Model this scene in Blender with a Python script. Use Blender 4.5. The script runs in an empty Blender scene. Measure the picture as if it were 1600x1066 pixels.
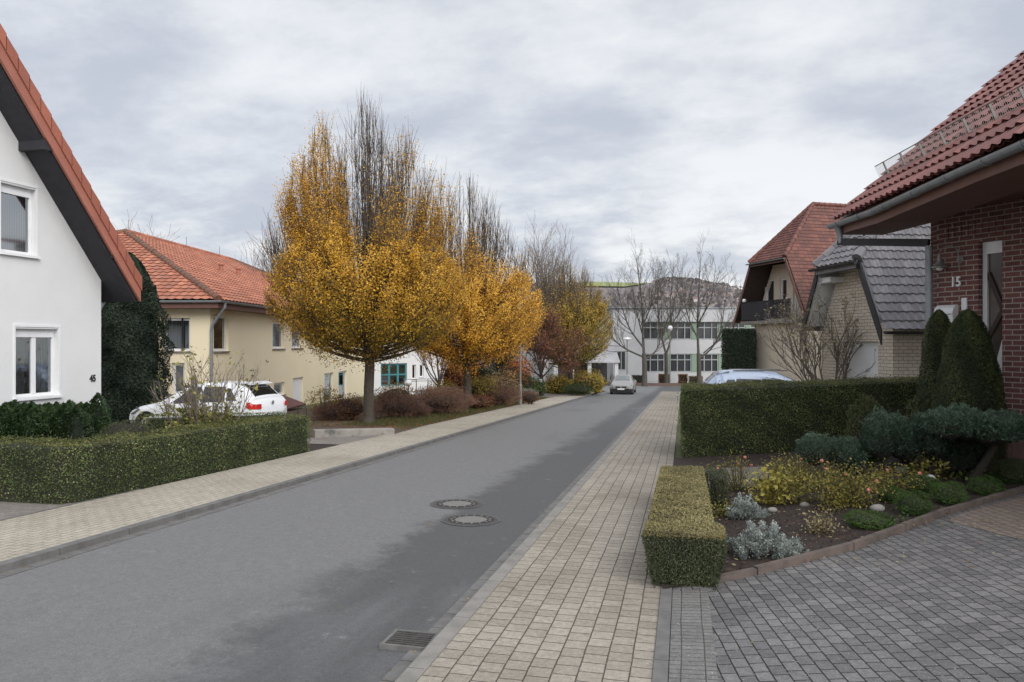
import bpy, bmesh, math, random
import numpy as np
from mathutils import Vector, Matrix
from mathutils.geometry import delaunay_2d_cdt
random.seed(7); R = np.random.RandomState(11)
SC = bpy.context.scene
COL = SC.collection
PI = math.pi
# ------------------------------------------------------------------ view geometry (street runs along +Y, falls away gently)
FPX = 1155.0; HY = 536.0; CAMH = 1.95; SLOPE = .0329
TH = math.atan(267/1155); S_, C_ = math.sin(TH), math.cos(TH)
def ray(px, py):
    a = (px-800)/FPX; b = (HY-py)/FPX
    return np.array([-S_+C_*a, C_+S_*a, b])
def at(px, py, D):
    r = ray(px, py); return np.array([r[0]*D, r[1]*D, CAMH+r[2]*D])
def gz(x, y): return gz0(x, y)+mound(x, y)
def mound(x, y):
    """the planting bed is heaped up towards the house wall"""
    if x < 1.4 or y > 16 or x > 9: return 0.
    s_ = lambda t: (lambda k: k*k*(3-2*k))(min(max(t, 0), 1))
    return .30*s_((y-x-6.95)/1.414/2.1)*s_((x-1.45)/2.2)*s_((16-y)/2.2)
def gz0(x, y):
    z = -SLOPE*min(y, 85)
    if x > 0:
        r1 = .08*min(x, 7); r2 = min(.22*x, .75)
        t = min(max((y-15.5)/2.5, 0), 1)
        t2 = min(max((60-y)/15, 0), 1)
        z += (r1*(1-t)+r2*t)*t2
    return z
def G(px, py, dz=0):
    r = ray(px, py); lo, hi = .5, 400
    f = lambda D: CAMH+r[2]*D-gz(r[0]*D, r[1]*D)-dz
    D = 1.0
    while f(D) > 0 and D < 400: D *= 1.03
    lo, hi = D/1.03, D
    for _ in range(30):
        m = (lo+hi)/2
        if f(m) > 0: lo = m
        else: hi = m
    return np.array([r[0]*lo, r[1]*lo, gz(r[0]*lo, r[1]*lo)+dz])
def onD(px, D, dz=0):
    r = ray(px, 0); x, y = r[0]*D, r[1]*D
    return np.array([x, y, gz(x, y)+dz])
def DG(px, py):
    p = G(px, py); return float(-S_*p[0]+C_*p[1])
class Fr:
    """facade frame: P0 at a depth, U runs away from the viewer towards vanishing x = V, N points inwards"""
    def __init__(s, px, D, V, inward):
        p = at(px, 0, D); s.P = np.array([p[0], p[1]])
        d = ray(V, 0)[:2]; s.U = d/np.linalg.norm(d)
        s.N = np.array([-s.U[1], s.U[0]]) if inward == 'L' else np.array([s.U[1], -s.U[0]])
        s.rz = math.atan2(s.U[1], s.U[0]); s.g = gz(*s.P)
    def pt(s, u, w, z):
        q = s.P+s.U*u+s.N*w; return (q[0], q[1], z)
    def uz(s, px, py, w=0):
        r = ray(px, py); o = s.P+s.N*w
        A = np.array([[r[0], -s.U[0]], [r[1], -s.U[1]]]); D, u = np.linalg.solve(A, o)
        return u, CAMH+r[2]*D
    def rect(s, x0, x1, y0, y1, w=0):
        ua, ub = s.uz(x0, 0, w)[0], s.uz(x1, 0, w)[0]
        xm = (x0+x1)/2
        return min(ua, ub), max(ua, ub), s.uz(xm, y1, w)[1], s.uz(xm, y0, w)[1]
# ------------------------------------------------------------------ mesh buffer
def nrm(v): v = np.asarray(v, float); return v/(np.linalg.norm(v)+1e-12)
class MB:
    def __init__(s): s.V = []; s.n = 0; s.F = []; s.T = []; s.Q = []; s.QT = []
    def add(s, vs, fs, t=0.5):
        vs = np.asarray(vs, float).reshape(-1, 3); b = s.n
        s.V.append(vs); s.n += len(vs)
        for f in fs: s.F.append(tuple(b+i for i in f)); s.T.append(t)
        return s
    def addq(s, vs, q, t):
        vs = np.asarray(vs, float).reshape(-1, 3); q = np.asarray(q, int)+s.n
        s.V.append(vs); s.n += len(vs); s.Q.append(q); s.QT.append(np.broadcast_to(np.asarray(t, float), (len(q),)))
        return s
    def poly(s, pts, t=.5): return s.add(pts, [tuple(range(len(pts)))], t)
    def hexa(s, p, t=.5):   # 8 corners: 4 bottom, 4 top
        return s.add(p, [(0,3,2,1),(4,5,6,7),(0,1,5,4),(1,2,6,5),(2,3,7,6),(3,0,4,7)], t)
    def box(s, c, size, rz=0, t=.5):
        cx, cy, cz = c; a, b, d = [k/2 for k in size]; co, si = math.cos(rz), math.sin(rz)
        p = []
        for z in (-d, d):
            for x, y in ((-a,-b),(a,-b),(a,b),(-a,b)): p.append((cx+x*co-y*si, cy+x*si+y*co, cz+z))
        return s.hexa(p, t)
    def fbox(s, F, u0, u1, w0, w1, z0, z1, t=.5):
        return s.hexa([F.pt(u0,w0,z0),F.pt(u1,w0,z0),F.pt(u1,w1,z0),F.pt(u0,w1,z0),F.pt(u0,w0,z1),F.pt(u1,w0,z1),F.pt(u1,w1,z1),F.pt(u0,w1,z1)], t)
    def beam(s, p, q, w, h, t=.5):
        p, q = np.asarray(p, float), np.asarray(q, float); d = nrm(q-p)
        up = np.array([0,0,1.]) if abs(d[2]) < .95 else np.array([1.,0,0])
        a = nrm(np.cross(d, up)); b = np.cross(a, d)
        P = []
        for o in (p, q):
            for i, j in ((-1,-1),(1,-1),(1,1),(-1,1)): P.append(o+a*i*w/2+b*j*h/2)
        return s.add(P, [(0,3,2,1),(4,5,6,7),(0,1,5,4),(1,2,6,5),(2,3,7,6),(3,0,4,7)], t)
    def prism(s, pts, off, t=.5):
        pts = np.asarray(pts, float); n = len(pts); o = np.asarray(off, float)
        fs = [tuple(range(n)), tuple(range(2*n-1, n-1, -1))]+[(i, (i+1) % n, n+(i+1) % n, n+i) for i in range(n)]
        return s.add(np.vstack([pts, pts+o]), fs, t)
    def tube(s, pts, r, n=5, t=.5, cap=True):
        pts = np.asarray(pts, float); m = len(pts); r = np.broadcast_to(np.asarray(r, float), (m,))
        tg = np.gradient(pts, axis=0); tg /= np.linalg.norm(tg, axis=1)[:, None]+1e-9
        ref = np.array([.31,.17,.93]) if abs(tg[0][2]) < .9 else np.array([1.,.1,.05])
        a = np.cross(tg, ref); a /= np.linalg.norm(a, axis=1)[:, None]+1e-9; b = np.cross(tg, a)
        th = np.arange(n)*2*PI/n
        V = pts[:, None]+r[:, None, None]*(np.cos(th)[None, :, None]*a[:, None]+np.sin(th)[None, :, None]*b[:, None])
        i = np.arange(m-1)[:, None]*n; j = np.arange(n)[None]; k = (j+1) % n
        q = np.stack([i+j, i+k, i+n+k, i+n+j], -1).reshape(-1, 4)
        base = s.n
        s.addq(V.reshape(-1, 3), q, t)
        if cap and n > 3:
            s.F.append(tuple(base+x for x in range(n))); s.T.append(t)
            s.F.append(tuple(base+(m-1)*n+x for x in range(n))); s.T.append(t)
        return s
    def lathe(s, c, prof, n=16, t=.5, sx=1, sy=1):
        c = np.asarray(c, float); V = []
        for r, z in prof:
            for k in range(n): V.append((c[0]+r*sx*math.cos(2*PI*k/n), c[1]+r*sy*math.sin(2*PI*k/n), c[2]+z))
        fs = [(i*n+j, i*n+(j+1) % n, (i+1)*n+(j+1) % n, (i+1)*n+j) for i in range(len(prof)-1) for j in range(n)]
        fs += [tuple(range(n)), tuple(range((len(prof)-1)*n, len(prof)*n))]
        return s.add(V, fs, t)
    def leaves(s, pos, nr, size, tint, asp=.55, jit=.9):
        n = len(pos)
        if n == 0: return s
        nr = np.asarray(nr, float)+jit*R.normal(size=(n, 3)); nr /= np.linalg.norm(nr, axis=1)[:, None]+1e-9
        a = np.cross(nr, R.normal(size=(n, 3))); a /= np.linalg.norm(a, axis=1)[:, None]+1e-9; b = np.cross(nr, a)
        sz = (np.broadcast_to(size, (n,))*(.55+.35*R.rand(n)+.5*R.rand(n)**3))[:, None]*.5
        V = np.stack([pos-a*sz, pos+b*sz*asp+a*sz*.1, pos+a*sz, pos-b*sz*asp+a*sz*.1], 1).reshape(-1, 3)
        return s.addq(V, np.arange(4*n).reshape(-1, 4), tint)
    def build(s, name, mat, parent=None, origin=None, smooth=False):
        V = np.vstack(s.V)
        if parent is not None: loc, rz = WM[parent.name]
        else:
            if origin is None: origin = (float((V[:,0].min()+V[:,0].max())/2), float((V[:,1].min()+V[:,1].max())/2), float(V[:,2].min()))
            loc, rz = np.array(origin, float), 0.
        V = V-loc
        if rz:
            c, n = math.cos(-rz), math.sin(-rz)
            V = np.stack([V[:,0]*c-V[:,1]*n, V[:,0]*n+V[:,1]*c, V[:,2]], 1)
        me = bpy.data.meshes.new(name)
        cnt = [len(f) for f in s.F]; idx = [i for f in s.F for i in f]
        tint = np.array(s.T, float)
        L = np.array(idx, np.int32); K = np.array(cnt, np.int32)
        if s.Q:
            Q = np.vstack(s.Q); L = np.concatenate([L, Q.reshape(-1)]).astype(np.int32); K = np.concatenate([K, np.full(len(Q), 4)]).astype(np.int32)
            tint = np.concatenate([tint]+s.QT)
        me.vertices.add(len(V)); me.vertices.foreach_set('co', V.reshape(-1).astype(np.float32))
        me.loops.add(len(L)); me.loops.foreach_set('vertex_index', L)
        me.polygons.add(len(K)); st = np.concatenate([[0], np.cumsum(K)[:-1]]).astype(np.int32)
        me.polygons.foreach_set('loop_start', st); me.polygons.foreach_set('loop_total', K)
        me.polygons.foreach_set('use_smooth', np.full(len(K), bool(smooth)))
        at_ = me.attributes.new('tint', 'FLOAT', 'FACE'); at_.data.foreach_set('value', tint.astype(np.float32))
        me.update(calc_edges=True)
        if not s.Q: me.validate()
        me.materials.append(mat)
        o = bpy.data.objects.new(name, me); COL.objects.link(o)
        if parent is not None: o.parent = parent; WM[o.name] = (loc, rz)
        else: o.location = tuple(loc); WM[o.name] = (loc, 0.)
        return o
WM = {}
def root(name, label, cat, loc, rz=0, group=None):
    o = bpy.data.objects.new(name, None); COL.objects.link(o)
    o.empty_display_size = .3
    o.location = tuple(float(k) for k in loc); o.rotation_euler = (0, 0, rz); WM[o.name] = (np.array(loc, float), rz)
    return tag(o, label, cat, group)
def tag(o, label, cat, group=None):
    o['label'] = label; o['category'] = cat
    if group: o['group'] = group
    return o
def struct(o): o['kind'] = 'structure'; return o
def copy_tree(o, loc, rz=None, label=None, parent=None):
    c = o.copy(); COL.objects.link(c)
    if parent is None:
        c.location = tuple(float(k) for k in loc)
        if rz is not None: c.rotation_euler = (0, 0, rz)
        if label: c['label'] = label
    else: c.parent = parent
    for ch in [k for k in o.children]: copy_tree(ch, None, None, None, c)
    return c
# ------------------------------------------------------------------ materials
MC = {}
def newmat(name):
    m = bpy.data.materials.new(name); m.use_nodes = True; nt = m.node_tree
    b = nt.nodes['Principled BSDF']; return m, nt, b
def nd(nt, t, **k):
    n = nt.nodes.new(t)
    for a, v in k.items():
        if a in n.inputs: n.inputs[a].default_value = v
        else: setattr(n, a, v)
    return n
def col(c): return (c[0], c[1], c[2], 1)
def mixc(nt, fac, a, b, mode='MIX'):
    n = nt.nodes.new('ShaderNodeMix'); n.data_type = 'RGBA'; n.blend_type = mode
    if hasattr(fac, 'links') or hasattr(fac, 'is_linked'): nt.links.new(fac, n.inputs[0])
    else: n.inputs[0].default_value = fac
    for i, v in ((6, a), (7, b)):
        if isinstance(v, (tuple, list)): n.inputs[i].default_value = col(v)
        else: nt.links.new(v, n.inputs[i])
    return n.outputs[2]
def noise(nt, vec, scale, detail=4, rough=.6):
    n = nt.nodes.new('ShaderNodeTexNoise'); n.inputs['Scale'].default_value = scale; n.inputs['Detail'].default_value = detail; n.inputs['Roughness'].default_value = rough
    if vec is not None: nt.links.new(vec, n.inputs['Vector'])
    return n.outputs[0]
def rampf(nt, fac, lo, hi):
    n = nt.nodes.new('ShaderNodeMapRange'); n.inputs[1].default_value = lo; n.inputs[2].default_value = hi
    nt.links.new(fac, n.inputs[0]); return n.outputs[0]
def ocoord(nt): return nt.nodes.new('ShaderNodeTexCoord').outputs['Object']
def bump(nt, b, h, strength=.3, dist=.01):
    n = nt.nodes.new('ShaderNodeBump'); n.inputs['Strength'].default_value = strength; n.inputs['Distance'].default_value = dist
    nt.links.new(h, n.inputs['Height']); nt.links.new(n.outputs[0], b.inputs['Normal'])
def pm(name, c1, c2=None, scale=8, rough=.7, bmp=.0, bscale=None, metal=0, spec=.5, stain=None):
    if name in MC: return MC[name]
    m, nt, b = newmat(name); v = ocoord(nt)
    c2 = c2 or tuple(k*.8 for k in c1)
    f = noise(nt, v, scale)
    c = mixc(nt, rampf(nt, f, .3, .7), c1, c2)
    if stain:
        f2 = noise(nt, v, stain[1], 5); c = mixc(nt, rampf(nt, f2, stain[2], stain[3]), c, stain[0])
    nt.links.new(c, b.inputs['Base Color']); b.inputs['Roughness'].default_value = rough; b.inputs['Metallic'].default_value = metal
    b.inputs['Specular IOR Level'].default_value = spec
    if bmp: bump(nt, b, noise(nt, v, bscale or scale*6, 6), bmp)
    MC[name] = m; return m
def leafmat(name, stops, rough=.6, trans=.25, var=.35):
    """stops: list of (tint, colour): the attribute 'tint' picks the leaf's own colour"""
    if name in MC: return MC[name]
    m, nt, b = newmat(name)
    a = nt.nodes.new('ShaderNodeAttribute'); a.attribute_name = 'tint'
    r = nt.nodes.new('ShaderNodeValToRGB'); r.color_ramp.elements[0].position = stops[0][0]; r.color_ramp.elements[0].color = col(stops[0][1])
    r.color_ramp.elements[1].position = stops[-1][0]; r.color_ramp.elements[1].color = col(stops[-1][1])
    for p, c in stops[1:-1]: e = r.color_ramp.elements.new(p); e.color = col(c)
    nt.links.new(a.outputs['Fac'], r.inputs[0])
    f = noise(nt, ocoord(nt), 1.7, 3)
    c = mixc(nt, rampf(nt, f, .3, .7), tuple([1-var]*3), (1.1,1.1,1.1)); 
    c2 = mixc(nt, 1.0, r.outputs[0], c, 'MULTIPLY')
    nt.links.new(c2, b.inputs['Base Color']); b.inputs['Roughness'].default_value = rough; b.inputs['Specular IOR Level'].default_value = .25
    tr = nt.nodes.new('ShaderNodeBsdfTranslucent'); nt.links.new(c2, tr.inputs[0])
    mx = nt.nodes.new('ShaderNodeMixShader'); mx.inputs[0].default_value = trans
    nt.links.new(b.outputs[0], mx.inputs[1]); nt.links.new(tr.outputs[0], mx.inputs[2])
    nt.links.new(mx.outputs[0], nt.nodes['Material Output'].inputs[0])
    MC[name] = m; return m
def brickmat(name, c1, c2, mortar, bw, bh, ms, mode='wall', rot=0, off=.5, rough=.85, bs=.5, dirt=None, squash=1, offset=(0,0), c3=None, dscale=.6, dlo=.45, dhi=.75):
    if name in MC: return MC[name]
    m, nt, b = newmat(name); v = ocoord(nt)
    sp = nt.nodes.new('ShaderNodeSeparateXYZ')
    if mode != 'wall':
        mp = nt.nodes.new('ShaderNodeMapping'); mp.inputs['Rotation'].default_value = (0, 0, rot); mp.inputs['Location'].default_value = (offset[0], offset[1], 0)
        nt.links.new(v, mp.inputs[0]); src = mp.outputs[0]
    else: src = v
    nt.links.new(src, sp.inputs[0])
    cb = nt.nodes.new('ShaderNodeCombineXYZ')
    if mode == 'wall':
        ad = nt.nodes.new('ShaderNodeMath'); nt.links.new(sp.outputs[0], ad.inputs[0]); nt.links.new(sp.outputs[1], ad.inputs[1])
        nt.links.new(ad.outputs[0], cb.inputs[0]); nt.links.new(sp.outputs[2], cb.inputs[1])
    elif mode == 'swap': nt.links.new(sp.outputs[1], cb.inputs[0]); nt.links.new(sp.outputs[0], cb.inputs[1])
    else: nt.links.new(sp.outputs[0], cb.inputs[0]); nt.links.new(sp.outputs[1], cb.inputs[1])
    vec = cb.outputs[0]
    if mode != 'wall':   # hand-laid joints wander a little
        nz = nt.nodes.new('ShaderNodeTexNoise'); nz.inputs['Scale'].default_value = 1.6; nt.links.new(v, nz.inputs['Vector'])
        sc = nt.nodes.new('ShaderNodeVectorMath'); sc.operation = 'SCALE'; sc.inputs[3].default_value = .022; nt.links.new(nz.outputs['Color'], sc.inputs[0])
        av = nt.nodes.new('ShaderNodeVectorMath'); nt.links.new(vec, av.inputs[0]); nt.links.new(sc.outputs[0], av.inputs[1]); vec = av.outputs[0]
    k = nt.nodes.new('ShaderNodeTexBrick'); k.offset = off; k.squash = squash
    k.inputs['Scale'].default_value = 1; k.inputs['Brick Width'].default_value = bw; k.inputs['Row Height'].default_value = bh
    k.inputs['Mortar Size'].default_value = ms; k.inputs['Mortar Smooth'].default_value = .15; k.inputs['Bias'].default_value = -.1
    k.inputs['Color1'].default_value = col(c1); k.inputs['Color2'].default_value = col(c2); k.inputs['Mortar'].default_value = col(mortar)
    nt.links.new(vec, k.inputs['Vector'])
    c = k.outputs[0]
    f = noise(nt, v, 26, 6, .75); c = mixc(nt, 1.0, c, mixc(nt, rampf(nt, f, .28, .72), (.66,.66,.66), (1.26,1.26,1.26)), 'MULTIPLY')
    if mode != 'wall':
        sp_ = noise(nt, v, 7.5, 6, .75); c = mixc(nt, rampf(nt, sp_, .60, .72), c, mixc(nt, 1.0, c, (.62,.60,.55), 'MULTIPLY')); c = mixc(nt, rampf(nt, noise(nt, v, 95, 2, .5), .66, .72), c, (.48,.46,.43))
    fl = noise(nt, v, dscale, 5, .6)
    if dirt: c = mixc(nt, rampf(nt, fl, dlo, dhi), c, mixc(nt, 1.0, c, dirt, 'MULTIPLY'))
    nt.links.new(c, b.inputs['Base Color']); b.inputs['Roughness'].default_value = rough; b.inputs['Specular IOR Level'].default_value = .3
    inv = nt.nodes.new('ShaderNodeMath'); inv.operation = 'SUBTRACT'; inv.inputs[0].default_value = 1; nt.links.new(k.outputs['Fac'], inv.inputs[1])
    ad2 = nt.nodes.new('ShaderNodeMath'); ad2.operation = 'MULTIPLY_ADD'; nt.links.new(f, ad2.inputs[0]); ad2.inputs[1].default_value = .35; nt.links.new(inv.outputs[0], ad2.inputs[2])
    bump(nt, b, ad2.outputs[0], bs, .006)
    MC[name] = m; return m
def tilemat(name, c1, c2, c3, rough=.6):
    if name in MC: return MC[name]
    m, nt, b = newmat(name); v = ocoord(nt)
    a = nt.nodes.new('ShaderNodeAttribute'); a.attribute_name = 'tint'
    pw = nt.nodes.new('ShaderNodeMath'); pw.operation = 'MULTIPLY'; nt.links.new(a.outputs['Fac'], pw.inputs[0]); pw.inputs[1].default_value = 1.5
    c = mixc(nt, pw.outputs[0], tuple(k*1.08 for k in c1), tuple(k*.93 for k in c2))
    c = mixc(nt, rampf(nt, noise(nt, v, 5.5, 6, .8), .62, .70), c, tuple(.6*k+.06 for k in c3))
    c = mixc(nt, rampf(nt, noise(nt, v, 1.6, 7, .7), .48, .72), c, c3)
    c = mixc(nt, 1.0, c, mixc(nt, rampf(nt, noise(nt, v, 30, 4), .2, .8), (.8,.8,.8), (1.15,1.15,1.15)), 'MULTIPLY')
    nt.links.new(c, b.inputs['Base Color']); b.inputs['Roughness'].default_value = rough; b.inputs['Specular IOR Level'].default_value = .35
    MC[name] = m; return m
def glassmat(name, tintc=(.55,.6,.62), fac=.30):
    if name in MC: return MC[name]
    m, nt, b = newmat(name); nt.nodes.remove(b)
    g = nt.nodes.new('ShaderNodeBsdfGlossy'); g.inputs['Roughness'].default_value = .04; g.inputs[0].default_value = (.85,.9,.95,1)
    t = nt.nodes.new('ShaderNodeBsdfTransparent'); t.inputs[0].default_value = col(tintc)
    fr = nt.nodes.new('ShaderNodeFresnel'); fr.inputs[0].default_value = 1.6
    ma = nt.nodes.new('ShaderNodeMath'); ma.operation = 'ADD'; ma.inputs[1].default_value = fac-.05; ma.use_clamp = True; nt.links.new(fr.outputs[0], ma.inputs[0])
    mx = nt.nodes.new('ShaderNodeMixShader'); nt.links.new(ma.outputs[0], mx.inputs[0]); nt.links.new(t.outputs[0], mx.inputs[1]); nt.links.new(g.outputs[0], mx.inputs[2])
    nt.links.new(mx.outputs[0], nt.nodes['Material Output'].inputs[0]); MC[name] = m; return m
def curtainmat(name, c1, c2, scale=14):
    if name in MC: return MC[name]
    m, nt, b = newmat(name); v = ocoord(nt)
    w = nt.nodes.new('ShaderNodeTexWave'); w.inputs['Scale'].default_value = scale; w.inputs['Distortion'].default_value = 1.5; w.inputs['Detail'].default_value = 1
    nt.links.new(v, w.inputs['Vector']); nt.links.new(mixc(nt, w.outputs['Fac'], c1, c2), b.inputs['Base Color']); b.inputs['Roughness'].default_value = .9
    MC[name] = m; return m
# ------------------------------------------------------------------ material set
m_render = pm('white_render', (.70,.70,.70), (.655,.655,.655), 1.2, .9, .6, 38, stain=((.66,.65,.63), 2.2, .55, .85))
m_cream = pm('cream_render', (.84,.74,.53), (.80,.70,.50), .8, .9, .2, 60)
m_beige = pm('beige_render', (.64,.56,.46), (.60,.52,.42), .8, .9, .2, 60)
m_white = pm('white_plastic', (.78,.78,.79), (.72,.72,.73), 3, .35)
m_dkwood = pm('dark_stained_wood', (.016,.016,.022), (.028,.026,.032), 6, .7, .3)
m_brwood = pm('brown_stained_wood', (.035,.022,.018), (.055,.035,.028), 6, .7, .3)
m_fascia = pm('red_brown_board', (.17,.085,.068), (.135,.068,.055), 4, .6)
m_barge = pm('terracotta_bargeboard', (.38,.14,.095), (.31,.115,.08), 3, .6)
m_zinc = pm('weathered_zinc', (.30,.32,.34), (.22,.235,.25), 5, .4, metal=.25)
m_dkmetal = pm('dark_metal', (.03,.03,.035), (.045,.045,.05), 9, .5, metal=.3)
m_steel = pm('galvanised_steel', (.27,.265,.25), (.19,.19,.18), 9, .5, metal=.4)
m_glass = glassmat('window_glass')
m_curt = curtainmat('lace_curtain', (.34,.36,.38), (.15,.16,.18))
m_curtd = curtainmat('grey_curtain', (.16,.17,.19), (.06,.065,.075), 9)
m_room = pm('unlit_room_panel', (.02,.02,.022), None, 3, .9)
m_bark = pm('bark', (.085,.07,.052), (.045,.038,.03), 14, .9, .6, 30, stain=((.09,.10,.06), 3, .55, .75))
m_twig = pm('dark_twig', (.10,.078,.064), (.06,.048,.040), 5, .9)
m_greytwig = pm('grey_brown_twig', (.20,.165,.14), (.13,.105,.09), 5, .9)
m_soil = pm('garden_soil', (.035,.022,.017), (.018,.012,.010), 22, .95, .9, 40, stain=((.07,.045,.03), 9, .55, .7))
m_litter_soil = pm('bed_soil', (.10,.068,.042), (.055,.04,.028), 10, .95, .7, 40, stain=((.085,.09,.04), .7, .5, .7))
m_grass = pm('grass_ground', (.10,.11,.045), (.07,.075,.035), 6, .95, .7, 60, stain=((.15,.11,.06), 2, .5, .8))
m_conc = pm('kerb_concrete', (.25,.235,.215), (.18,.17,.155), 5, .85, .4, 60, stain=((.17,.16,.145), 5, .5, .8))
m_gutter = pm('gutter_concrete', (.17,.165,.16), (.115,.11,.105), 6, .85, .4, 60, stain=((.10,.095,.09), 5, .5, .8))
m_edge = pm('red_brown_kerb', (.135,.10,.085), (.10,.078,.068), 6, .85, .4, 60, stain=((.055,.05,.045), 5, .45, .7))
m_stone = pm('field_stone', (.25,.235,.21), (.17,.16,.145), 8, .8, .3)
m_lav_w = pm('white_ornament', (.6,.6,.58), (.45,.45,.43), 8, .6)
m_dark = pm('pit_shade_black', (.012,.012,.013), None, 5, .6)  # near-black plate colour painting the shade inside the drain pit
m_iron = pm('cast_iron', (.10,.095,.09), (.055,.052,.05), 20, .7, .4, 60, metal=.3)
m_irond = pm('cast_iron_rim', (.035,.033,.032), (.055,.052,.05), 20, .75, .4, 60, metal=.3)
def asphalt():
    m, nt, b = newmat('asphalt'); v = ocoord(nt)
    fine = noise(nt, v, 75, 5, .85); mid = noise(nt, v, 9, 6, .7)
    mp = nt.nodes.new('ShaderNodeMapping'); mp.inputs['Scale'].default_value = (.42,.10,1); nt.links.new(v, mp.inputs[0])
    big = noise(nt, mp.outputs[0], 1.0, 5, .62)
    c = mixc(nt, rampf(nt, mid, .3, .7), (.165,.164,.163), (.136,.136,.136))
    # worn lighter wheel lane and the darker, fresher strip beside the right gutter: a band across the street with a ragged edge
    sp = nt.nodes.new('ShaderNodeSeparateXYZ'); nt.links.new(v, sp.inputs[0])
    n2 = noise(nt, v, 1.3, 9, .78)
    ad = nt.nodes.new('ShaderNodeMath'); ad.operation = 'MULTIPLY_ADD'; nt.links.new(n2, ad.inputs[0]); ad.inputs[1].default_value = 2.2; nt.links.new(sp.outputs[0], ad.inputs[2])
    # fades out further up the street
    ym = nt.nodes.new('ShaderNodeMath'); ym.operation = 'MULTIPLY_ADD'; nt.links.new(sp.outputs[1], ym.inputs[0]); ym.inputs[1].default_value = -.012; nt.links.new(ad.outputs[0], ym.inputs[2])
    band = rampf(nt, ym.outputs[0], ASB[0], ASB[1])
    c = mixc(nt, band, c, (.076,.076,.078))
    c = mixc(nt, rampf(nt, big, .54, .66), c, (.125,.125,.128))
    c = mixc(nt, rampf(nt, noise(nt, v, 3.1, 7, .75), .62, .72), c, (.20,.20,.20))
    c = mixc(nt, 1.0, c, mixc(nt, rampf(nt, fine, .32, .68), (.60,.60,.60), (1.42,1.42,1.42)), 'MULTIPLY')
    gr = noise(nt, v, 22, 4, .8); c = mixc(nt, 1.0, c, mixc(nt, rampf(nt, gr, .3, .7), (.84,.84,.84), (1.16,1.16,1.16)), 'MULTIPLY')
    wv = nt.nodes.new('ShaderNodeTexNoise'); wv.inputs['Scale'].default_value = 1.4; wv.inputs['Detail'].default_value = 5; nt.links.new(v, wv.inputs['Vector'])
    mxv = nt.nodes.new('ShaderNodeVectorMath'); mxv.operation = 'MULTIPLY_ADD'; nt.links.new(wv.outputs['Color'], mxv.inputs[0]); mxv.inputs[1].default_value = (1.1,1.1,0); nt.links.new(v, mxv.inputs[2])
    vo = nt.nodes.new('ShaderNodeTexVoronoi'); vo.feature = 'DISTANCE_TO_EDGE'; vo.inputs['Scale'].default_value = .33; nt.links.new(mxv.outputs[0], vo.inputs['Vector'])
    ck = rampf(nt, vo.outputs['Distance'], .004, .0); pt = rampf(nt, noise(nt, v, .35, 2), .52, .6)
    cm = nt.nodes.new('ShaderNodeMath'); cm.operation = 'MULTIPLY'; cm.use_clamp = True; nt.links.new(ck, cm.inputs[0]); nt.links.new(pt, cm.inputs[1])
    nt.links.new(c, b.inputs['Base Color']); b.inputs['Roughness'].default_value = .72; b.inputs['Specular IOR Level'].default_value = .5
    bump(nt, b, fine, .5, .006); return m
ASB = (-2.35, -1.95)
m_asphalt = asphalt()
m_pave = brickmat('beige_pavers', (.34,.305,.255), (.265,.235,.195), (.085,.07,.058), .150, .160, .0055, 'swap', 0, .5, dirt=(.72,.69,.66), offset=(0.0,0.0), bs=.7)
m_pavel = brickmat('beige_pavers_left', (.42,.38,.315), (.365,.33,.275), (.13,.115,.095), .20, .10, .005, 'swap', 0, .5, dirt=(.75,.73,.7), bs=.6)
m_drive = brickmat('grey_pavers', (.185,.178,.176), (.110,.106,.107), (.026,.024,.022), .145, .102, .0055, 'swap', math.radians(-8), .37, dirt=(.70,.69,.70), bs=.9, dscale=1.3)
m_drivered = brickmat('red_brown_pavers', (.235,.185,.155), (.185,.15,.13), (.05,.042,.036), .152, .108, .005, 'swap', math.radians(-8), .37, dirt=(.8,.78,.76), bs=.8)
m_setts = brickmat('grey_edge_setts', (.19,.185,.178), (.15,.145,.14), (.07,.066,.062), .155, .07, .0045, 'flat', 0, .0, bs=.8)
m_path = brickmat('grey_path_pavers', (.21,.195,.175), (.17,.155,.14), (.06,.05,.04), .20, .20, .006, 'flat', math.radians(-8), .5)
m_yard = brickmat('yard_pavers', (.24,.215,.195), (.20,.18,.165), (.11,.10,.09), .2, .1, .004, 'flat', 0, .5, bs=.4, dirt=(.8,.78,.76))
m_redbrick = brickmat('red_brick', (.185,.078,.070), (.12,.056,.054), (.36,.31,.275), .25, .0833, .0095, 'wall', bs=.8, dirt=(.72,.7,.7))
m_beigebrick = brickmat('beige_brick', (.70,.62,.52), (.62,.54,.45), (.20,.175,.145), .25, .0833, .006, 'wall', bs=.6, dirt=(.85,.83,.8))
t_left = tilemat('terracotta_tiles', (.40,.135,.085), (.34,.115,.075), (.30,.11,.08))
t_orange = tilemat('orange_tiles', (.46,.185,.11), (.36,.13,.08), (.27,.13,.09), .7)
t_wine = tilemat('wine_red_glazed_tiles', (.27,.105,.088), (.19,.075,.066), (.16,.075,.068), .45)
t_house = tilemat('red_brown_tiles', (.18,.068,.048), (.125,.048,.038), (.10,.046,.04), .6)
t_grey = tilemat('grey_glazed_tiles', (.25,.235,.245), (.19,.18,.19), (.16,.15,.155), .35)
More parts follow.
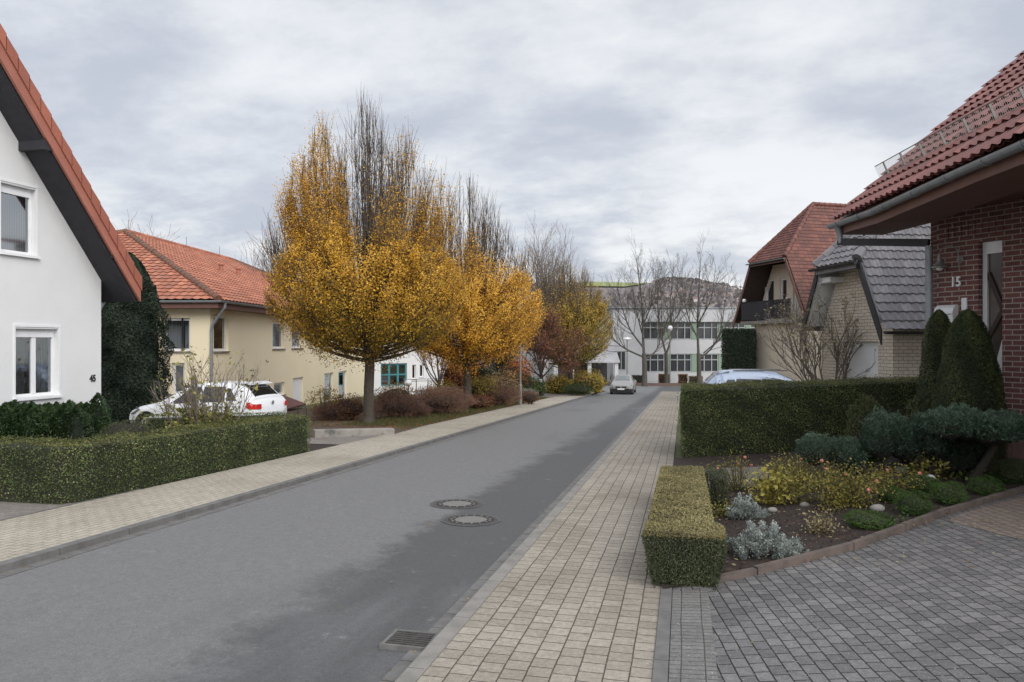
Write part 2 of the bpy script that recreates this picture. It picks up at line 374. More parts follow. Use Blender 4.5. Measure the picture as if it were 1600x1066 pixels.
# ------------------------------------------------------------------ ground and surfaces
def grid_sheet(name, xs, ys, mat, zf):
    b = MB(); nx, ny = len(xs), len(ys)
    V = [(x, y, zf(x, y)) for y in ys for x in xs]
    q = [(j*nx+i, j*nx+i+1, (j+1)*nx+i+1, (j+1)*nx+i) for j in range(ny-1) for i in range(nx-1)]
    b.addq(V, q, .5); return struct(b.build(name, mat, origin=(0,0,0)))
def lin(a, b, n): return list(np.linspace(a, b, n))
RL, RR = -6.38, -1.73    # road edges at the kerb stones
def far_z(x, y):
    z = gz0(x, y)
    d = max(0, max(y-140, abs(x)-90)); return z-min(d*.05, 22)-.03
def gsheet(x, y):
    z = far_z(x, y)
    if RL-.2 < x < RR+.2 and y < 84 or (63.5 < y < 83.5 and -70 < x < 60): z -= .16
    return z
xs = sorted(set([-3000,-1500,-700,-300,-150,-90,-70,-69.9,-40,-25,-18,-12,-9,RL-.21,RL-.19,RR+.19,RR+.21,-.5,0,1,2,3.41,5,7,10,14,20,30,59.9,60,90,150,300,700,1500,3000]))
ys = sorted(set([-200,-60,-20]+lin(-10,15.5,12)+[16.3,17.1,18]+lin(20,60,12)+[63.4,63.6,83.4,83.6,84,85,100,140,200,300,500,800,1500,3500]))
grid_sheet('ground', xs, ys, m_grass, gsheet)
pl = lambda dz: (lambda x, y: gz(x, y)+dz)
sy = lin(-4, 62, 34)
grid_sheet('road', [RL, -4, RR-.14], sy+[63.5], m_asphalt, pl(-.075))
grid_sheet('cross_road', lin(-70, 60, 14), [63.5, 70, 76, 83.3], m_asphalt, lambda x, y: -SLOPE*y-.075)
def strip(name, x0, x1, y0, y1, mat, z0, z1, n=30, gap=None):
    """a low solid strip along the street, cut into stones"""
    b = MB(); L = gap or 1.0; y = y0; k = 0
    while y < y1:
        ye = min(y+L, y1); g = .006
        za, zb = gz(x0, y), gz(x0, ye)
        b.hexa([(x0,y+g,za+z0),(x1,y+g,za+z0),(x1,ye-g,zb+z0),(x0,ye-g,zb+z0),(x0,y+g,za+z1),(x1,y+g,za+z1),(x1,ye-g,zb+z1),(x0,ye-g,zb+z1)], R.rand())
        y = ye
    return struct(b.build(name, mat, origin=(0,0,0)))
strip('kerb', RR, RR+.125, -3.5, 62, m_conc, -.2, .004, gap=1.0)
strip('gutter', RR-.155, RR-.003, -3.5, 62, m_gutter, -.2, -.062, gap=.33)
strip('kerb', RL-.13, RL, -3.5, 53, m_gutter, -.2, .004, gap=1.0)
strip('gutter', RL+.003, RL+.15, -3.5, 53, m_gutter, -.2, -.066, gap=.33)
PRX = -.19   # outer edge of the right pavement
grid_sheet('pavement', [RR+.128, -1.2, PRX], sy, m_pave, pl(0))
grid_sheet('pavement', [-8.2, RL-.133], sy+[63], m_pavel, pl(0))
# left plot surfaces
grid_sheet('left_driveway', [-11.2, -8.23], [-3, 3, 9.85], m_yard, pl(-.004))
strip('edging', -8.229, -8.203, -3, 9.9, m_gutter, -.1, .01, gap=1.0)
grid_sheet('parking_yard', [-24, -16, -8.23], [16.8, 18, 20.6, 23.4], m_yard, pl(-.004))
grid_sheet('garden_soil', [-12.2, -8.23], [9.9, 13, 16.75], m_soil, pl(-.01))
grid_sheet('shrub_bed', [-17, -12, -8.23], [23.4, 30, 38, 46.6], m_litter_soil, pl(.0))
grid_sheet('yard_driveway', [-26, -16, -8.23], [46.6, 49, 53.4], m_yard, pl(.004))
grid_sheet('grass_verge', [-14, -8.23], [53.4, 56, 62], m_grass, pl(.006))
# ------------------------------------------------------------------ right foreground: driveway, edging, planting bed
e0, e1, e2, e3, e4 = [G(*p)[:2] for p in ((1040,925),(1180,898),(1330,859),(1480,803),(1606,767))]
edge = [e0, e1, e2, e3, e4]; dv = nrm(e4-e3); edge.append(e4+dv*2.6)
def gp(p, dz): return (p[0], p[1], gz(p[0], p[1])+dz)
def poly_sheet(name, pts, mat, dz, step=0):
    """flat polygon following the ground: triangulated with inner points"""
    pts = [Vector(p[:2]) for p in pts]; n = len(pts)
    vs = list(pts); ed = [(i, (i+1) % n) for i in range(n)]
    if step:
        def ins_(x, y):
            k = False
            for i in range(n):
                a, c = pts[i], pts[(i+1) % n]
                if (a.y > y) != (c.y > y) and x < (c.x-a.x)*(y-a.y)/(c.y-a.y)+a.x: k = not k
            return k
        x0_, x1_, y0_, y1_ = min(p.x for p in pts), max(p.x for p in pts), min(p.y for p in pts), max(p.y for p in pts)
        for gx_ in np.arange(x0_+step/2, x1_, step):
            for gy_ in np.arange(y0_+step/2, y1_, step):
                if ins_(gx_, gy_): vs.append(Vector((float(gx_), float(gy_))))
    r = delaunay_2d_cdt(vs, ed, [], 1, 1e-5)
    b = MB(); b.add([gp(v, dz) for v in r[0]], [tuple(f) for f in r[2]], .5)
    return struct(b.build(name, mat, origin=(0,0,0)))
kx = PRX+.003
poly_sheet('driveway', [(kx+.24+.16, -3), (9, -3), (9, edge[-1][1]), edge[-1]]+edge[::-1][1:]+[(kx+.24+.16, e0[1]+.12)], m_drive, 0, .7)
grid_sheet('edge_setts', [kx+.10, kx+.24+.16], lin(-3, float(e0[1])+.4, 5), m_setts, pl(.002))
strip('driveway_kerb', kx, kx+.095, -3, float(e0[1])+.4, m_gutter, -.1, .012, gap=1.0)
# red-brown paved strip on the far driveway
ra, rb = G(1470,812)[:2], G(1606,846)[:2]
poly_sheet('driveway_band', [ra+np.array([.03,-.10]), rb+nrm(rb-ra)*2, edge[-1]+np.array([.1,-.1]), e4+np.array([.09,-.09]), e3+np.array([.2,.05])], m_drivered, .004)
b = MB()
def resamp(pts, L):
    out = []; 
    for p, q in zip(pts[:-1], pts[1:]):
        n = max(1, int(round(np.linalg.norm(q-p)/L)))
        for k in range(n): out.append((p+(q-p)*k/n, p+(q-p)*(k+1)/n))
    return out
for p, q in resamp([edge[0]+(edge[1]-edge[0])*.42]+edge[1:], 1.0):
    d = nrm(q-p); n_ = np.array([d[1], -d[0]]); p2, q2 = p+d*.006, q-d*.006; w = .03; jz = R.normal()*.004
    P = [gp(p2+n_*w,-.1), gp(q2+n_*w,-.1), gp(q2-n_*w,-.1), gp(p2-n_*w,-.1), gp(p2+n_*w,.07+jz), gp(q2+n_*w,.07+jz), gp(q2-n_*w,.075+jz), gp(p2-n_*w,.075+jz)]
    b.hexa(P)
struct(b.build('bed_edging', m_edge, origin=(0,0,0)))
bedpts = [e+np.array([-.02,.03]) for e in edge]+[np.array([8.5, 16.0]), np.array([-.186, 16.2]), np.array([-.186, 11.6]), np.array([-.186, 6.7])]
poly_sheet('planting_bed', bedpts, m_soil, .02, .35)
grid_sheet('garden_path', lin(PRX+.003, 1.45, 5), lin(11.9, 14.2, 8), m_path, pl(.045))
# ------------------------------------------------------------------ drain and manholes
dr = G(652, 990)[:2]
o = root('drain_grate', 'rusty rectangular iron storm drain grate in the right gutter', 'drain', gp((RR-.24, dr[1]), -.075))
gx, gy = RR-.24, float(dr[1])
b = MB(); zt = gz(gx, gy)-.045
gx += .035
for (cx, cy, sx_, sy_) in ((gx-.165, gy, .03, .29), (gx+.165, gy, .03, .29), (gx, gy-.145, .36, .025), (gx, gy+.145, .36, .025)):
    b.box((cx, cy, zt-(cy-gy)*SLOPE-.02), (sx_, sy_, .05))
b.build('frame', m_gutter, o)
b = MB()
for k in range(7): y = gy-.112+k*.0375; b.box((gx, y, zt-.005-(y-gy)*SLOPE), (.30, .017, .03))
b.box((gx-.14, gy, zt-.012), (.02, .26, .02)); b.box((gx+.14, gy, zt-.012), (.02, .26, .02))
b.build('bar', m_iron, o); b = MB(); b.box((gx, gy, zt-.034), (.30, .26, .01)); b.build('pit', m_dark, o)
def manhole(px, py, label):
    c = G(px, py)[:2]; z = gz(*c)-.072
    o = root('manhole_cover', label, 'manhole', (c[0], c[1], z), group='manhole covers in the road')
    def disc(r0, r1, z0, z1, n=40):
        b = MB(); V = []
        for r, zz in ((r0, z0), (r0, z1), (r1, z1), (r1, z0)):
            for k in range(n): x, y = c[0]+r*math.cos(2*PI*k/n), c[1]+r*math.sin(2*PI*k/n); V.append((x, y, z+zz-(y-c[1])*SLOPE))
        fs = [(i*n+j, i*n+(j+1) % n, (i+1)*n+(j+1) % n, (i+1)*n+j) for i in range(3) for j in range(n)]
        return b.add(V, fs)
    disc(.305, .355, -.02, .005).build('frame', m_iron, o)
    b = disc(.215, .298, -.02, .003); b.build('rim', m_irond, o)
    b = MB(); n = 40; V = [(c[0], c[1], z+.007)]+[(c[0]+.212*math.cos(2*PI*k/n), c[1]+.212*math.sin(2*PI*k/n), z+.007-.212*math.sin(2*PI*k/n)*SLOPE) for k in range(n)]
    b.add(V, [(0, k+1, (k+1) % n+1) for k in range(n)])
    for r in (.255,):
        m_ = int(r*60)
        for k in range(m_): a = 2*PI*k/m_; x, y = c[0]+r*math.cos(a), c[1]+r*math.sin(a); b.box((x, y, z+.009-(y-c[1])*SLOPE), (.035, .02, .008), a)
    b.build('lid', pm('manhole_concrete', (.19,.185,.17), (.15,.145,.135), 14, .85, .4, 60), o)
    b = MB(); q = 40; V = []
    for r in (.357, .395):
        for k in range(q):
            rr = r*(1+(.02*R.normal() if r > .38 else 0)); x, y = c[0]+rr*math.cos(2*PI*k/q), c[1]+rr*math.sin(2*PI*k/q); V.append((x, y, z+.004-(y-c[1])*SLOPE))
    b.add(V, [(j, (j+1) % q, q+(j+1) % q, q+j) for j in range(q)]); b.build('tar_collar', pm('fresh_tar', (.075,.075,.077), (.11,.11,.112), 20, .8), o)
manhole(714, 780, 'round iron manhole cover farther up the road, beyond its neighbour')
manhole(736, 804, 'round iron manhole cover in the road nearest to the viewer')
# ------------------------------------------------------------------ building helpers
def wall(b, F, outline, holes=(), w=0, depth=.14):
    vs = [Vector(p) for p in outline]; n = len(vs); ed = [(i, (i+1) % n) for i in range(n)]
    for h in holes:
        k = len(vs); vs += [Vector((h[0],h[2])), Vector((h[1],h[2])), Vector((h[1],h[3])), Vector((h[0],h[3]))]
        ed += [(k,k+1),(k+1,k+2),(k+2,k+3),(k+3,k)]
    r = delaunay_2d_cdt(vs, ed, [], 1, 1e-5)
    def inside(c):
        ins = False
        for i in range(n):
            a, d = outline[i], outline[(i+1) % n]
            if (a[1] > c[1]) != (d[1] > c[1]) and c[0] < (d[0]-a[0])*(c[1]-a[1])/(d[1]-a[1])+a[0]: ins = not ins
        if not ins: return False
        return not any(h[0] < c[0] < h[1] and h[2] < c[1] < h[3] for h in holes)
    fs = []
    for f in r[2]:
        c = sum((r[0][i] for i in f), Vector((0,0)))/len(f)
        if inside(c): fs.append(tuple(f))
    b.add([F.pt(v[0], w, v[1]) for v in r[0]], fs)
    b.add([F.pt(v[0], w+.3, v[1]) for v in r[0]], fs)
    for h in holes:
        q = [(h[0],h[2]),(h[1],h[2]),(h[1],h[3]),(h[0],h[3])]
        for i in range(4):
            a, d = q[i], q[(i+1) % 4]
            b.add([F.pt(a[0],w,a[1]), F.pt(d[0],w,d[1]), F.pt(d[0],w+.3,d[1]), F.pt(a[0],w+.3,a[1])], [(0,1,2,3)])
    for i in range(n):
        a, d = outline[i], outline[(i+1) % n]
        b.add([F.pt(a[0],w,a[1]), F.pt(d[0],w,d[1]), F.pt(d[0],w+.3,d[1]), F.pt(a[0],w+.3,a[1])], [(0,1,2,3)])
    return b
def window(o, F, r, w=0, cols=1, curtain=None, fr=.055, sill=True, shutter=False, mat=None, trim=False, rows=1, dep=.10, name='window'):
    u0, u1, z0, z1 = r; mat = mat or m_white
    b = MB(); a, c = w+dep, w+dep+.05; e = .003
    b.fbox(F, u0+e, u0+fr, a, c, z0+e, z1-e); b.fbox(F, u1-fr, u1-e, a, c, z0+e, z1-e)
    b.fbox(F, u0+fr, u1-fr, a, c, z0+e, z0+fr); b.fbox(F, u0+fr, u1-fr, a, c, z1-fr, z1-e)
    for k in range(1, cols):
        um = u0+(u1-u0)*k/cols; b.fbox(F, um-fr*.7, um+fr*.7, a-.008, c-.003, z0+fr, z1-fr)
    for k in range(1, rows):
        zm = z0+(z1-z0)*k/rows; b.fbox(F, u0+fr, u1-fr, a-.004, c-.006, zm-fr*.5, zm+fr*.5)
    if trim:   # inner sash profile and roller-blind box
        b.fbox(F, u0+fr, u1-fr, a-.02, a+.012, z1-.15, z1-fr)
        b.fbox(F, u0-.045, u0-.004, w-.012, w+.05, z0-.02, z1+.03); b.fbox(F, u1+.004, u1+.045, w-.012, w+.05, z0-.02, z1+.03); b.fbox(F, u0-.045, u1+.045, w-.014, w+.05, z1+.031, z1+.08)
    f = b.build(name, mat, o)
    if shutter:
        b = MB(); n = int((z1-z0)/.06)
        for k in range(n):
            za = z0+fr+(z1-z0-2*fr)*k/n; zb = z0+fr+(z1-z0-2*fr)*(k+1)/n
            b.hexa([F.pt(u0+fr,a-.015,za+.004),F.pt(u1-fr,a-.015,za+.004),F.pt(u1-fr,c-.01,za+.004),F.pt(u0+fr,c-.01,za+.004),F.pt(u0+fr,a,zb),F.pt(u1-fr,a,zb),F.pt(u1-fr,c-.01,zb),F.pt(u0+fr,c-.01,zb)])
        b.build('shutter', m_white, f)
    else:
        b = MB(); b.poly([F.pt(u0+fr,a+.02,z0+fr),F.pt(u1-fr,a+.02,z0+fr),F.pt(u1-fr,a+.02,z1-fr),F.pt(u0+fr,a+.02,z1-fr)]); b.build('pane', m_glass, f)
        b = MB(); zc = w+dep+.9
        b.fbox(F, u0-.3, u1+.3, zc, zc+.02, z0-.3, z1+.3); b.build('unlit_room_panel', m_room, f)  # dark panel standing in for the shade of an unlit room
        if curtain:
            b = MB(); n = 40; xs_ = np.linspace(u0+.01, u1-.01, n); V = []
            for zz in (z0+.03, z1-.03):
                for i, x in enumerate(xs_): V.append(F.pt(x, w+dep+.13+.02*math.sin(i*1.3), zz))
            gapr = curtain[1] if isinstance(curtain, tuple) else None
            fs = [(i, i+1, n+i+1, n+i) for i in range(n-1) if not (gapr and gapr[0] < (i+.5)/n < gapr[1])]
            b.add(V, fs); b.build('curtain', curtain[0] if isinstance(curtain, tuple) else curtain, f)
    if sill:
        b = MB(); b.fbox(F, u0-.05, u1+.05, w-.06, w+dep-.002, z0-.045, z0-.001); b.build('sill', sill if not isinstance(sill, bool) else m_white, f)
    return f
def tiles(b, O, u, v, poly, tw=.3, ch=.34, amp=.03, seg=6, lift=.03, prof='s'):
    """a tiled roof surface: O origin, u along the eave, v up the slope, poly convex outline in (u, v)"""
    O, u, v = np.asarray(O, float), nrm(u), nrm(v); n = np.cross(u, v)
    if n[2] < 0: n = -n
    us = [p[0] for p in poly]; vs = [p[1] for p in poly]
    c0, c1 = int(math.floor(min(us)/tw)), int(math.ceil(max(us)/tw)); r0, r1 = int(math.floor(min(vs)/ch)), int(math.ceil(max(vs)/ch))
    nu = (c1-c0)*seg+1; U = (c0+np.arange(nu)/seg)*tw; ph = (np.arange(nu) % seg)/seg
    if prof == 's': H = amp*(.5+.5*np.cos(2*PI*ph))**1.4
    else: H = amp*np.abs(np.sin(PI*ph))
    rows = []; 
    for r in range(r0, r1): rows += [(r*ch-.022, lift), (r*ch+ch*.5, lift*.5), (r*ch+ch+.03, -.004)]
    V = []
    for vv, h in rows: V.append(np.stack([U, np.full(nu, vv), H+h], 1))
    V = np.concatenate(V)
    fs = []; tn = []
    rnd = R.rand(r1-r0, c1-c0)
    for k in range(len(rows)-1):
        for i in range(nu-1):
            fs.append((k*nu+i, k*nu+i+1, (k+1)*nu+i+1, (k+1)*nu+i)); tn.append(rnd[min(k//3, r1-r0-1), i//seg])
    bm = bmesh.new(); lay = bm.faces.layers.float.new('t')
    bv = [bm.verts.new(p) for p in V]
    for f, t in zip(fs, tn): bm.faces.new([bv[i] for i in f])[lay] = t
    m = len(poly); area = sum(poly[i][0]*poly[(i+1) % m][1]-poly[(i+1) % m][0]*poly[i][1] for i in range(m))
    for i in range(m):
        p, q = Vector((*poly[i], 0)), Vector((*poly[(i+1) % m], 0)); d = (q-p).normalized(); no = Vector((d.y, -d.x, 0))
        if area < 0: no = -no
        bmesh.ops.bisect_plane(bm, geom=bm.verts[:]+bm.edges[:]+bm.faces[:], plane_co=p, plane_no=no, clear_outer=True, dist=1e-5)
    bm.verts.index_update()
    W = np.array([tuple(x.co) for x in bm.verts]); W = O+W[:, :1]*u+W[:, 1:2]*v+W[:, 2:]*n
    base = b.n; b.V.append(W); b.n += len(W)
    for f in bm.faces: b.F.append(tuple(base+x.index for x in f.verts)); b.T.append(f[lay])
    bm.free(); return b
def caps(b, p, q, r=.11, L=.38):
    p, q = np.asarray(p, float), np.asarray(q, float); D = np.linalg.norm(q-p); n = max(1, int(D/L)); d = (q-p)/D
    for k in range(n):
        a = p+d*(D*k/n); c = p+d*(D*(k+1)/n+.05)
        b.tube([a, c], [r*1.12, r*.95], 10, R.rand())
    return b
def gutter_run(b, pts, r=.075):
    """half-round gutter along a polyline"""
    pts = [np.asarray(p, float) for p in pts]; n = 8; V = []
    for i, p in enumerate(pts):
        t = nrm((pts[min(i+1, len(pts)-1)]-pts[max(i-1, 0)])*np.array([1,1,0])); s = np.array([t[1], -t[0], 0])
        for k in range(n+1):
            a = PI*k/n; V.append(p+s*r*math.cos(a)-np.array([0,0,1])*r*math.sin(a))
        for k in range(n, -1, -1):
            a = PI*k/n; V.append(p+s*(r-.008)*math.cos(a)-np.array([0,0,1])*(r-.008)*math.sin(a))
    m = 2*(n+1); fs = [(i*m+j, i*m+(j+1) % m, (i+1)*m+(j+1) % m, (i+1)*m+j) for i in range(len(pts)-1) for j in range(m)]
    fs += [tuple(range(m)), tuple(range((len(pts)-1)*m, len(pts)*m))]
    b.add(V, fs)
    # end discs and straps
    for e in (pts[0], pts[-1]):
        pass
    return b
def text_mesh(name, txt, F, u, w, z, h, mat, parent, flip=False, depth=.012):
    cu = bpy.data.curves.new('t', 'FONT'); cu.body = txt; cu.size = h/.7; cu.extrude = depth/2; cu.offset = h*.03
    to = bpy.data.objects.new('t', cu); COL.objects.link(to); bpy.context.view_layer.update()
    me = bpy.data.meshes.new_from_object(to.evaluated_get(bpy.context.evaluated_depsgraph_get()))
    V = np.array([tuple(v.co) for v in me.vertices]); fs = [tuple(p.vertices) for p in me.polygons]
    bpy.data.objects.remove(to); s = -1 if flip else 1
    V[:, 0] -= (V[:, 0].max()+V[:, 0].min())/2; V[:, 0] *= .82
    P = [F.pt(u+s*x, w-dz, z+y) for x, y, dz in V]
    return MB().add(P, fs).build(name, mat, parent)
# ------------------------------------------------------------------ white gabled house (left)
F = Fr(158, 14.8, 1067, 'L'); g0 = F.g
o = root('white_house', 'white rendered house with steep terracotta gable roof at the left edge, number 45', 'house', F.pt(0,0,g0), F.rz)
ov = .55
vt = F.uz(217, 438, -ov)                         # eave tip of the verge
va = F.uz(0, 52, -ov); tanp = (va[1]-vt[1])/(vt[0]-va[0])
HW = 4.6; um = -HW
def zroof(u, off=0): return vt[1]+(vt[0]-u)*tanp+off if u > um else vt[1]+(vt[0]-(2*um-u))*tanp+off
TH_ = .30/math.cos(math.atan(tanp))                # vertical thickness of the roof build-up
r1 = F.rect(24, 91, 514, 620); r2 = F.rect(1, 56, 291, 397)
r1 = (r1[0], r1[1], r1[2], r1[3])
holes = [r1, r2, (r1[0]-2.6, r1[0]-1.5, r1[2], r1[3]), (r2[0]-2.6, r2[0]-1.6, r2[2], r2[3])]
b = MB(); L = 9.5
zw = lambda u: zroof(u)-TH_
wall(b, F, [(2*um, g0-.3), (0, g0-.3), (0, zw(0)), (um, zw(um)), (2*um, zw(0))], holes)
b.fbox(F, -.3, 0, .3, L, g0-.3, zw(0)); b.fbox(F, 2*um, 2*um+.3, .3, L, g0-.3, zw(0)); b.fbox(F, 2*um, 0, L, L+.3, g0-.3, zw(0))
b.poly([F.pt(2*um,L,zw(0)), F.pt(0,L,zw(0)), F.pt(um,L,zw(um))])
b.build('wall', m_render, o)
for h, nm in ((r1, 'w'), (r2, 'u'), (holes[2], 'x'), (holes[3], 'y')):
    window(o, F, h, cols=2 if nm in 'wx' else 1, curtain=(m_curt, (.42,.58)) if nm in 'wx' else (m_curt, None), fr=.06, trim=True, dep=.09)
pit = math.atan(tanp); cs, sn = math.cos(pit), math.sin(pit)
b = MB(); bs = MB()
for side in (1, -1):
    U3 = lambda u, w, z: F.pt(u if side > 0 else 2*um-u, w, z)
    O = np.array(U3(vt[0], -ov+.02, vt[1])); T = np.array(U3(um, -ov+.02, zroof(um))); e = nrm(np.array(F.pt(0,1,0))-np.array(F.pt(0,0,0)))
    vlen = np.linalg.norm(T-O); tiles(b, O, e, T-O, [(0,0),(L+1.1,0),(L+1.1,vlen),(0,vlen)], .3, .345, .035, 4)
    # boarded underside
    dn = -TH_*.55
    bs.prism([U3(vt[0]-.05, -ov+.04, vt[1]+dn), U3(um, -ov+.04, zroof(um)+dn), U3(um, L+1, zroof(um)+dn), U3(vt[0]-.05, L+1, vt[1]+dn)], (0,0,-TH_*.40))
rf = b.build('roof', t_left, o); bs.build('soffit', m_dkwood, o)
# verge: lower board and a run of stepped verge tiles
b = MB(); bt = MB()
for side in (1, -1):
    U3 = lambda u, w, z: F.pt(u if side > 0 else 2*um-u, w, z)
    a = TH_*.98
    b.hexa([U3(vt[0]+.02,-ov-.03,vt[1]-a+.02),U3(um,-ov-.03,zroof(um)-a),U3(um,-ov+.02,zroof(um)-a),U3(vt[0]+.02,-ov+.02,vt[1]-a+.02),
            U3(vt[0]+.02,-ov-.03,vt[1]-a*.42),U3(um,-ov-.03,zroof(um)-a*.42),U3(um,-ov+.02,zroof(um)-a*.42),U3(vt[0]+.02,-ov+.02,vt[1]-a*.42)])
    n = int((vt[0]-um)/cs/.345); 
    for k in range(n+1):
        ua = vt[0]+.03-k*.345*cs; ub = ua-.36*cs
        la, lb = .10, .065; za, zb = zroof(ua), zroof(ub); d = -.19
        bt.hexa([U3(ua,-ov-.055,za+d+.01),U3(ub,-ov-.055,zb+d),U3(ub,-ov+.14,zb+d),U3(ua,-ov+.14,za+d+.01),
                 U3(ua,-ov-.055,za+la),U3(ub,-ov-.055,zb+lb),U3(ub,-ov+.14,zb+lb),U3(ua,-ov+.14,za+la)], R.rand())
b.build('bargeboard', m_barge, o); bt.build('verge_tile_row', t_left, rf)
b = MB(); caps(b, F.pt(um,-ov,zroof(um)+.03), F.pt(um,L+1,zroof(um)+.03)); b.build('ridge', t_left, rf)
for px, py in ((52, 229), (160, 398)):   # purlin ends
    u, z = F.uz(px-10, py, -.1); b = MB(); zc = zw(u)+.05
    b.fbox(F, u-.08, u+.09, -ov+.0, .0-.002, z-.09, z+.10); b.build('purlin_end', m_dkwood, o)
b = MB(); gutter_run(b, [F.pt(vt[0]+.06, -ov+.05, vt[1]-.16), F.pt(vt[0]+.06, L+.9, vt[1]-.16)]); b.build('gutter', m_zinc, o)
b = MB(); b.tube([F.pt(vt[0]+.06,.3,vt[1]-.22),F.pt(vt[0]+.04,.32,vt[1]-.4),F.pt(.12,.4,vt[1]-.95),F.pt(.07,.4,vt[1]-1.15),F.pt(.07,.4,g0)], .045, 10); b.build('downpipe', m_zinc, o)
u, z = F.uz(144, 596, 0); text_mesh('house_number', '45', F, u, -.012, z, .13, m_dkmetal, o, depth=.012)
# ------------------------------------------------------------------ cream building with orange hip roof
F = Fr(328, 26, 850, 'L'); g0 = F.g
o = root('cream_building', 'long cream building with orange hipped tile roof behind the white car', 'building', F.pt(0,0,g0), F.rz)
Lb, Wb = 26.0, 14.5
zE = F.uz(328, 470)[1]
hs = [F.rect(*r) for r in ((334,357,493,549), (426,444,503,545), (456,472,506,544), (500,516,513,544), (428,445,598,618), (458,474,590,638), (507,521,583,628), (529,542,580,625), (577,591,575,611))]
b = MB(); wall(b, F, [(0,g0-1), (Lb,g0-1), (Lb,zE), (0,zE)], hs)
F2 = Fr(328, 26, 850, 'L'); F2.U, F2.N = F.N.copy(), F.U.copy(); F2.rz = math.atan2(F2.U[1], F2.U[0])   # end wall: u runs inwards to the left
e1_ = F2.rect(255, 297, 497, 549); ends = [e1_, (e1_[0]+5, e1_[1]+5, e1_[2], e1_[3]), (e1_[0]+.2, e1_[1]-.3, g0+.9, g0+2)]
wall(b, F2, [(.3,g0-1), (Wb,g0-1), (Wb,zE), (.3,zE)], ends)
b.fbox(F, Lb-.001, Lb+.3, 0, Wb, g0-1, zE); b.fbox(F, .3, Lb, Wb-.3, Wb, g0-1, zE)
b.build('wall', m_cream, o)
for i, h in enumerate(hs): window(o, F, h, curtain=None if i in (5,) else (m_curt, None) if i in (0, 1, 4) else (m_curtd, (.3,.7)), shutter=(i == 5), fr=.095, sill=m_conc)
for h in ends: window(o, F2, h, cols=1, curtain=(m_curt, None), fr=.09, sill=m_conc)
ov = .55; ap = F.uz(262, 370)  # measured apex only for the pitch
w_ = Wb/2; rise = 3.55; zr = zE+rise; hw = w_+ov
P = lambda u, w, z: np.array(F.pt(u, w, z))
A_, B_, C2, D_ = P(-ov,-ov,zE), P(Lb+ov,-ov,zE), P(Lb+ov,Wb+ov,zE), P(-ov,Wb+ov,zE)
R1, R2 = P(w_,w_,zr), P(Lb-w_,w_,zr)
b = MB()
def roofface(b, pts, e0_, e1_, tw=.3, ch=.36, amp=.035, seg=4):
    """pts in 3d, eave from e0_ to e1_"""
    e0_, e1_ = np.asarray(e0_, float), np.asarray(e1_, float); u = nrm(e1_-e0_); n = nrm(np.cross(u, np.asarray(pts[-1])-e0_)); 
    v = np.cross(n, u)
    if v[2] < 0: v = -v
    pl_ = [(float(np.dot(np.asarray(p)-e0_, u)), float(np.dot(np.asarray(p)-e0_, v))) for p in pts]
    return tiles(b, e0_, u, v, pl_, tw, ch, amp, seg)
roofface(b, [A_,B_,R2,R1], A_, B_); roofface(b, [D_,A_,R1], D_, A_); roofface(b, [C2,D_,R1,R2], C2, D_); roofface(b, [B_,C2,R2], B_, C2)
rf = b.build('roof', t_orange, o)
b = MB()
dz_ = np.array([0,0,.03])
for p, q in ((A_,R1),(D_,R1),(B_,R2),(C2,R2)): b = MB(); caps(b, p+dz_, q+dz_, .12, .36); b.build('hip_ridge', tilemat('mossy_hip_tiles', (.13,.075,.05), (.20,.09,.055), (.06,.05,.04)), rf)
b = MB(); caps(b, R1+dz_, R2+dz_, .12, .36); b.build('ridge', t_orange, rf)
b = MB(); b.hexa([P(-ov+.03,-ov+.03,zE-.28),P(Lb+ov-.03,-ov+.03,zE-.28),P(Lb+ov-.03,Wb+ov-.03,zE-.28),P(-ov+.03,Wb+ov-.03,zE-.28),P(-ov+.03,-ov+.03,zE-.03),P(Lb+ov-.03,-ov+.03,zE-.03),P(Lb+ov-.03,Wb+ov-.03,zE-.03),P(-ov+.03,Wb+ov-.03,zE-.03)]); b.build('fascia', m_fascia, o)
b = MB(); gutter_run(b, [P(-ov-.06,Wb+ov,zE-.02),P(-ov-.06,-ov-.06,zE-.02),P(Lb+ov,-ov-.06,zE-.02)], .08); b.build('gutter', m_zinc, o)
b = MB(); b.tube([P(-.15,-ov-.06,zE-.08),P(-.15,-ov-.04,zE-.25),P(-.06,-.12,zE-.85),P(-.04,-.07,zE-1.05),P(-.04,-.07,g0)], .055, 10); b.build('downpipe', m_zinc, o)
v = nrm(R1-P(w_,-ov,zE))
for u in (9.0, 11.0):
    c = P(u, 3.6, zE)+np.array([0,0,(3.6+ov)*rise/hw]); b = MB(); b.lathe(c, [(.10,-.1),(.10,.32),(.15,.33),(.15,.38),(.08,.44)], 10); b.build('roof_vent', t_orange, rf)
for uu in (1.2, 7.5, 13, 17):
    c = P(uu if uu > w_ else w_, w_, zr); b = MB()
    if uu > w_: b.tube([c, c+np.array([0,0,.6])], .012, 4); b.build('lightning_rod', m_dkmetal, rf)
# porch roof seen over the parked car
F3 = F; u, z = F.uz(447, 631); q = P(u, -.6, z)
o2 = root('entrance_canopy', 'small wine-red canopy roof seen over the rear of the white car', 'canopy', (q[0],q[1],gz(q[0],q[1])), F.rz)
b = MB(); ua, ub = F.uz(408, 0)[0], F.uz(441, 0)[0]
b.prism([P(ua,-.05,z+.36),P(ub,-.05,z+.36),P(ub+.25,-1.0,z-.04),P(ua-.25,-1.0,z-.04)], (0,0,.07)); b.build('roof', pm('wine_sheet', (.13,.035,.035), (.10,.03,.03), 4, .5), o2)
b = MB()
for uu in (ua, ub): b.tube([P(uu,-.9,z), P(uu,-.9,g0-.2)], .04, 8)
b.build('post', m_white, o2)
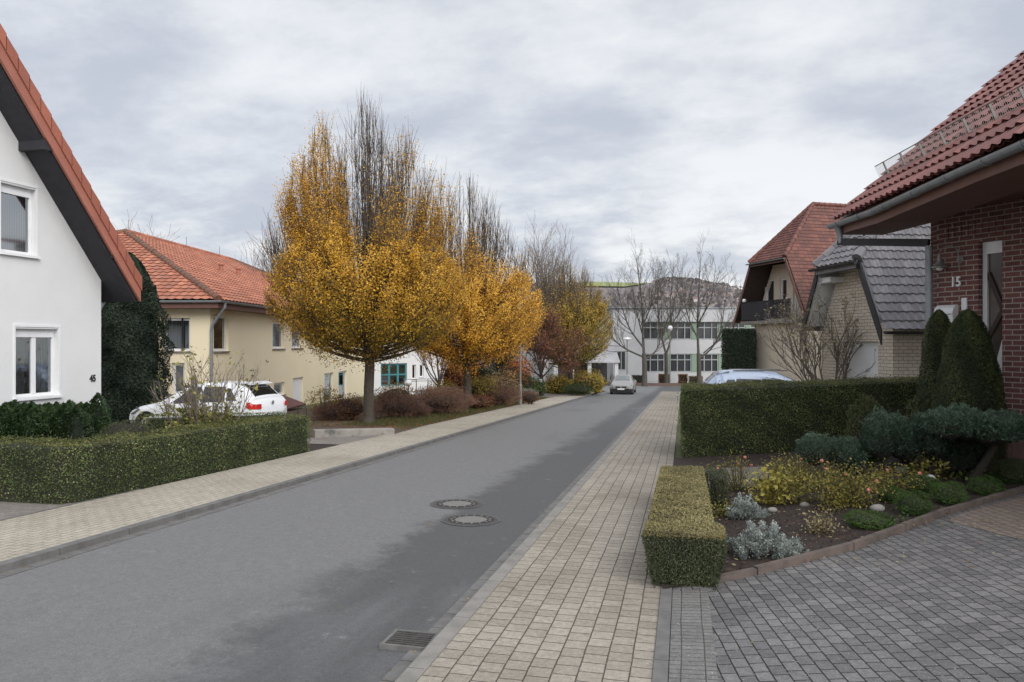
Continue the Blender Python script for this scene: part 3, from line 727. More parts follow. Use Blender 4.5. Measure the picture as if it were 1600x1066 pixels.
# ------------------------------------------------------------------ white annexe with teal glazed entrance
F = Fr(592, 49, 2600, 'L'); g0 = F.g
o = root('white_annexe', 'white building with a teal framed glass entrance behind the first two street trees', 'building', F.pt(0,0,g0), F.rz)
m_teal = pm('teal_paint', (.05,.22,.25), (.04,.18,.21), 6, .5)
hs = [F.rect(*r) for r in ((595,636,568,603), (644,650,570,592), (656,662,570,589))]
WL = F.uz(703,0)[0]
b = MB(); wall(b, F, [(-.5,g0-1),(WL,g0-1),(WL,2.2),(-.5,2.2)], hs); b.fbox(F,-.5,-.2,.3,7,g0-1,2.2); b.fbox(F,WL-.3,WL,.3,7,g0-1,2.2); b.fbox(F,-.5,WL,7,7.3,g0-1,2.2); b.build('wall', m_render, o)
b = MB(); b.fbox(F, -.9, WL+.4, -.5, 7.6, 2.203, 2.45); b.build('roof', m_zinc, o)
window(o, F, hs[0], cols=3, rows=2, fr=.10, mat=m_teal, sill=False, name='entrance')
for h in hs[1:]: window(o, F, h, curtain=(m_curtd, None), fr=.06)
# railing
o = root('metal_railing', 'grey steel railing along the ramp in front of the white annexe', 'railing', at(660, 610, 45))
Fq = Fr(632, 45, 2600, 'L'); b = MB(); Lr = Fq.uz(704, 0)[0]
za, zb = Fq.uz(640, 613)[1], Fq.uz(640, 593)[1]
for z in (za+.05, zb-.12, zb): b.tube([Fq.pt(0,0,z), Fq.pt(Lr,0,z)], .022, 6)
b.build('rail', m_steel, o)
for k in range(5): b = MB(); uu = Lr*k/4; b.tube([Fq.pt(uu,0,Fq.g), Fq.pt(uu,0,zb+(.5 if k > 2 else 0))], .03, 6); b.build('post', m_steel, o)
b = MB()
for z in (zb+.25, zb+.5): b.tube([Fq.pt(Lr*.75,0,z), Fq.pt(Lr,0,z)], .022, 6)
b.build('upper_rail', m_steel, o)
# ------------------------------------------------------------------ half-hipped houses on the right
def half_hip(F, o, uA, uB, ze, zr, zh, ov, wr, L, tmat, wallmat, soffmat, holes, eo=.35, tw=.21, ch=.245, amp=.040, seg=6, recess=0., hcap=None, verge=None, gutter=m_dkmetal):
    """gable in the plane w=0; roof rises from u=uA (near side) and u=uB; ze/zr/zh eave, ridge, half-hip heights"""
    P = lambda u, w, z: np.array(F.pt(u, w, z)); um = (uA+uB)/2; t = (zr-ze)/(um-uA); th = .26*math.sqrt(1+t*t)
    g0 = F.g-1.5; b = MB(); zt = lambda u: ze+t*(min(u-uA, uB-u))-th
    ua, ub = uA+eo, uB-eo
    # gable outline under the roof
    uh = uA+(zh-ze)/t; ceil = zh-.12
    k = uA+(ceil+th-ze)/t
    wall(b, F, [(ub,g0),(ua,g0),(ua,zt(ua)),(k,ceil),(uB-(k-uA),ceil),(ub,zt(ub))], holes, w=recess)
    b.fbox(F, ua, ua+.3, recess+.3, L, g0, zt(ua)); b.fbox(F, ub-.3, ub, recess+.3, L, g0, zt(ub)); b.fbox(F, ua, ub, L, L+.3, g0, zt(ua))
    b.poly([F.pt(ua,L+.3,zt(ua)),F.pt(ub,L+.3,zt(ub)),F.pt(um,L+.3,zr-th)])
    b.build('wall', wallmat, o)
    b = MB(); sf = MB(); sl = math.sqrt(1+t*t)
    vt_, vh = (um-uA)*sl, (uh-uA)*sl
    for s in (0, 1):
        O = P(uA if s == 0 else uB, -ov, ze); T = P(um, -ov, zr); e = nrm(P(0,1,0)-P(0,0,0))
        tiles(b, O, e, T-O, [(0,0),(L+ov+.6,0),(L+ov+.6,vt_),(wr+ov,vt_),(0,vh)], tw, ch, amp, seg)
        q = [P(uA+.2 if s == 0 else uB-.2, -ov+.02, ze+.2*t), P(uA+.2 if s == 0 else uB-.2, L+.6, ze+.2*t), P(um, L+.6, zr), P(um, wr, zr), P(uh if s == 0 else 2*um-uh, -ov+.02, zh)]
        sf.prism([p-np.array([0,0,.05]) for p in q], (0,0,-th*.34))
    H1, H2, RR_ = P(uh,-ov-.12,zh-.04), P(2*um-uh,-ov-.12,zh-.04), P(um,wr,zr)
    roofface(b, [H1,H2,RR_], H1, H2, tw, ch, amp, seg)
    rf = b.build('roof', tmat, o)
    sf.prism([H1-np.array([0,0,.05]), H2-np.array([0,0,.05]), RR_-np.array([0,0,.08])], (0,0,-.12))
    sf.build('soffit', soffmat, o)
    b = MB(); up = np.array([0,0,.03])
    caps(b, P(uh,-ov-.1,zh)+up, RR_+up, .11, .34); caps(b, P(2*um-uh,-ov-.1,zh)+up, RR_+up, .11, .34); caps(b, RR_+up, P(um,L+.5,zr)+up, .11, .34)
    b.build('ridge', hcap or tmat, rf)
    b = MB(); vm = verge or soffmat
    for s in (0, 1):
        p, q = P(uA if s == 0 else uB, -ov-.02, ze-.10), P(uh if s == 0 else 2*um-uh, -ov-.02, zh-.10); b.prism([p-np.array([0,0,th*.45]), q-np.array([0,0,th*.45]), q+up*3, p+up*3], np.array(F.pt(0,-.04,0))-np.array(F.pt(0,0,0)))
    b.prism([H1-np.array([0,0,.2]),H2-np.array([0,0,.2]),H2-np.array([0,0,.01]),H1-np.array([0,0,.01])], np.array(F.pt(0,.05,0))-np.array(F.pt(0,0,0)))
    b.build('bargeboard', vm, o)
    b = MB(); gutter_run(b, [P(uA-.07, -ov, ze-.04), P(uA-.07, L+.5, ze-.04)], .075); gutter_run(b, [H1+np.array(F.pt(-.1,-.08,-.03))-np.array(F.pt(0,0,0)), H2+np.array(F.pt(.1,-.08,-.03))-np.array(F.pt(0,0,0))], .06)
    b.build('gutter', gutter, o)
    return rf, zt
# grey tiled garage of beige brick
F = Fr(1396, 17.5, 640, 'R'); ov = .45
uE, zE = F.uz(1380, 515, -ov); uH, zH = F.uz(1340, 406, -ov); uH2, _ = F.uz(1283, 416, -ov)
t = (zH-zE)/(uH-uE); um = (uH+uH2)/2; zR = zE+t*(um-uE)
print('GARAGE', uE, zE, uH, zH, uH2, um, zR, t)
o = root('beige_brick_garage', 'beige brick garage building with grey glazed tile roof and half hip, beside the brick house', 'garage', F.pt(0,0,F.g), F.rz)
u0, z0 = F.uz(1372, 580); u1, z1 = F.uz(1317, 534); 
half_hip(F, o, uE, 2*um-uE, zE, zR+.45, zH, ov, 1.25, 9, t_grey, m_beigebrick, m_white, [(u0, u1, F.g, z1)], eo=.28, verge=m_dkmetal)
b = MB(); b.fbox(F, u0+.005, u1-.005, .12, .17, F.g, z1-.005)
n = int((z1-F.g)/.25)
for k in range(n+1): b.fbox(F, u0+.03, u1-.03, .105, .12, F.g+k*.25+.004, min(F.g+(k+1)*.25-.004, z1-.01))
b.build('garage_door', m_white, o)
u, z = F.uz(1300, 438, -.2); b = MB(); b.fbox(F, u-.25, u+.2, -.4, -.003, z-.07, z+.07); b.tube([F.pt(u+.22,-.4,z), F.pt(u+.22,-.02,z)], .09, 10); b.build('purlin_end', m_white, o)
# red tiled house with balcony
F = Fr(1200, 40, 470, 'R'); ov = .0
uH, zH = F.uz(1230, 401, -ov); uH2, _ = F.uz(1171, 411, -ov); uE, zE = F.uz(1263, 500, -ov); uE2, _ = F.uz(1155, 498, -ov)
um = (uH+uH2)/2; hw = (abs(uE-um)+abs(uE2-um))/2
print('HOUSE', uE, zE, uH, zH, uH2, uE2)
uA = um-hw-.25; t = (zH-zE)/(uH-uA); zR = zE+t*(um-uA)
print('zR', zR, t, F.g)
o = root('balcony_house', 'house with red-brown tiled half-hip roof and a dark balcony, behind the garage', 'house', F.pt(0,0,F.g), F.rz)
REC = 1.3
hs = [F.rect(1195,1209,437,497,REC), F.rect(1218,1229,435,497,REC), F.rect(1239,1245,440,497,REC)]
fl = F.uz(1205, 500)[1]
hs = [(h[0], h[1], fl+.05, h[3]) for h in hs]
um_ = um
rf, zt = half_hip(F, o, uA, 2*um-uA, zE, min(zR, 9.6), zH, ov, 2.9, 10, t_house, m_beige, m_brwood, hs, eo=.25, tw=.27, ch=.22, amp=.03, seg=4, recess=REC, verge=m_fascia, gutter=m_zinc)
for h in hs: window(o, F, h, w=REC, curtain=(m_curtd, None), fr=.09, sill=False)
b = MB(); ua, ub = F.uz(1252,0)[0], F.uz(1178,0)[0]; g0 = F.g-1.5
b.fbox(F, ua-1.2, ub, .05, REC-.002, g0, fl-.22); b.build('lower_wall', m_beige, o)
uL, uR = F.uz(1166,0)[0], F.uz(1243,0)[0]
b = MB(); b.fbox(F, uR-.1, uL+.05, -.35, REC-.003, fl-.21, fl-.03); b.build('balcony_slab', m_conc, o)
b = MB(); n = 34; zt1 = F.uz(1205, 471)[1]
for k in range(n):
    a = uR+(uL-uR)*k/n; c = uR+(uL-uR)*(k+.93 if k > n*.36 else k+.62)/n; b.fbox(F, a, c, -.32, -.29, fl+.03, zt1)
b.fbox(F, uR, uL, -.288, -.25, fl+.15, fl+.22); b.fbox(F, uR, uL, -.288, -.25, zt1-.18, zt1-.1); b.fbox(F, uR-.02, uL+.02, -.34, -.26, zt1+.003, zt1+.04)
b.fbox(F, uL-.03, uL, -.25, REC-.01, fl+.03, zt1)
bal = b.build('balcony_railing', m_dkwood, o)
b = MB(); c = F.pt(uL-.25, -.3, zt1+.045); b.lathe(c, [(.05,0),(.10,.05),(.115,.11),(.08,.17),(.02,.2)], 10); b.build('globe_lamp', m_white, bal)
# ------------------------------------------------------------------ red brick house (right edge)
A = at(1466, 0, 12.8)[:2]; Bp = at(1600, 0, 11.5)[:2]
F = Fr(1466, 12.8, 90, 'R'); F.P = A.copy(); F.U = nrm(Bp-A); F.N = np.array([-F.U[1], F.U[0]]); F.rz = math.atan2(F.U[1], F.U[0]); g0 = gz(*A)-.1
if np.dot(F.N, np.array([-S_, C_])) < 0: F.N = -F.N
o = root('red_brick_house', 'dark red brick house with wine-red tiled roof and white framed door, number 15', 'house', F.pt(0,0,gz(*A)), F.rz)
ZG = 4.3
LW = 3.4
dr_ = F.rect(1529, 1566, 376, 622)
slat = F.uz(1575, 655)[1]
b = MB(); wall(b, F, [(0,g0),(LW,g0),(LW,ZG-.103),(0,ZG-.103)], [dr_])
e1_ = np.array([-.165, .986]); e2_ = np.array([.986, .165])
def vwall(b, p, q, z0, z1, th=.3):
    p, q = np.asarray(p), np.asarray(q); d = nrm(q-p); n_ = np.array([d[1], -d[0]])
    b.hexa([(*p,z0),(*q,z0),(*(q+n_*th),z0),(*(p+n_*th),z0),(*p,z1),(*q,z1),(*(q+n_*th),z1),(*(p+n_*th),z1)])
Cc = A+F.U*LW
vwall(b, A+e2_*.02, A+e2_*9, g0, ZG-.05, -.3); vwall(b, Cc, Cc-e1_*5, g0, ZG-.05, -.3)
b.build('wall', m_redbrick, o)
# soldier course over the door
b = MB(); 
for k in range(9): uu = dr_[0]-.62+k*.115+.0; b.fbox(F, uu+.006, uu+.104, -.012, .02, dr_[3]+.10, dr_[3]+.36, R.rand())
b.build('soldier_course', m_redbrick, o)
# door element
b = MB(); fr = .075; u0, u1, z0, z1 = dr_
for a in ((u0+.003,u0+fr,z0,z1-.003),(u1-fr*.35,u1-.003,z0,z1-.003)): b.fbox(F, a[0], a[1], .10, .17, a[2], a[3])
b.fbox(F, u0+fr, u1-fr*.35, .10, .17, z1-.20, z1-.003)
door = b.build('door', m_white, o)
b = MB(); b.fbox(F, u0+fr, u1-fr*.35, .145, .16, z0+.01, z1-.2); b.build('pane', pm('brown_tinted_glass', (.10,.075,.06), (.06,.05,.045), 3, .12), door)
b = MB(); b.poly([F.pt(u0+fr+.05,.142,z0+.3),F.pt(u1-.04,.142,z0+.02),F.pt(u1-.04,.142,z0+1.15)]); b.build('curtain', m_white, door)
um2 = (u0+fr+u1)/2; H_ = z1-z0
b = MB()
for p, q in (((u0+fr, z0+H_*.80),(u1-.05, z0+H_*.55)), ((u1-.05, z0+H_*.57),(u0+fr, z0+H_*.38)), ((u1-.035, z0),(u1-.035, z1-.2))):
    b.beam(F.pt(p[0],.125,p[1]), F.pt(q[0],.125,q[1]), .03, .07)
b.build('glazing_bar', m_brwood, door)
b = MB(); b.fbox(F, u0-.05, u1+.05, -.05, .098, z0-.06, z0-.002); b.build('doorstep', m_white, door)
b = MB(); uq = F.uz(1552,0)[0]
for k in range(26): b.fbox(F, uq+k*.105, uq+k*.105+.098, -.03-.004*R.rand(), -.003, g0, slat)
b.build('plinth_boards', pm('pinkish_plinth', (.19,.105,.095), (.14,.08,.075), 12, .8, .3), o)
# roof
def gut(px, py): D = (ZG-CAMH)*FPX/(HY-py); return at(px, py, D)[:2]
g1, g2, g3, g4 = [gut(*p) for p in ((1303,348),(1420,314),(1525,253),(1600,219))]
ue = nrm(g4-g1); e2_ = np.array([-ue[1], ue[0]]); 
if e2_[0] < 0: e2_ = -e2_
pit = math.radians(41.5); V3 = np.array([e2_[0]*math.cos(pit), e2_[1]*math.cos(pit), math.sin(pit)]); U3_ = np.array([ue[0], ue[1], 0])
O3 = np.array([g1[0], g1[1], ZG]); Ltot = np.linalg.norm(g4-g1)+4.5
d2 = float(np.dot(g2-g1, ue)); d3 = float(np.dot(g3-g1, ue))
poly = [(0,0),(d2,-.17),(d3,-.02),(Ltot,0),(Ltot,8.6),(0,8.6)]
b = MB(); tiles(b, O3+np.array([0,0,.04]), U3_, V3, poly, .205, .42, .042, 8, .045); rf = b.build('roof', t_wine, o)
nn = np.cross(U3_, V3); nn = nn if nn[2] > 0 else -nn
W3 = lambda u, v, h: O3+U3_*u+V3*v+nn*h
b = MB(); b.prism([W3(.06,.02,-.03),W3(d2,-.13,-.03),W3(d3,.02,-.03),W3(Ltot,.02,-.03),W3(Ltot,8.6,-.03),W3(.06,8.6,-.03)], -nn*.13); b.build('roof_slab', m_fascia, o)
# far slope of the same roof
V4 = np.array([e2_[0]*math.cos(pit), e2_[1]*math.cos(pit), -math.sin(pit)]); rp = W3(0,8.6,.04)
b = MB(); tiles(b, rp+V4*8, U3_, -V4, [(0,0),(Ltot,0),(Ltot,8),(0,8)], .26, .345, .036, 3); b.build('rear_roof', t_wine, o)
b = MB(); caps(b, W3(0,8.6,.1), W3(Ltot,8.6,.1), .13, .35); b.build('ridge', t_wine, rf)
# boxed eave below
b = MB(); pts = [W3(.08,.06,0), W3(d2,-.10,0), W3(d3,.05,0), W3(Ltot,.06,0)]
inn = np.array([e2_[0], e2_[1], 0])
for p, q in zip(pts[:-1], pts[1:]):
    b.hexa([p+np.array([0,0,-.29]), q+np.array([0,0,-.29]), q+inn*.85+np.array([0,0,-.30]), p+inn*.85+np.array([0,0,-.30]), p+np.array([0,0,-.10]), q+np.array([0,0,-.10]), q+inn*.3+np.array([0,0,.1]), p+inn*.3+np.array([0,0,.1])])
b.build('eave_box', m_fascia, o)
uAq = float(np.dot(A-g1, ue)); b = MB(); z_ = ZG-.10
for u0_, u1_ in ((uAq-.02, Ltot),):
    pA, pB = g1+ue*u0_+e2_*.2, g1+ue*u1_+e2_*.2
    b.hexa([(*pA,z_),(*pB,z_),(*(pB+e2_*5),z_),(*(pA+e2_*5),z_),(*pA,z_+.03),(*pB,z_+.03),(*(pB+e2_*5),z_+.03),(*(pA+e2_*5),z_+.03)])
b.build('porch_ceiling', m_fascia, o)
b = MB(); gp_ = [W3(-.05,-.06,.0), W3(d2,-.22,.0), W3(d3,-.08,.0), W3(Ltot,-.06,.0)]
gutter_run(b, gp_, .085)
for p, q in zip(gp_[:-1], gp_[1:]):
    n = int(np.linalg.norm(q-p)/.75)
    for k in range(n):
        c = p+(q-p)*(k+.5)/n; t_ = nrm(q-p); s_ = np.array([t_[1], -t_[0], 0]); V = []
        ring = [c+s_*.092*math.cos(a)-np.array([0,0,1])*.092*math.sin(a) for a in np.linspace(0, PI, 9)]
        b.tube(ring, .008, 4)
# closed end
c = gp_[0]; t_ = nrm(gp_[1]-gp_[0]); s_ = np.array([t_[1], -t_[0], 0]); b.poly([c+s_*.085*math.cos(a)-np.array([0,0,1])*.085*math.sin(a) for a in np.linspace(0, PI, 9)])
b.build('gutter', m_zinc, o)
dpx = W3(.32,-.12,-.08)
zb_ = F.uz(1466, 379)[1]
b = MB(); b.tube([dpx, dpx+np.array([.02,0,-.12]), dpx+inn*.05+np.array([0,0,-.30])], [.075,.055,.055], 12); b.build('rain_outlet', m_zinc, o)
end = np.array(F.pt(-.10,-.10,zb_)); st = np.array([*(dpx+inn*.05)[:2], 3.88])
b = MB(); b.beam(st-nrm(end-st)*.05, end+np.array([0,0,0]), .10, .13); b.build('bracket_beam', m_dkmetal, o)
b = MB(); b.tube([end-np.array([0,0,.05]), np.array([end[0], end[1], g0+.3])], .06, 12); b.build('downpipe', m_zinc, o)
# snow guard fence on the roof
bb = MB(); v0 = 1.12; h = .30; n_ = np.array([0,0,1.])
sg = lambda u, k: W3(u, v0, .05)+(nn*.55+np.array([0,0,.45]))*k
ua, ub = .2, Ltot
bb.tube([sg(ua,h), sg(ub,h)], .011, 4); bb.tube([sg(ua,.03), sg(ub,.03)], .008, 4)
n = int((ub-ua)/.045)
for k in range(n+1): u = ua+(ub-ua)*k/n; bb.tube([sg(u,.03), sg(u,h)], .0035, 3, cap=False)
sgo = bb.build('snow_guard', m_steel, o)
for k in range(13):
    b = MB(); u = ua+.35+k*.68; b.beam(W3(u,v0+.12,.03), sg(u,.07)+V3*.0, .02, .02); b.beam(sg(u,.02), sg(u,h), .015, .03); b.build('bracket', m_steel, sgo)
u, z = F.uz(1496, 440); text_mesh('house_number', '15', F, u, -.02, z-.08, .16, m_white, o, flip=False, depth=.03)
# wall lamp
u, z = F.uz(1501, 406); o = root('wall_lamp', 'grey gooseneck wall lamp with bell shade on the brick wall by the door', 'lamp', F.pt(u,0,z))
b = MB(); b.lathe((0,0,0), [(.06,0),(.06,.02)], 14); 
V = b.V[0]; b.V[0] = np.array([F.pt(u+x, -zz-.001, z+y) for x, y, zz in V]); b.build('wall_plate', m_steel, o)
q = lambda du, w, dz: np.array(F.pt(u+du, w, z+dz))
b = MB(); arc = [q(0,-.03,-.16), q(0,-.05,0), q(0,-.06,.12)]+[q(-.13+.13*math.cos(a), -.07-.10*a/PI, .13+.11*math.sin(a)) for a in np.linspace(0, PI*.95, 9)]
b.tube(arc, .010, 6); b.build('arm', m_steel, o)
b = MB(); b.lathe(arc[-1]-np.array([0,0,.27]), [(.125,0),(.12,.02),(.07,.065),(.04,.12),(.028,.19),(.018,.25)], 18); b.build('shade', m_steel, o)
b = MB(); b.lathe(arc[-1]-np.array([0,0,.32]), [(.01,0),(.05,.02),(.06,.06),(.05,.10)], 12); b.build('bulb', m_white, o)
# letter box and bell
u, z = F.uz(1483, 492); o = root('letterbox', 'white letterbox with curved top mounted on the brick wall below number 15', 'letterbox', F.pt(u,0,z-.2))
b = MB(); w2 = .17; pr = [(-.005,-.2),(-.14,-.2),(-.16,.03),(-.13,.11),(-.07,.16),(-.005,.17)]
b.prism([F.pt(u-w2, w, z+k) for w, k in pr], np.array(F.pt(2*w2,0,0))-np.array(F.pt(0,0,0))); b.build('body', m_white, o)
b = MB(); b.fbox(F, u-w2+.02, u+w2-.02, -.172, -.158, z-.0, z+.008); b.fbox(F, u-.012, u+.012, -.165, -.15, z-.08, z-.06); b.build('flap', m_dkmetal, o)
u, z = F.uz(1508, 475); b = MB(); b.fbox(F, u-.045, u+.045, -.03, -.002, z-.1, z+.1); tag(b.build('door_bell_panel', m_white), 'small white bell panel on the brick wall between letterbox and door', 'bell panel')
# pale house wall behind the garage
F = Fr(1410, 30, 640, 'R'); o = root('neighbour_house', 'pale grey gable wall glimpsed between the garage ridge and the brick house eave', 'house', F.pt(0,0,F.g), F.rz)
Fz = Fr(1432, 30, 6000, 'L'); zt_ = Fz.uz(1445, 330)[1]+.3
b = MB(); b.hexa([Fz.pt(0,0,F.g-1),Fz.pt(7,0,F.g-1),Fz.pt(7,5,F.g-1),Fz.pt(0,5,F.g-1),Fz.pt(.0,0,zt_-.8),Fz.pt(7,0,zt_+.2),Fz.pt(7,5,zt_+.2),Fz.pt(.0,5,zt_-.8)]); b.build('wall', pm('pale_grey_render',(.45,.45,.44),(.4,.4,.39),1,.9), o)
b = MB(); b.beam(Fz.pt(-.9,-.2,zt_-1.5), Fz.pt(.5,-.2,zt_-.55), 1.0, .16); b.beam(Fz.pt(.5,-.2,zt_-.55), Fz.pt(7.2,-.2,zt_+.4), 1.0, .16); b.build('roof', t_house, o)
# ------------------------------------------------------------------ school at the end of the street
F = Fr(1005, 88, 30000, 'L'); gb = -2.95
zt_ = lambda y: F.uz(1080, y)[1]
o = root('school_building', 'long flat-roofed white school with green window bands at the end of the street', 'school', F.pt(0,0,gb), F.rz)
m_green = pm('pale_green_panel', (.22,.30,.22), (.19,.26,.19), 2, .7); m_sch = pm('school_white', (.49,.49,.50), (.44,.44,.45), .9, .9, stain=((.5,.5,.49), .6, .6, .9))
m_frame = pm('grey_window_frame', (.33,.34,.34), (.28,.29,.29), 2, .6)
W_ = 26; b = MB()
bands = ((560,582),(505,531))
zz = [zt_(y) for y in (600, 582, 560, 552, 530, 505)]
ztop = zt_(482)
b.fbox(F, 0, W_, 0, 10, gb-1, zz[1]); b.fbox(F, 0, W_, 0, 10, zt_(553), zt_(531)); b.fbox(F, 0, W_, -.25, 10, zt_(503), ztop)
b.fbox(F, -3.6, -.02, -.05, 10, gb-1, ztop-.02); b.fbox(F, 0, W_, 1.2, 10, zz[1], zt_(553)); b.fbox(F, 0, W_, 1.2, 10, zt_(531), zt_(503)); b.build('wall', m_sch, o)
b = MB(); b.fbox(F, -3.8, W_, -.4, 10, ztop, ztop+.12); b.build('roof', m_zinc, o)
for k in range(9):
    u = .25+k*3.25
    for za, zb2 in ((zt_(582)+.01, zt_(553)-.01), (zt_(531)+.01, zt_(503)-.01)): b = MB(); b.fbox(F, u+2.35, u+2.95, .05, .25, za, zb2); b.build('green_panel', m_green, o)
    for za, zb2 in ((zt_(582)+.01, zt_(553)-.01), (zt_(531)+.01, zt_(503)-.01)):
        f_ = MB(); x0, x1 = u-.3, u+2.33; h3 = za+(zb2-za)*.68
        for a in (x0, x0+(x1-x0)*.33, x0+(x1-x0)*.67, x1-.12): f_.fbox(F, a, a+.12, .1, .22, za, zb2)
        f_.fbox(F, x0, x1, .09, .215, za, za+.14); f_.fbox(F, x0, x1, .09, .215, h3-.06, h3+.06); f_.fbox(F, x0, x1, .09, .215, zb2-.1, zb2)
        w_ = f_.build('window', m_frame, o); p_ = MB(); p_.fbox(F, x0+.02, x1-.02, .24, .26, za, zb2); p_.build('pane', pm('dark_school_glass', (.035,.042,.048), (.02,.022,.026), .5, .15, spec=.6), w_)
f_ = MB(); u0, u1 = -3.2, -2.1; za, zb2 = F.uz(975,577)[1], F.uz(975,549)[1]
for a in (u0, u0+.5, u1-.1): f_.fbox(F, a, a+.1, -.10, -.055, za, zb2)
f_.fbox(F, u0, u1, -.11, -.055, za-.12, za); f_.fbox(F, u0, u1, -.11, -.055, zb2-.1, zb2)
w_ = f_.build('window', m_frame, o); p_ = MB(); p_.fbox(F, u0, u1, -.09, -.052, za, zb2); p_.build('pane', MC['dark_school_glass'], w_)
# low wing with the dark open shelter
o = root('school_shelter', 'low pale roofed shelter with a dark open front left of the school', 'shelter', at(930, 602, 80))
Fs = Fr(846, 80, 30000, 'L'); U_ = lambda px: Fs.uz(px, 0)[0]; Z_ = lambda y: Fs.uz(900, y)[1]
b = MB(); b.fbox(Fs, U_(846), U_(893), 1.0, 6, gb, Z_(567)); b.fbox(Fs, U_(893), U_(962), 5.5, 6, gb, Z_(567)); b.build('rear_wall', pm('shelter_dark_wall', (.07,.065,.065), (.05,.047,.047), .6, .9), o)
b = MB(); b.prism([Fs.pt(U_(846),-.3,Z_(567)),Fs.pt(U_(968),-.3,Z_(567)),Fs.pt(U_(968),6,Z_(520)),Fs.pt(U_(925),6,Z_(535)),Fs.pt(U_(846),6,Z_(560))], (0,0,.15)); b.build('roof', pm('pale_fibre_roof', (.40,.40,.41), (.33,.33,.34), .8, .8), o)
for px in (894, 921, 963): b = MB(); b.fbox(Fs, U_(px)-.2, U_(px)+.2, -.1, .2, gb, Z_(567)-.005); b.build('post', m_sch, o)
# far kerb wall and stone blocks
b = MB(); b.box((-12, 83.75, -2.83), (110, .3, .62)); struct(b.build('far_kerb', pm('far_brown_kerb', (.16,.10,.085), (.12,.08,.07), .7, .9)))
for px, yy in ((938, 84.8), (957, 84.9)):
    D = 84.5; p = at(px, 0, D); b = MB(); b.lathe((p[0],p[1],-2.8), [(.33,0),(.36,.5),(.28,1.0),(.12,1.25)], 9, sx=1, sy=.7); tag(b.build('boulder', m_stone), 'pale upright boulder %s the dark shelter opening' % ('left in' if px == 938 else 'right in'), 'boulder', 'boulders before the shelter')
b = MB(); p = at(865, 0, 62); Fw = Fr(845, 62, 3000, 'L'); 
Ux = lambda px: Fw.uz(px, 0)[0]
b.fbox(Fw, Ux(847), Ux(857), 0, 3, -2.4, 1.2); b.fbox(Fw, Ux(864)-.4, Ux(864), -.8, 3, -2.3, Fw.uz(860,570)[1]); b.fbox(Fw, Ux(864)+.01, Ux(876), 1, 1.2, -2.3, Fw.uz(860,578)[1])
tag(b.build('white_gate_wall', m_sch), 'white upright wall piece behind the yellow bushes left of the road', 'wall')
# ------------------------------------------------------------------ vegetation materials (tint picks the leaf's own colour)
l_horn = leafmat('hornbeam_leaves', [(0,(.15,.135,.022)),(.3,(.38,.25,.03)),(.6,(.76,.42,.045)),(1,(.86,.52,.08))], .55, .35)
l_horn2 = leafmat('orange_hornbeam_leaves', [(0,(.26,.15,.025)),(.3,(.58,.30,.032)),(.6,(.84,.44,.045)),(1,(.86,.53,.09))], .55, .35)
l_horn3 = leafmat('olive_hornbeam_leaves', [(0,(.15,.13,.04)),(.4,(.30,.24,.05)),(.7,(.50,.36,.06)),(1,(.62,.38,.05))], .55, .3)
l_red = leafmat('red_brown_leaves', [(0,(0.093,0.037,0.027)),(.5,(0.204,0.085,0.051)),(1,(0.340,0.153,0.076))], .6, .25)
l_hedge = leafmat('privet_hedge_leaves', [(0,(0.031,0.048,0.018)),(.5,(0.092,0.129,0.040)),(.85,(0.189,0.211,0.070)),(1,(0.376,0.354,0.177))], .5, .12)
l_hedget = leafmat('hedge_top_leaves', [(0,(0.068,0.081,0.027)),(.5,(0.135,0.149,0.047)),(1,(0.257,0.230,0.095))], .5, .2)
l_box = leafmat('box_leaves', [(0,(.022,.030,.014)),(.5,(.062,.075,.034)),(.9,(.12,.135,.06)),(1,(.2,.21,.11))], .45, .12)
l_boxy = leafmat('yellowed_box_leaves', [(0,(.14,.125,.045)),(.5,(.31,.265,.115)),(1,(.47,.41,.21))], .55, .2)
l_conif = leafmat('arborvitae_leaves', [(0,(.010,.022,.008)),(.5,(.030,.058,.018)),(1,(.075,.115,.035))], .6, .1)
l_thuja = leafmat('dark_thuja_leaves', [(0,(.008,.016,.010)),(.6,(.022,.038,.022)),(1,(.05,.07,.035))], .6, .08)
l_yew = leafmat('yew_leaves', [(0,(0.018,0.030,0.011)),(.6,(0.059,0.077,0.025)),(1,(0.138,0.138,0.046))], .55, .1)
l_juni = leafmat('blue_juniper_leaves', [(0,(0.020,0.038,0.026)),(.5,(0.075,0.119,0.081)),(1,(0.203,0.275,0.189))], .6, .1)
l_moss = leafmat('cushion_leaves', [(0,(0.018,0.042,0.012)),(.5,(0.060,0.112,0.024)),(1,(0.135,0.225,0.045))], .6, .15)
l_lav = leafmat('lavender_leaves', [(0,(0.144,0.160,0.144)),(.5,(0.320,0.360,0.328)),(1,(0.576,0.624,0.592))], .7, .1)
l_rose = leafmat('rose_leaves', [(0,(0.069,0.081,0.025)),(.4,(0.175,0.175,0.044)),(.75,(0.375,0.312,0.062)),(1,(0.475,0.350,0.088))], .5, .25)
l_yel = leafmat('yellow_autumn_leaves', [(0,(.20,.18,.04)),(.5,(.42,.36,.08)),(1,(.56,.48,.13))], .5, .3)
l_magn = leafmat('magnolia_leaves', [(0,(.08,.08,.02)),(.5,(.22,.22,.05)),(1,(.42,.37,.11))], .5, .3)
l_pale = leafmat('pale_autumn_leaves', [(0,(0.200,0.160,0.080)),(.5,(0.360,0.300,0.150)),(1,(0.500,0.420,0.220))], .5, .3)
l_brsh = leafmat('brown_shrub_leaves', [(0,(0.105,0.060,0.038)),(.5,(0.255,0.150,0.075)),(1,(0.480,0.345,0.120))], .6, .2)
l_rdsh = leafmat('russet_shrub_leaves', [(0,(0.090,0.033,0.022)),(.5,(0.225,0.090,0.045)),(1,(0.390,0.195,0.075))], .6, .2)
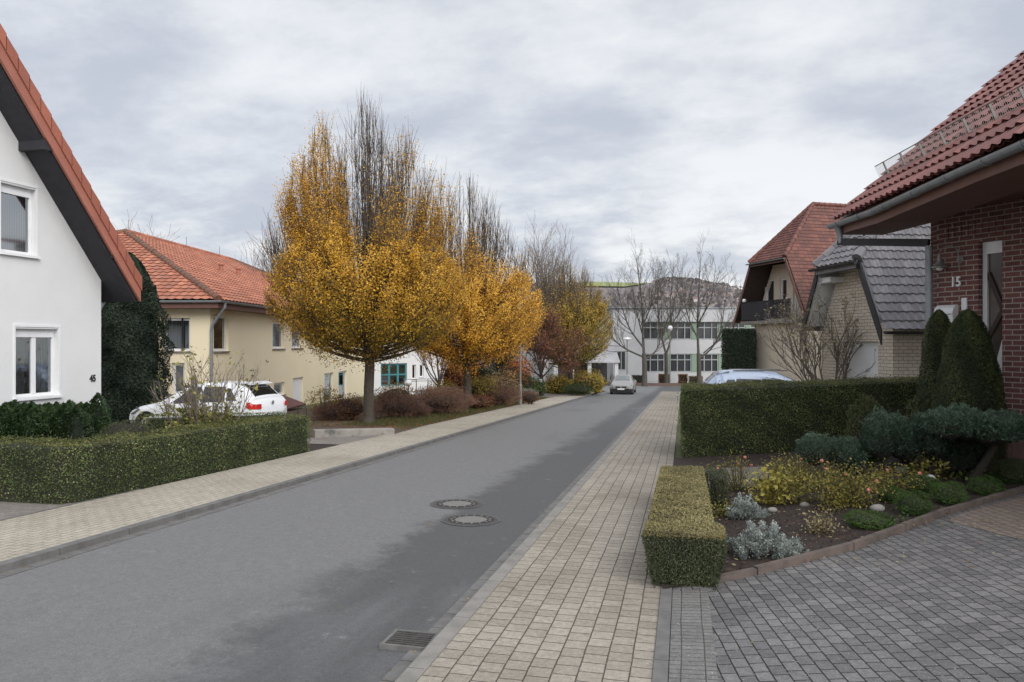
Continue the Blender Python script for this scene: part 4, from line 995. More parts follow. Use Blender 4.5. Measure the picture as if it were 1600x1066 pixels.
l_twsh = leafmat('twiggy_shrub_sprays', [(0,(0.095,0.053,0.046)),(.5,(0.190,0.110,0.085)),(1,(0.323,0.190,0.123))], .7, .1)
l_yesh = leafmat('golden_shrub_leaves', [(0,(0.132,0.099,0.022)),(.5,(0.396,0.286,0.044)),(1,(0.572,0.440,0.088))], .6, .25)
l_orsh = leafmat('orange_beech_leaves', [(0,(0.160,0.045,0.015)),(.5,(0.340,0.100,0.025)),(1,(0.460,0.160,0.040))], .6, .25)
l_per = leafmat('perennial_leaves', [(0,(.08,.12,.03)),(.5,(.20,.26,.08)),(1,(.36,.38,.12))], .5, .2)
l_grn = leafmat('green_shrub_leaves', [(0,(0.021,0.042,0.011)),(.5,(0.070,0.112,0.028)),(1,(0.168,0.210,0.049))], .6, .15)
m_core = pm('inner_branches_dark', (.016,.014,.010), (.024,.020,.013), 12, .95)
m_pink = pm('pink_petals', (.62,.20,.17), (.70,.32,.26), 30, .6)
m_pinkd = pm('faded_pink_petals', (.40,.17,.15), (.45,.28,.20), 30, .7)
RC = np.array([C_, S_, 0.]); FC = np.array([-S_, C_, 0.])      # picture-right and depth directions on the ground, used for sizes only
def clamp01(t): return np.clip(t, 0, 1)
def unit(n): v = R.normal(size=(n, 3)); return v/np.linalg.norm(v, axis=1)[:, None]
def lowfreq(P, sc, seed=0):
    return (np.sin(P[:,0]*sc+seed*1.7)*np.cos(P[:,1]*sc*1.13+seed)+np.sin(P[:,2]*sc*1.31+P[:,0]*sc*.7+seed*.6))/2
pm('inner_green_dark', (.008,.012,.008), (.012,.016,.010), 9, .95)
# ------------------------------------------------------------------ hedges
def hedge(name, label, cat, path, width, height, mat, topmat, leaf=.03, dens=2500, rough=.03, group=None, closed=False, top_thick=.03, gapf=None):
    """path: outer-face line on the ground [(x,y)...]; the body lies to its left; height: number or function(x,y)->top z"""
    path = [np.array(p, float) for p in path]; n = len(path)
    segn = []
    for p, q in zip(path[:-1], path[1:]): d = nrm(q-p); segn.append(np.array([-d[1], d[0]]))
    inner = []
    for i, p in enumerate(path):
        if i == 0: inner.append(p+segn[0]*width)
        elif i == n-1: inner.append(p+segn[-1]*width)
        else:
            m = nrm(segn[i-1]+segn[i]); inner.append(p+m*width/max(.4, np.dot(m, segn[i])))
    H = height if callable(height) else (lambda x, y: gz(x, y)+height)
    c = np.mean(path, axis=0); o = root(name, label, cat, (c[0], c[1], gz(*c)), 0, group)
    core = MB(); ins = leaf*1.1+.01
    side = MB(); top = MB()
    def put(b, P, N, isup):
        P = P+N*(lowfreq(P, 1.3, 7)*rough*.9+lowfreq(P, 3.1)*rough+lowfreq(P, 9.0, 3)*rough*.7+(R.rand(len(P)) > .975)*R.rand(len(P))*leaf*3.5)[:, None]+R.normal(size=P.shape)*leaf*.45
        keep_ = R.rand(len(P)) > .38*np.clip(lowfreq(P, 4.3, 9)+lowfreq(P, 11, 2)*.6-.45, 0, 1)*2*(not isup); P, N = P[keep_], N[keep_]
        t = clamp01(.42+.20*R.normal(size=len(P))+.20*lowfreq(P, 5, 5)+.12*lowfreq(P, 13, 1)+(R.rand(len(P)) > .96)*.5)
        b.leaves(P, N, leaf, t, .5, .75)
    def face(A, B, h_off=0):
        L = np.linalg.norm(B-A); zt = (H(*A)+H(*B))/2; zg = (gz(*A)+gz(*B))/2; ar = L*(zt-zg); m = int(ar*dens*1.45)
        a, k = R.rand(m), R.rand(m)**.9
        XY = A+(B-A)*a[:, None]; g_ = gz(*A)*(1-a)+gz(*B)*a; h_ = H(*A)*(1-a)+H(*B)*a
        P = np.column_stack([XY, g_+(h_-g_)*k]); d = nrm(B-A); N = np.tile([d[1], -d[0], .15], (m, 1))
        P = P-N*np.array([1,1,0])*(np.clip(1-(h_-P[:,2])/.07, 0, 1)**2*.018)[:, None]; P = P-N*np.array([1,1,0])*(np.clip(1-(P[:,2]-g_)/.15, 0, 1)**2*.02)[:, None]   # rounded shoulder, drawn-in foot
        if gapf is not None: keep = R.rand(m) > gapf(P, a); P, N = P[keep], N[keep]
        put(side, P, N, False)
    def topf(A, B, Ai, Bi):
        ar = np.linalg.norm(B-A)*width; m = int(ar*dens*1.1); a, k = R.rand(m)[:, None], R.rand(m)[:, None]
        XY = (A*(1-a)+B*a)*(1-k)+(Ai*(1-a)+Bi*a)*k; z = H(*A)*(1-a)+H(*B)*a
        put(top, np.column_stack([XY, z]), np.tile([0, 0, 1.], (m, 1)), True)
    for i in range(n-1):
        A, B, Ai, Bi = path[i], path[i+1], inner[i], inner[i+1]
        face(A, B); face(Bi, Ai); topf(A, B, Ai, Bi)
        c1 = nrm(Ai-A)*ins; c2 = nrm(Bi-B)*ins; e = nrm(B-A)*ins
        a0, b0 = A+c1+(e if i == 0 else 0), B+c2-(e if i == n-2 else 0); a1, b1 = Ai-c1+(e if i == 0 else 0), Bi-c2-(e if i == n-2 else 0)
        core.hexa([(*a0,gz(*a0)-.05),(*b0,gz(*b0)-.05),(*b1,gz(*b1)-.05),(*a1,gz(*a1)-.05),(*a0,H(*A)-ins),(*b0,H(*B)-ins),(*b1,H(*B)-ins),(*a1,H(*A)-ins)])
    face(inner[0], path[0]); face(path[-1], inner[-1])
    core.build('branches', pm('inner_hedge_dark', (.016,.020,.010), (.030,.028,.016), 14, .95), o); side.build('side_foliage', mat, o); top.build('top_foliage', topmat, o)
    return o
# left low hedge along the pavement, turning the corner
cl0, cl1 = G(110, 791)[:2], G(491, 706)[:2]
cl0 = np.array([-8.2, cl0[1]]); cl1 = np.array([-8.2, cl1[1]])
lf = lambda x, y: gz(x, y)+.80
hedge('clipped_hedge', 'long low clipped green hedge along the left pavement, curving round the corner', 'hedge',
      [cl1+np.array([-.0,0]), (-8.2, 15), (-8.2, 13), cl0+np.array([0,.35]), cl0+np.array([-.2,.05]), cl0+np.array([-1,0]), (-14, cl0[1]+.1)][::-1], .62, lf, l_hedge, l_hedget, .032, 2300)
# ball of box behind it
def blob_leaves(b, c, r, mat_t, n, leaf, flat=0., rough=.06, tb=.45, ts=.2, asp=.5, jit=.8, shell=.12, seed=0, upbias=0):
    u = unit(n); u = u[u[:, 2] > flat-.999*0] if flat else u
    rr = 1-shell*R.rand(len(u))**1.5
    P = np.asarray(c)+u*np.asarray(r)*rr[:, None]*(1+rough*(lowfreq(u*3, 1.7, seed)+.6*lowfreq(u*3, 4.1, seed+2)))[:, None]
    N = u/np.asarray(r); N /= np.linalg.norm(N, axis=1)[:, None]
    if upbias: N = N+np.array([0, 0, upbias])
    t = clamp01(tb+ts*R.normal(size=len(P))+.15*lowfreq(P, 5, seed))
    b.leaves(P, N, leaf, t, asp, jit); return b
def blob_core(b, c, r, k=.84, seed=0, n=10):
    c, r = np.asarray(c, float), np.asarray(r, float)*k; V = []; 
    for i in range(n+1):
        ph = PI*i/n
        for j in range(14): a = 2*PI*j/14; u = np.array([math.sin(ph)*math.cos(a), math.sin(ph)*math.sin(a), math.cos(ph)]); V.append(c+u*r*(1+.06*math.sin(3*a+seed+5*ph)))
    fs = [(i*14+j, i*14+(j+1) % 14, (i+1)*14+(j+1) % 14, (i+1)*14+j) for i in range(n) for j in range(14)]
    return b.add(V, fs)
def topiary(name, label, cat, base, r, hc, mat, n, leaf, group=None, core=.86, trunk=True, **k):
    o = root(name, label, cat, base, 0, group); c = np.array(base)+np.array([0,0,hc])
    blob_leaves(MB(), c, r, None, n, leaf, **k).build('foliage', mat, o)
    blob_core(MB(), c, r, core).build('branches', m_core, o); return o
p = onD(197, 12.6, .08); topiary('box_ball', 'clipped round box ball behind the low hedge near the white house', 'topiary', p, (.50,.50,.44), .48, l_box, 9000, .028, rough=.02)
# inner low hedge beside the driveway
pa, pb = onD(446, 16.9)[:2], onD(228, 15.4)[:2]
hedge('inner_hedge', 'dark low clipped hedge behind the bare shrub, in front of the white car', 'hedge', [pb, (pa+pb)/2, pa], .5, lambda x, y: gz(x, y)+.83, l_hedge, l_hedge, .035, 1500)
# arborvitae row in front of the white house
o = root('arborvitae_hedge', 'row of bright green feathery conifers standing against the white house wall', 'conifer hedge', onD(90, 12.2))
b = MB(); core = MB()
for k in range(48):
    px = -110+k*5.5+R.rand()*6; D = 12.3+R.rand()*.5+(.35 if px > 120 else 0); q = onD(px, D); h = 1.20+.07*R.rand() if px < 150 else 1.2+.25*R.rand(); r = .21+.07*R.rand(); h *= .98+.06*R.rand()
    m = 2600; t = R.rand(m); a = R.rand(m)*2*PI; rad = r*np.where(t < .7, 1, np.clip(1-((t-.7)/.3)**1.7, 0, 1))*(1+.15*np.sin(a*3+k)+.12*np.sin(t*22+a*2))
    P = np.column_stack([q[0]+rad*np.cos(a), q[1]+rad*np.sin(a), q[2]+t*h]); N = np.column_stack([np.cos(a), np.sin(a), np.full(m, .5)])
    b.leaves(P, np.cross(N, np.tile([0,0,1.], (m,1)))+N*.5, .085, clamp01(.36+.18*R.normal(size=m)+.25*(t-.5)+.15*math.sin(k*2.1)), .28, .5)
    core.lathe(q, [(r*.7, 0), (r*.6, h*.5), (r*.25, h*.8), (.02, h*.88)], 8)
b.build('foliage', l_conif, o); core.build('branches', MC['inner_green_dark'], o)
# tall dark thuja
q = onD(203, 23.0); o = root('thuja_tree', 'tall dark green columnar thuja between the white house and the cream building', 'tree', q)
def thuja(o, q, H, r0, n, leaf, mat, prof, tb=.4, wob=.1, seed=0):
    t = R.rand(n); a = R.rand(n)*2*PI; rad = r0*prof(t)*(1+wob*np.sin(a*4+t*9+seed)+wob*.8*np.sin(a*7-t*23)+wob*.6*np.sin(t*40+a*3))*(1-.18*R.rand(n)**2)
    P = np.column_stack([q[0]+rad*np.cos(a), q[1]+rad*np.sin(a), q[2]+t*H]); N = np.column_stack([np.cos(a), np.sin(a), np.full(n, .35)])
    MB().leaves(P, N, leaf, clamp01(tb+.2*R.normal(size=n)+.2*np.sin(a*4+t*9+seed)), .35, .6).build('crown', mat, o)
    MB().lathe(q, [(r0*float(prof(np.array(s)))*.76+.01, s*H*.98) for s in np.linspace(0, 1, 14)], 14).build('trunk', pm('inner_green_dark', (.008,.012,.008), (.012,.016,.010), 9, .95), o)
thuja(o, q, 5.4, 1.08, 60000, .095, l_thuja, lambda t: np.where(t < .45, 1-.12*(t/.45-.3)**2, np.clip(1-(np.clip(t-.45, 0, 1)/.55)**1.9, 0, 1)**.75*.99), seed=1)
# ------------------------------------------------------------------ woody growth
def curve3(p0, p1, p2, n):
    t = np.linspace(0, 1, n)[:, None]; return (1-t)**2*p0+2*t*(1-t)*p1+t*t*p2
def branchy(b, p, d, L, r, lev, kids, spread, tips, up=.15, wig=.12, ks=.62, n=5, sides=5, minr=.004, first=.35):
    pts = [p]; dd = nrm(d); st = L/n
    for i in range(n): dd = nrm(dd+R.normal(size=3)*wig+np.array([0,0,up])); pts.append(pts[-1]+dd*st)
    pts = np.array(pts); rr = np.linspace(r, max(r*(.55 if lev else .3), minr*.6), n+1)
    b.tube(pts, rr, max(3, sides), R.rand(), cap=False)
    if lev == 0: tips.append(pts); return
    for k in range(kids):
        f = first+(1-first)*(k+R.rand())/kids; i = min(int(f*n), n-1); q = pts[i]+(pts[i+1]-pts[i])*(f*n-i)
        t = nrm(pts[i+1]-pts[i]); s = nrm(np.cross(t, R.normal(size=3))); d2 = nrm(t*math.cos(spread)+s*math.sin(spread)*(.7+.6*R.rand()))
        branchy(b, q, d2, L*ks*(.75+.5*R.rand())*(1.1-.35*f), rr[i]*.62, lev-1, kids, spread, tips, up, wig, ks, max(3, n-1), sides-1, minr, .25)
    tips.append(pts[-2:])
def bare_tree(label, base, H, r, name='bare_tree', group=None, lev=4, kids=5, spread=.6, up=.18, trunkf=.22, limbs=7, leaves=0, lmat=None, leaf=.08, twigm=None, lean=.25, cat='tree', sides=6, minr=.012, ks=.62, tb=.5, wide=.5):
    o = root(name, label, cat, base, 0, group); base = np.array(base, float)
    t = MB(); pts = [base-np.array([0,0,.1])]+[base+np.array([R.normal()*.02*H*trunkf*k, R.normal()*.02*H*trunkf*k, H*trunkf*k/3]) for k in (1,2,3)]
    t.tube(pts, [r*1.15, r, r*.92, r*.85], 9); tips = []; t.build('trunk', m_bark, o)
    b = MB()
    for k in range(limbs):
        a = 2*PI*(k+R.rand()*.6)/limbs; inc = wide*(.35+.9*R.rand()) if k else .06
        d = np.array([math.cos(a)*math.sin(inc), math.sin(a)*math.sin(inc), math.cos(inc)])
        q = pts[-1] if k < 3 else pts[-2]+(pts[-1]-pts[-2])*R.rand()
        branchy(b, q, d, H*(1-trunkf)*(.80 if k == 0 else .62+.2*R.rand()), r*(.6 if k == 0 else .42), lev-1, kids, spread, tips, up, lean*.4, ks, 6, sides, minr)
    b.build('branches', twigm or m_twig, o)
    if leaves:
        P = np.vstack([tp[R.randint(0, len(tp), 6)] for tp in tips]); P = P[R.randint(0, len(P), leaves)]+R.normal(size=(leaves, 3))*leaf*1.5
        MB().leaves(P, np.tile([0,0,1.], (leaves, 1)), leaf, clamp01(tb+.25*R.normal(size=leaves)), .5, 1.2).build('crown', lmat, o)
    return o
# ------------------------------------------------------------------ street hornbeams
def hornbeam(label, base, trunk_r, clear, zc, rad, rz, spires, mat, nleaf, leaf, seed, tbias=0., group='hornbeam street trees', limbs=120, twigs=20, low_green=True):
    global R
    Rb = R; R = np.random.RandomState(seed)
    o = root('hornbeam_tree', label, 'tree', base, 0, group); base = np.array(base, float)
    ztop = max(s[2] for s in spires)
    b = MB(); tz = [0, .25, clear*.6, clear, clear+1.0, zc, zc+rz, ztop*.93]; tr = [trunk_r*1.35, trunk_r*1.05, trunk_r, trunk_r*.95, trunk_r*.75, trunk_r*.5, trunk_r*.25, .01]
    wx = np.cumsum(R.normal(size=(8, 2))*.03, axis=0); wx[:3] *= .3
    ax = np.column_stack([base[0]+wx[:, 0], base[1]+wx[:, 1], base[2]+np.array(tz)])
    b.tube(ax, tr, 12); b.build('trunk', m_bark, o)
    axis = lambda z: np.array([np.interp(z, ax[:,2], ax[:,0]), np.interp(z, ax[:,2], ax[:,1]), z])
    br = MB(); LP = []; LT = []
    C0 = base+np.array([0,0,zc]); RR = np.array([rad, rad, rz])
    def leafset(P, dens, tb): LP.append(P); LT.append(clamp01(tb))
    for k in range(limbs):
        az = 2*PI*k*.618+R.rand()*.4; f = (k+.5)/limbs; el = -.75+1.45*f          # aim across the ball from its underside to its top
        el = math.asin(np.clip(el*.9, -.95, .95)); u = np.array([math.cos(az)*math.cos(el), math.sin(az)*math.cos(el), math.sin(el)])
        E = C0+u*RR*(.86+.14*R.rand()); z0 = min(clear+.05+(zc+rz*.2-clear)*f*.9, zc+rz*.3)
        S0 = axis(base[2]+z0); mid = S0+(E-S0)*.5+np.array([(E-S0)[0]*.12, (E-S0)[1]*.12, -.10*np.linalg.norm((E-S0)[:2])])
        pts = curve3(S0, mid, E, 8); rr = np.linspace(.045, .010, 8); br.tube(pts, rr, 5, cap=False)
        for j in range(twigs):
            i = 2+R.randint(0, 6); q = pts[i]; out = nrm(q-axis(q[2])+1e-4); out[2] = 0
            d = nrm(out*(.6+.3*R.rand())+np.array([0,0,.55+.5*R.rand()])+R.normal(size=3)*.20); L_ = .45+.75*R.rand()
            e = q+d*L_; m2 = q+d*L_*.5+R.normal(size=3)*.06
            rel = (e-C0)/RR; nn_ = np.linalg.norm(rel)
            if nn_ > 1.04: e = C0+rel/nn_*1.04*RR
            tw = curve3(q, m2, e, 4); br.tube(tw, [.010, .007, .006, .004], 3, cap=False)
            n_ = 30; s = R.rand(n_); P = q+(e-q)*s[:, None]+R.normal(size=(n_, 3))*.075
            LP.append(P); LT.append(np.zeros(n_))
    # even shell clumps so that the ball closes
    nc = int(limbs*11); u = unit(nc); cc = C0+u*RR*(.70+.30*R.rand(nc)[:, None]**.5)*(1+.10*lowfreq(u*3, 2.2, seed)+.06*lowfreq(u*3, 5.3, seed+4))[:, None]
    cc = cc[lowfreq(cc-C0, 2.6, seed+1)+lowfreq(cc-C0, 6.1, seed)*.6+.30*R.normal(size=len(cc)) > -.42]
    for c in cc:
        n_ = 22; ou = nrm((c-C0)*np.array([1,1,.3])); dd = nrm(ou*.6+np.array([0,0,.9])); P = c+dd*((R.rand(n_)-.5)*.75)[:, None]+R.normal(size=(n_, 3))*.075; LP.append(P); LT.append(np.zeros(n_))
    ball = sum(len(x) for x in LP)
    # upright shoots above the ball
    SP = []; 
    for (dx, dy, zt, sr, dens, cnt) in spires:
        for k in range(cnt):
            a = R.rand()*2*PI; rq = sr*math.sqrt(R.rand()); tx = dx+rq*math.cos(a); ty = dy+rq*math.sin(a)
            top_ = zt*(1-.22*(rq/sr)**1.3)-.5*R.rand(); E = base+RC*tx+FC*ty+np.array([0,0,top_])
            S0 = base+RC*tx*.45+FC*ty*.45+np.array([0,0,zc-.3+R.rand()*1.0]); mid = (S0*.45+E*.55); mid = mid+RC*(tx*.30)+FC*(ty*.30); mid[2] = S0[2]+(E[2]-S0[2])*.40
            n = 9; pts = curve3(S0, mid, E, n); pts[1:-1] += R.normal(size=(n-2, 3))*.03
            br.tube(pts, np.linspace(.020, .005, n), 4, cap=False)
            for j in range(15):
                i = R.randint(1, n-1); q = pts[i]; d = nrm(np.array([0,0,1.])+R.normal(size=3)*.22+.25*nrm(E-base)*np.array([1,1,0])); L_ = .5+.7*R.rand()
                tw = curve3(q, q+d*L_*.5+R.normal(size=3)*.03, q+d*L_+np.array([0,0,.15]), 4); br.tube(tw, [.008,.006,.0045,.003], 3, cap=False)
                if dens > 0:
                    n_ = int(26*dens*R.rand()*2*max(0, 1.12-(q[2]-base[2]-zc)/(zt-zc))); s = R.rand(n_)
                    if n_: P = q+(tw[-1]-q)*s[:, None]+R.normal(size=(n_, 3))*.09; SP.append(P)
    P = np.vstack(LP); keep = R.rand(len(P)) < nleaf/len(P); P = P[keep]
    hgt = (P[:,2]-base[2]-zc)/rz; rad_ = np.linalg.norm((P-C0)[:, :2], axis=1)/rad
    t = clamp01((.48+.30*hgt if low_green else .6+.12*hgt)+.10*rad_+.17*R.normal(size=len(P))+.14*lowfreq(P, 1.3, seed)+tbias)
    lf = MB(); N = (P-C0)/RR; N[:, 2] += .5
    lf.leaves(P, N, leaf, t, .55, .8)
    if SP:
        Q = np.vstack(SP); lf.leaves(Q, np.tile([0,0,1.], (len(Q), 1)), leaf*.95, clamp01(.72+.15*R.normal(size=len(Q))+tbias*.5), .5, 1.2)
    br.build('branches', m_twig, o); lf.build('crown', mat, o); print('horn', len(P), sum(map(len, SP)))
    R = Rb; return o
b1 = onD(575, 24.8)
hornbeam('large yellow hornbeam, nearest of the street trees, with bare upright tops', b1, .17, 2.0, 4.3, 3.2, 2.25,
    [(-1.5,-.3,10.7,.75,2.6,36),(-.1,.1,11.5,1.0,.10,60),(1.2,0,10.3,.9,.7,44),(2.2,.3,9.0,.75,1.6,32),(-2.45,.2,9.0,.55,3.4,24),(-3.3,.3,7.2,.4,.1,14),(0,1.8,9.3,.9,.2,20),(1.0,-1.4,7.7,.6,.9,14),(-1.2,-1.2,7.8,.6,1.6,14)], l_horn, 112000, .076, 5)
b2 = onD(731, 33.5)
hornbeam('orange hornbeam, second street tree along the pavement', b2, .17, 1.9, 4.4, 3.35, 2.6,
    [(-.1,0,11.3,.9,.15,44),(.9,.2,10.2,.8,.1,34),(1.6,.2,9.0,.6,.05,22),(-1.5,0,9.6,.7,1.5,22),(2.6,.3,8.0,.5,.2,12),(0,1.7,8.8,.8,.4,14),(.2,-1.6,8.0,.8,1.0,14)], l_horn2, 84000, .086, 6, .12, low_green=False)
b3 = onD(891, 53)
hornbeam('tall olive and brown hornbeam, farthest of the street trees, with one orange side', b3, .17, 1.7, 4.5, 2.95, 3.0,
    [(-.3,0,10.3,.9,.25,40),(1.0,.1,9.8,.8,.2,34),(-1.3,0,9.9,.8,.15,30),(2.0,.2,7.9,.6,.9,24),(-2.0,0,8.8,.6,.1,22),(0,1.5,9.6,.8,.1,18),(.3,-1.4,8.8,.8,.3,18)], l_horn3, 40000, .10, 7, .12)
# ------------------------------------------------------------------ other trees
bare_tree('small red-brown leaved tree left of the farthest street tree', onD(847, 50), 5.6, .13, 'red_leaved_tree', leaves=17000, lmat=l_red, leaf=.13, limbs=9, lev=3, kids=6, spread=.8, wide=.95, trunkf=.26, up=.05, ks=.75)
bare_tree('grey bare treetop rising above the orange hipped roof', onD(214, 62), 11.6, .22, limbs=7, lev=4, kids=4, wide=.35, twigm=m_greytwig, minr=.02)
bare_tree('bare tree behind the cream building, left of the largest hornbeam', onD(441, 44), 9.3, .16, limbs=6, lev=4, kids=4, wide=.3, twigm=m_greytwig, minr=.014)
bare_tree('small dark forked tree in front of the white annexe railing', onD(686, 41), 4.2, .10, limbs=6, lev=3, kids=4, wide=.8, leaves=900, lmat=l_horn2, leaf=.09)
bare_tree('tall bare brown tree far behind the second hornbeam', onD(852, 66), 12.0, .2, limbs=9, lev=4, kids=5, wide=.45, twigm=m_greytwig, minr=.016)
# bare trees before the school, limbs placed by hand then grown
def school_tree(label, px, D, H, limbs, r=.42, seed=1):
    global R
    Rb = R; R = np.random.RandomState(seed)
    base = onD(px, D); base[2] = -2.78; o = root('bare_tree', label, 'tree', base, 0, 'bare trees before the school')
    t = MB(); b = MB(); tips = []
    pts = [base+RC*x+np.array([0,0,z]) for x, z in ((0,-.2),(.02,1.2),(0,2.6),(-.05,3.6))]; t.tube(pts, [r*.85, r*.68, r*.62, r*.56], 10); t.build('trunk', pm('school_tree_bark', (.085,.075,.062), (.055,.048,.04), 3, .9), o)
    for L_ in limbs:
        P = np.array([base+RC*x+FC*y+np.array([0,0,z]) for x, y, z in L_[1]]); n = len(P)
        m = 14; tt = np.linspace(0, n-1, m); Q = np.column_stack([np.interp(tt, np.arange(n), P[:, k]) for k in range(3)])
        for _ in range(2): Q[1:-1] = (Q[:-2]+2*Q[1:-1]+Q[2:])/4
        rr = np.linspace(L_[0]*.52, .018, m); b.tube(Q, rr, 7, cap=False)
        for k in range(3, m):
            for _ in range(2):
                tg = nrm(Q[k]-Q[k-1]); s = nrm(np.cross(tg, R.normal(size=3))); d = nrm(tg*.8+s*.7)
                branchy(b, Q[k], d, (2.7-1.2*k/m)*(.7+.6*R.rand()), rr[k]*.33+.008, 2, 4, .55, tips, .16, .12, .6, 4, 4, .007)
    b.build('branches', pm('school_tree_bark', (.085,.075,.062), (.055,.048,.04), 3, .9), o)
    P = np.vstack([tp for tp in tips]); P = P[R.randint(0, len(P), 260)]
    MB().leaves(P, np.tile([0,0,1.], (len(P), 1)), .15, clamp01(R.rand(len(P))), .5, 1.2).build('last_leaves', l_brsh, o)
    R = Rb; return o
school_tree('bare tree with a low limb reaching left, nearest the road before the school', 1007, 80, 14.8,
  [(.30,[(-.05,0,3.4),(-.15,.3,6),(-.2,.2,9),(-.6,.3,12),(-.9,.3,14.5)]),(.22,[(-.1,0,3.2),(-1.8,-.3,3.9),(-3.2,-.2,4.8),(-4.1,0,6.4),(-4.3,.2,8.0)]),(.22,[(-.1,0,4.2),(-1.6,.3,6.2),(-2.4,.3,8.6),(-3.0,.1,11)]),(.2,[(.1,0,3.0),(1.3,.2,3.7),(1.9,.4,5.2),(2.0,.4,8),(1.7,.5,12)]),(.16,[(0,0,7),(.9,-.8,9.5),(1.3,-1,12.6)]),(.16,[(-.1,0,5.2),(-.6,1.5,8),(-1.2,2,11.5)])], .42, 21)
school_tree('bare tree standing behind, between the two taller school trees', 1041, 84, 13.5,
  [(.24,[(0,0,3.4),(-.7,.1,6),(-1.0,.2,9.5),(-.8,.2,12.8)]),(.24,[(0,0,3.4),(.7,.1,5.6),(.4,.2,9.0),(.9,.2,13.2)]),(.14,[(0,0,6),(1.5,.4,8),(2.3,.4,10.5)])], .34, 22)
school_tree('bare tree with a low limb curving right, left of the balcony house', 1092, 82, 15,
  [(.30,[(-.05,0,3.4),(-.1,.3,6.5),(0,.2,10),(.3,.3,14.6)]),(.22,[(0,0,3.0),(1.4,.2,3.9),(2.5,.2,5.8),(2.9,.2,9),(3.4,.1,12.0)]),(.18,[(-.1,0,5.2),(-1.1,.3,7.4),(-1.7,.3,10.2),(-1.9,.1,13)]),(.16,[(0,0,7),(1.2,-.8,9.5),(1.6,-1,13)]),(.15,[(.5,0,3.6),(2.2,-.8,5.2),(3.6,-1,7.2),(4.4,-.8,9.5)])], .38, 23)
# ------------------------------------------------------------------ shrubs
def shrub(name, label, base, w, h, mat, n, leaf, twig=None, group=None, d=None, tb=.45, seed=0, core=.72, stems=14, fill=.5, cat='shrub', asp=.5, twr=.008, spiky=0, lift=.0, extra=None):
    o = root(name, label, cat, base, 0, group); base = np.array(base, float); d = d or w
    c = base+np.array([0,0,h*(.5+lift)]); r = np.array([w/2, d/2, h*(.5-lift*.4)])
    u = unit(n); rr = (1-(1-fill)*0-fill*R.rand(n)**1.3); P = c+u*r*rr[:, None]*(1+.16*lowfreq(u*3, 1.9, seed)+.10*lowfreq(u*3, 4.7, seed+3))[:, None]
    P[:, 2] = np.maximum(P[:, 2], base[2]+.02*R.rand(n)); N = u+np.array([0,0,.4])
    if spiky: N = np.cross(u*.8+np.array([0,0,.8]), R.normal(size=(n,3)))
    t = clamp01(tb+.22*R.normal(size=n)+.2*lowfreq(P, 3.3, seed)); f = MB()
    f.leaves(P, N, leaf, t, asp, .8 if not spiky else .25)
    if extra: extra(f, P)
    f.build('foliage', mat, o)
    b = MB()
    for k in range(stems):
        a = R.rand()*2*PI; q = R.rand()**.5; e = base+np.array([math.cos(a)*w*.46*q, math.sin(a)*d*.46*q, h*(.95-.35*q*q)*(.8+.2*R.rand())]); s = base+np.array([math.cos(a)*w*.08, math.sin(a)*d*.08, -.03])
        pts = curve3(s, (s+e)/2+np.array([math.cos(a)*-.04*w, math.sin(a)*-.04*w, .05*h]), e, 5); b.tube(pts, np.linspace(twr*1.6, twr*.4, 5), 4, cap=False)
    if core: blob_core(b, base+np.array([0,0,h*.42]), (w/2, d/2, h*.42), core, seed)
    b.build('branches', twig or m_core, o); return o
GB_ = 'autumn shrubs of the left street bed'
def sh(name, label, px, D, w, h, mat, n, leaf, **k): return shrub(name, label, onD(px, D), w, h, mat, n, leaf, **k)
sh('yellow_green_shrub', 'thin yellow-green shrub by the cream wall, beside the end of the low hedge', 507, 27.5, 1.5, 1.25, l_yesh, 1600, .075, group=GB_, seed=1, core=.0, stems=40, twig=m_greytwig)
sh('russet_shrub', 'low russet-red shrub just left of the largest hornbeam trunk', 545, 26.6, 1.5, .95, l_rdsh, 3600, .06, group=GB_, seed=2)
sh('twiggy_shrub', 'dark twiggy low shrub between hedge end and russet shrub', 516, 26.2, 1.3, .6, l_twsh, 3000, .16, group=GB_, seed=3, spiky=1, asp=.07, core=.5)
sh('brown_shrub', 'rounded brown-green shrub right of the largest hornbeam trunk', 618, 31, 1.9, 1.35, l_brsh, 4200, .07, group=GB_, seed=4, tb=.4)
sh('twiggy_shrub', 'low purple-brown twiggy shrub at the bed edge, right of the nearest trunk', 618, 27.6, 2.1, .95, l_twsh, 6500, .20, group=GB_, seed=5, spiky=1, asp=.055, core=.5)
sh('twiggy_shrub', 'small purple-brown twiggy shrub at the grass edge below the upright stems', 650, 27.9, 1.2, .55, l_twsh, 3000, .18, group=GB_, seed=6, spiky=1, asp=.055, core=.5)
sh('golden_shrub', 'clipped golden-leaved shrub below the annexe railing', 691, 33.5, 1.75, 1.35, l_yesh, 4000, .085, group=GB_, seed=7, tb=.38)
sh('twiggy_shrub', 'broad reddish-brown twiggy shrub in the middle of the bed', 690, 30, 2.7, 1.15, l_twsh, 8500, .22, group=GB_, seed=8, spiky=1, asp=.055, core=.5, tb=.6)
sh('golden_shrub', 'square-cut green and gold shrub right behind the second hornbeam trunk', 752, 36.5, 1.9, 1.55, l_yesh, 4200, .09, group=GB_, seed=9, tb=.3)
sh('golden_shrub', 'tall brownish golden shrub beside the lamp post', 785, 39.5, 2.3, 1.75, l_brsh, 4600, .09, group=GB_, seed=10, tb=.62)
sh('russet_shrub', 'russet twiggy shrub between the second trunk and the lamp post', 778, 36.5, 2.4, 1.05, l_twsh, 6500, .20, group=GB_, seed=11, spiky=1, asp=.06, core=.5, tb=.65)
sh('russet_shrub', 'small fox-red shrub right of the lamp post at the driveway', 828, 38.5, 1.0, .75, l_rdsh, 3000, .06, group=GB_, seed=12, spiky=1, asp=.2, tb=.55)
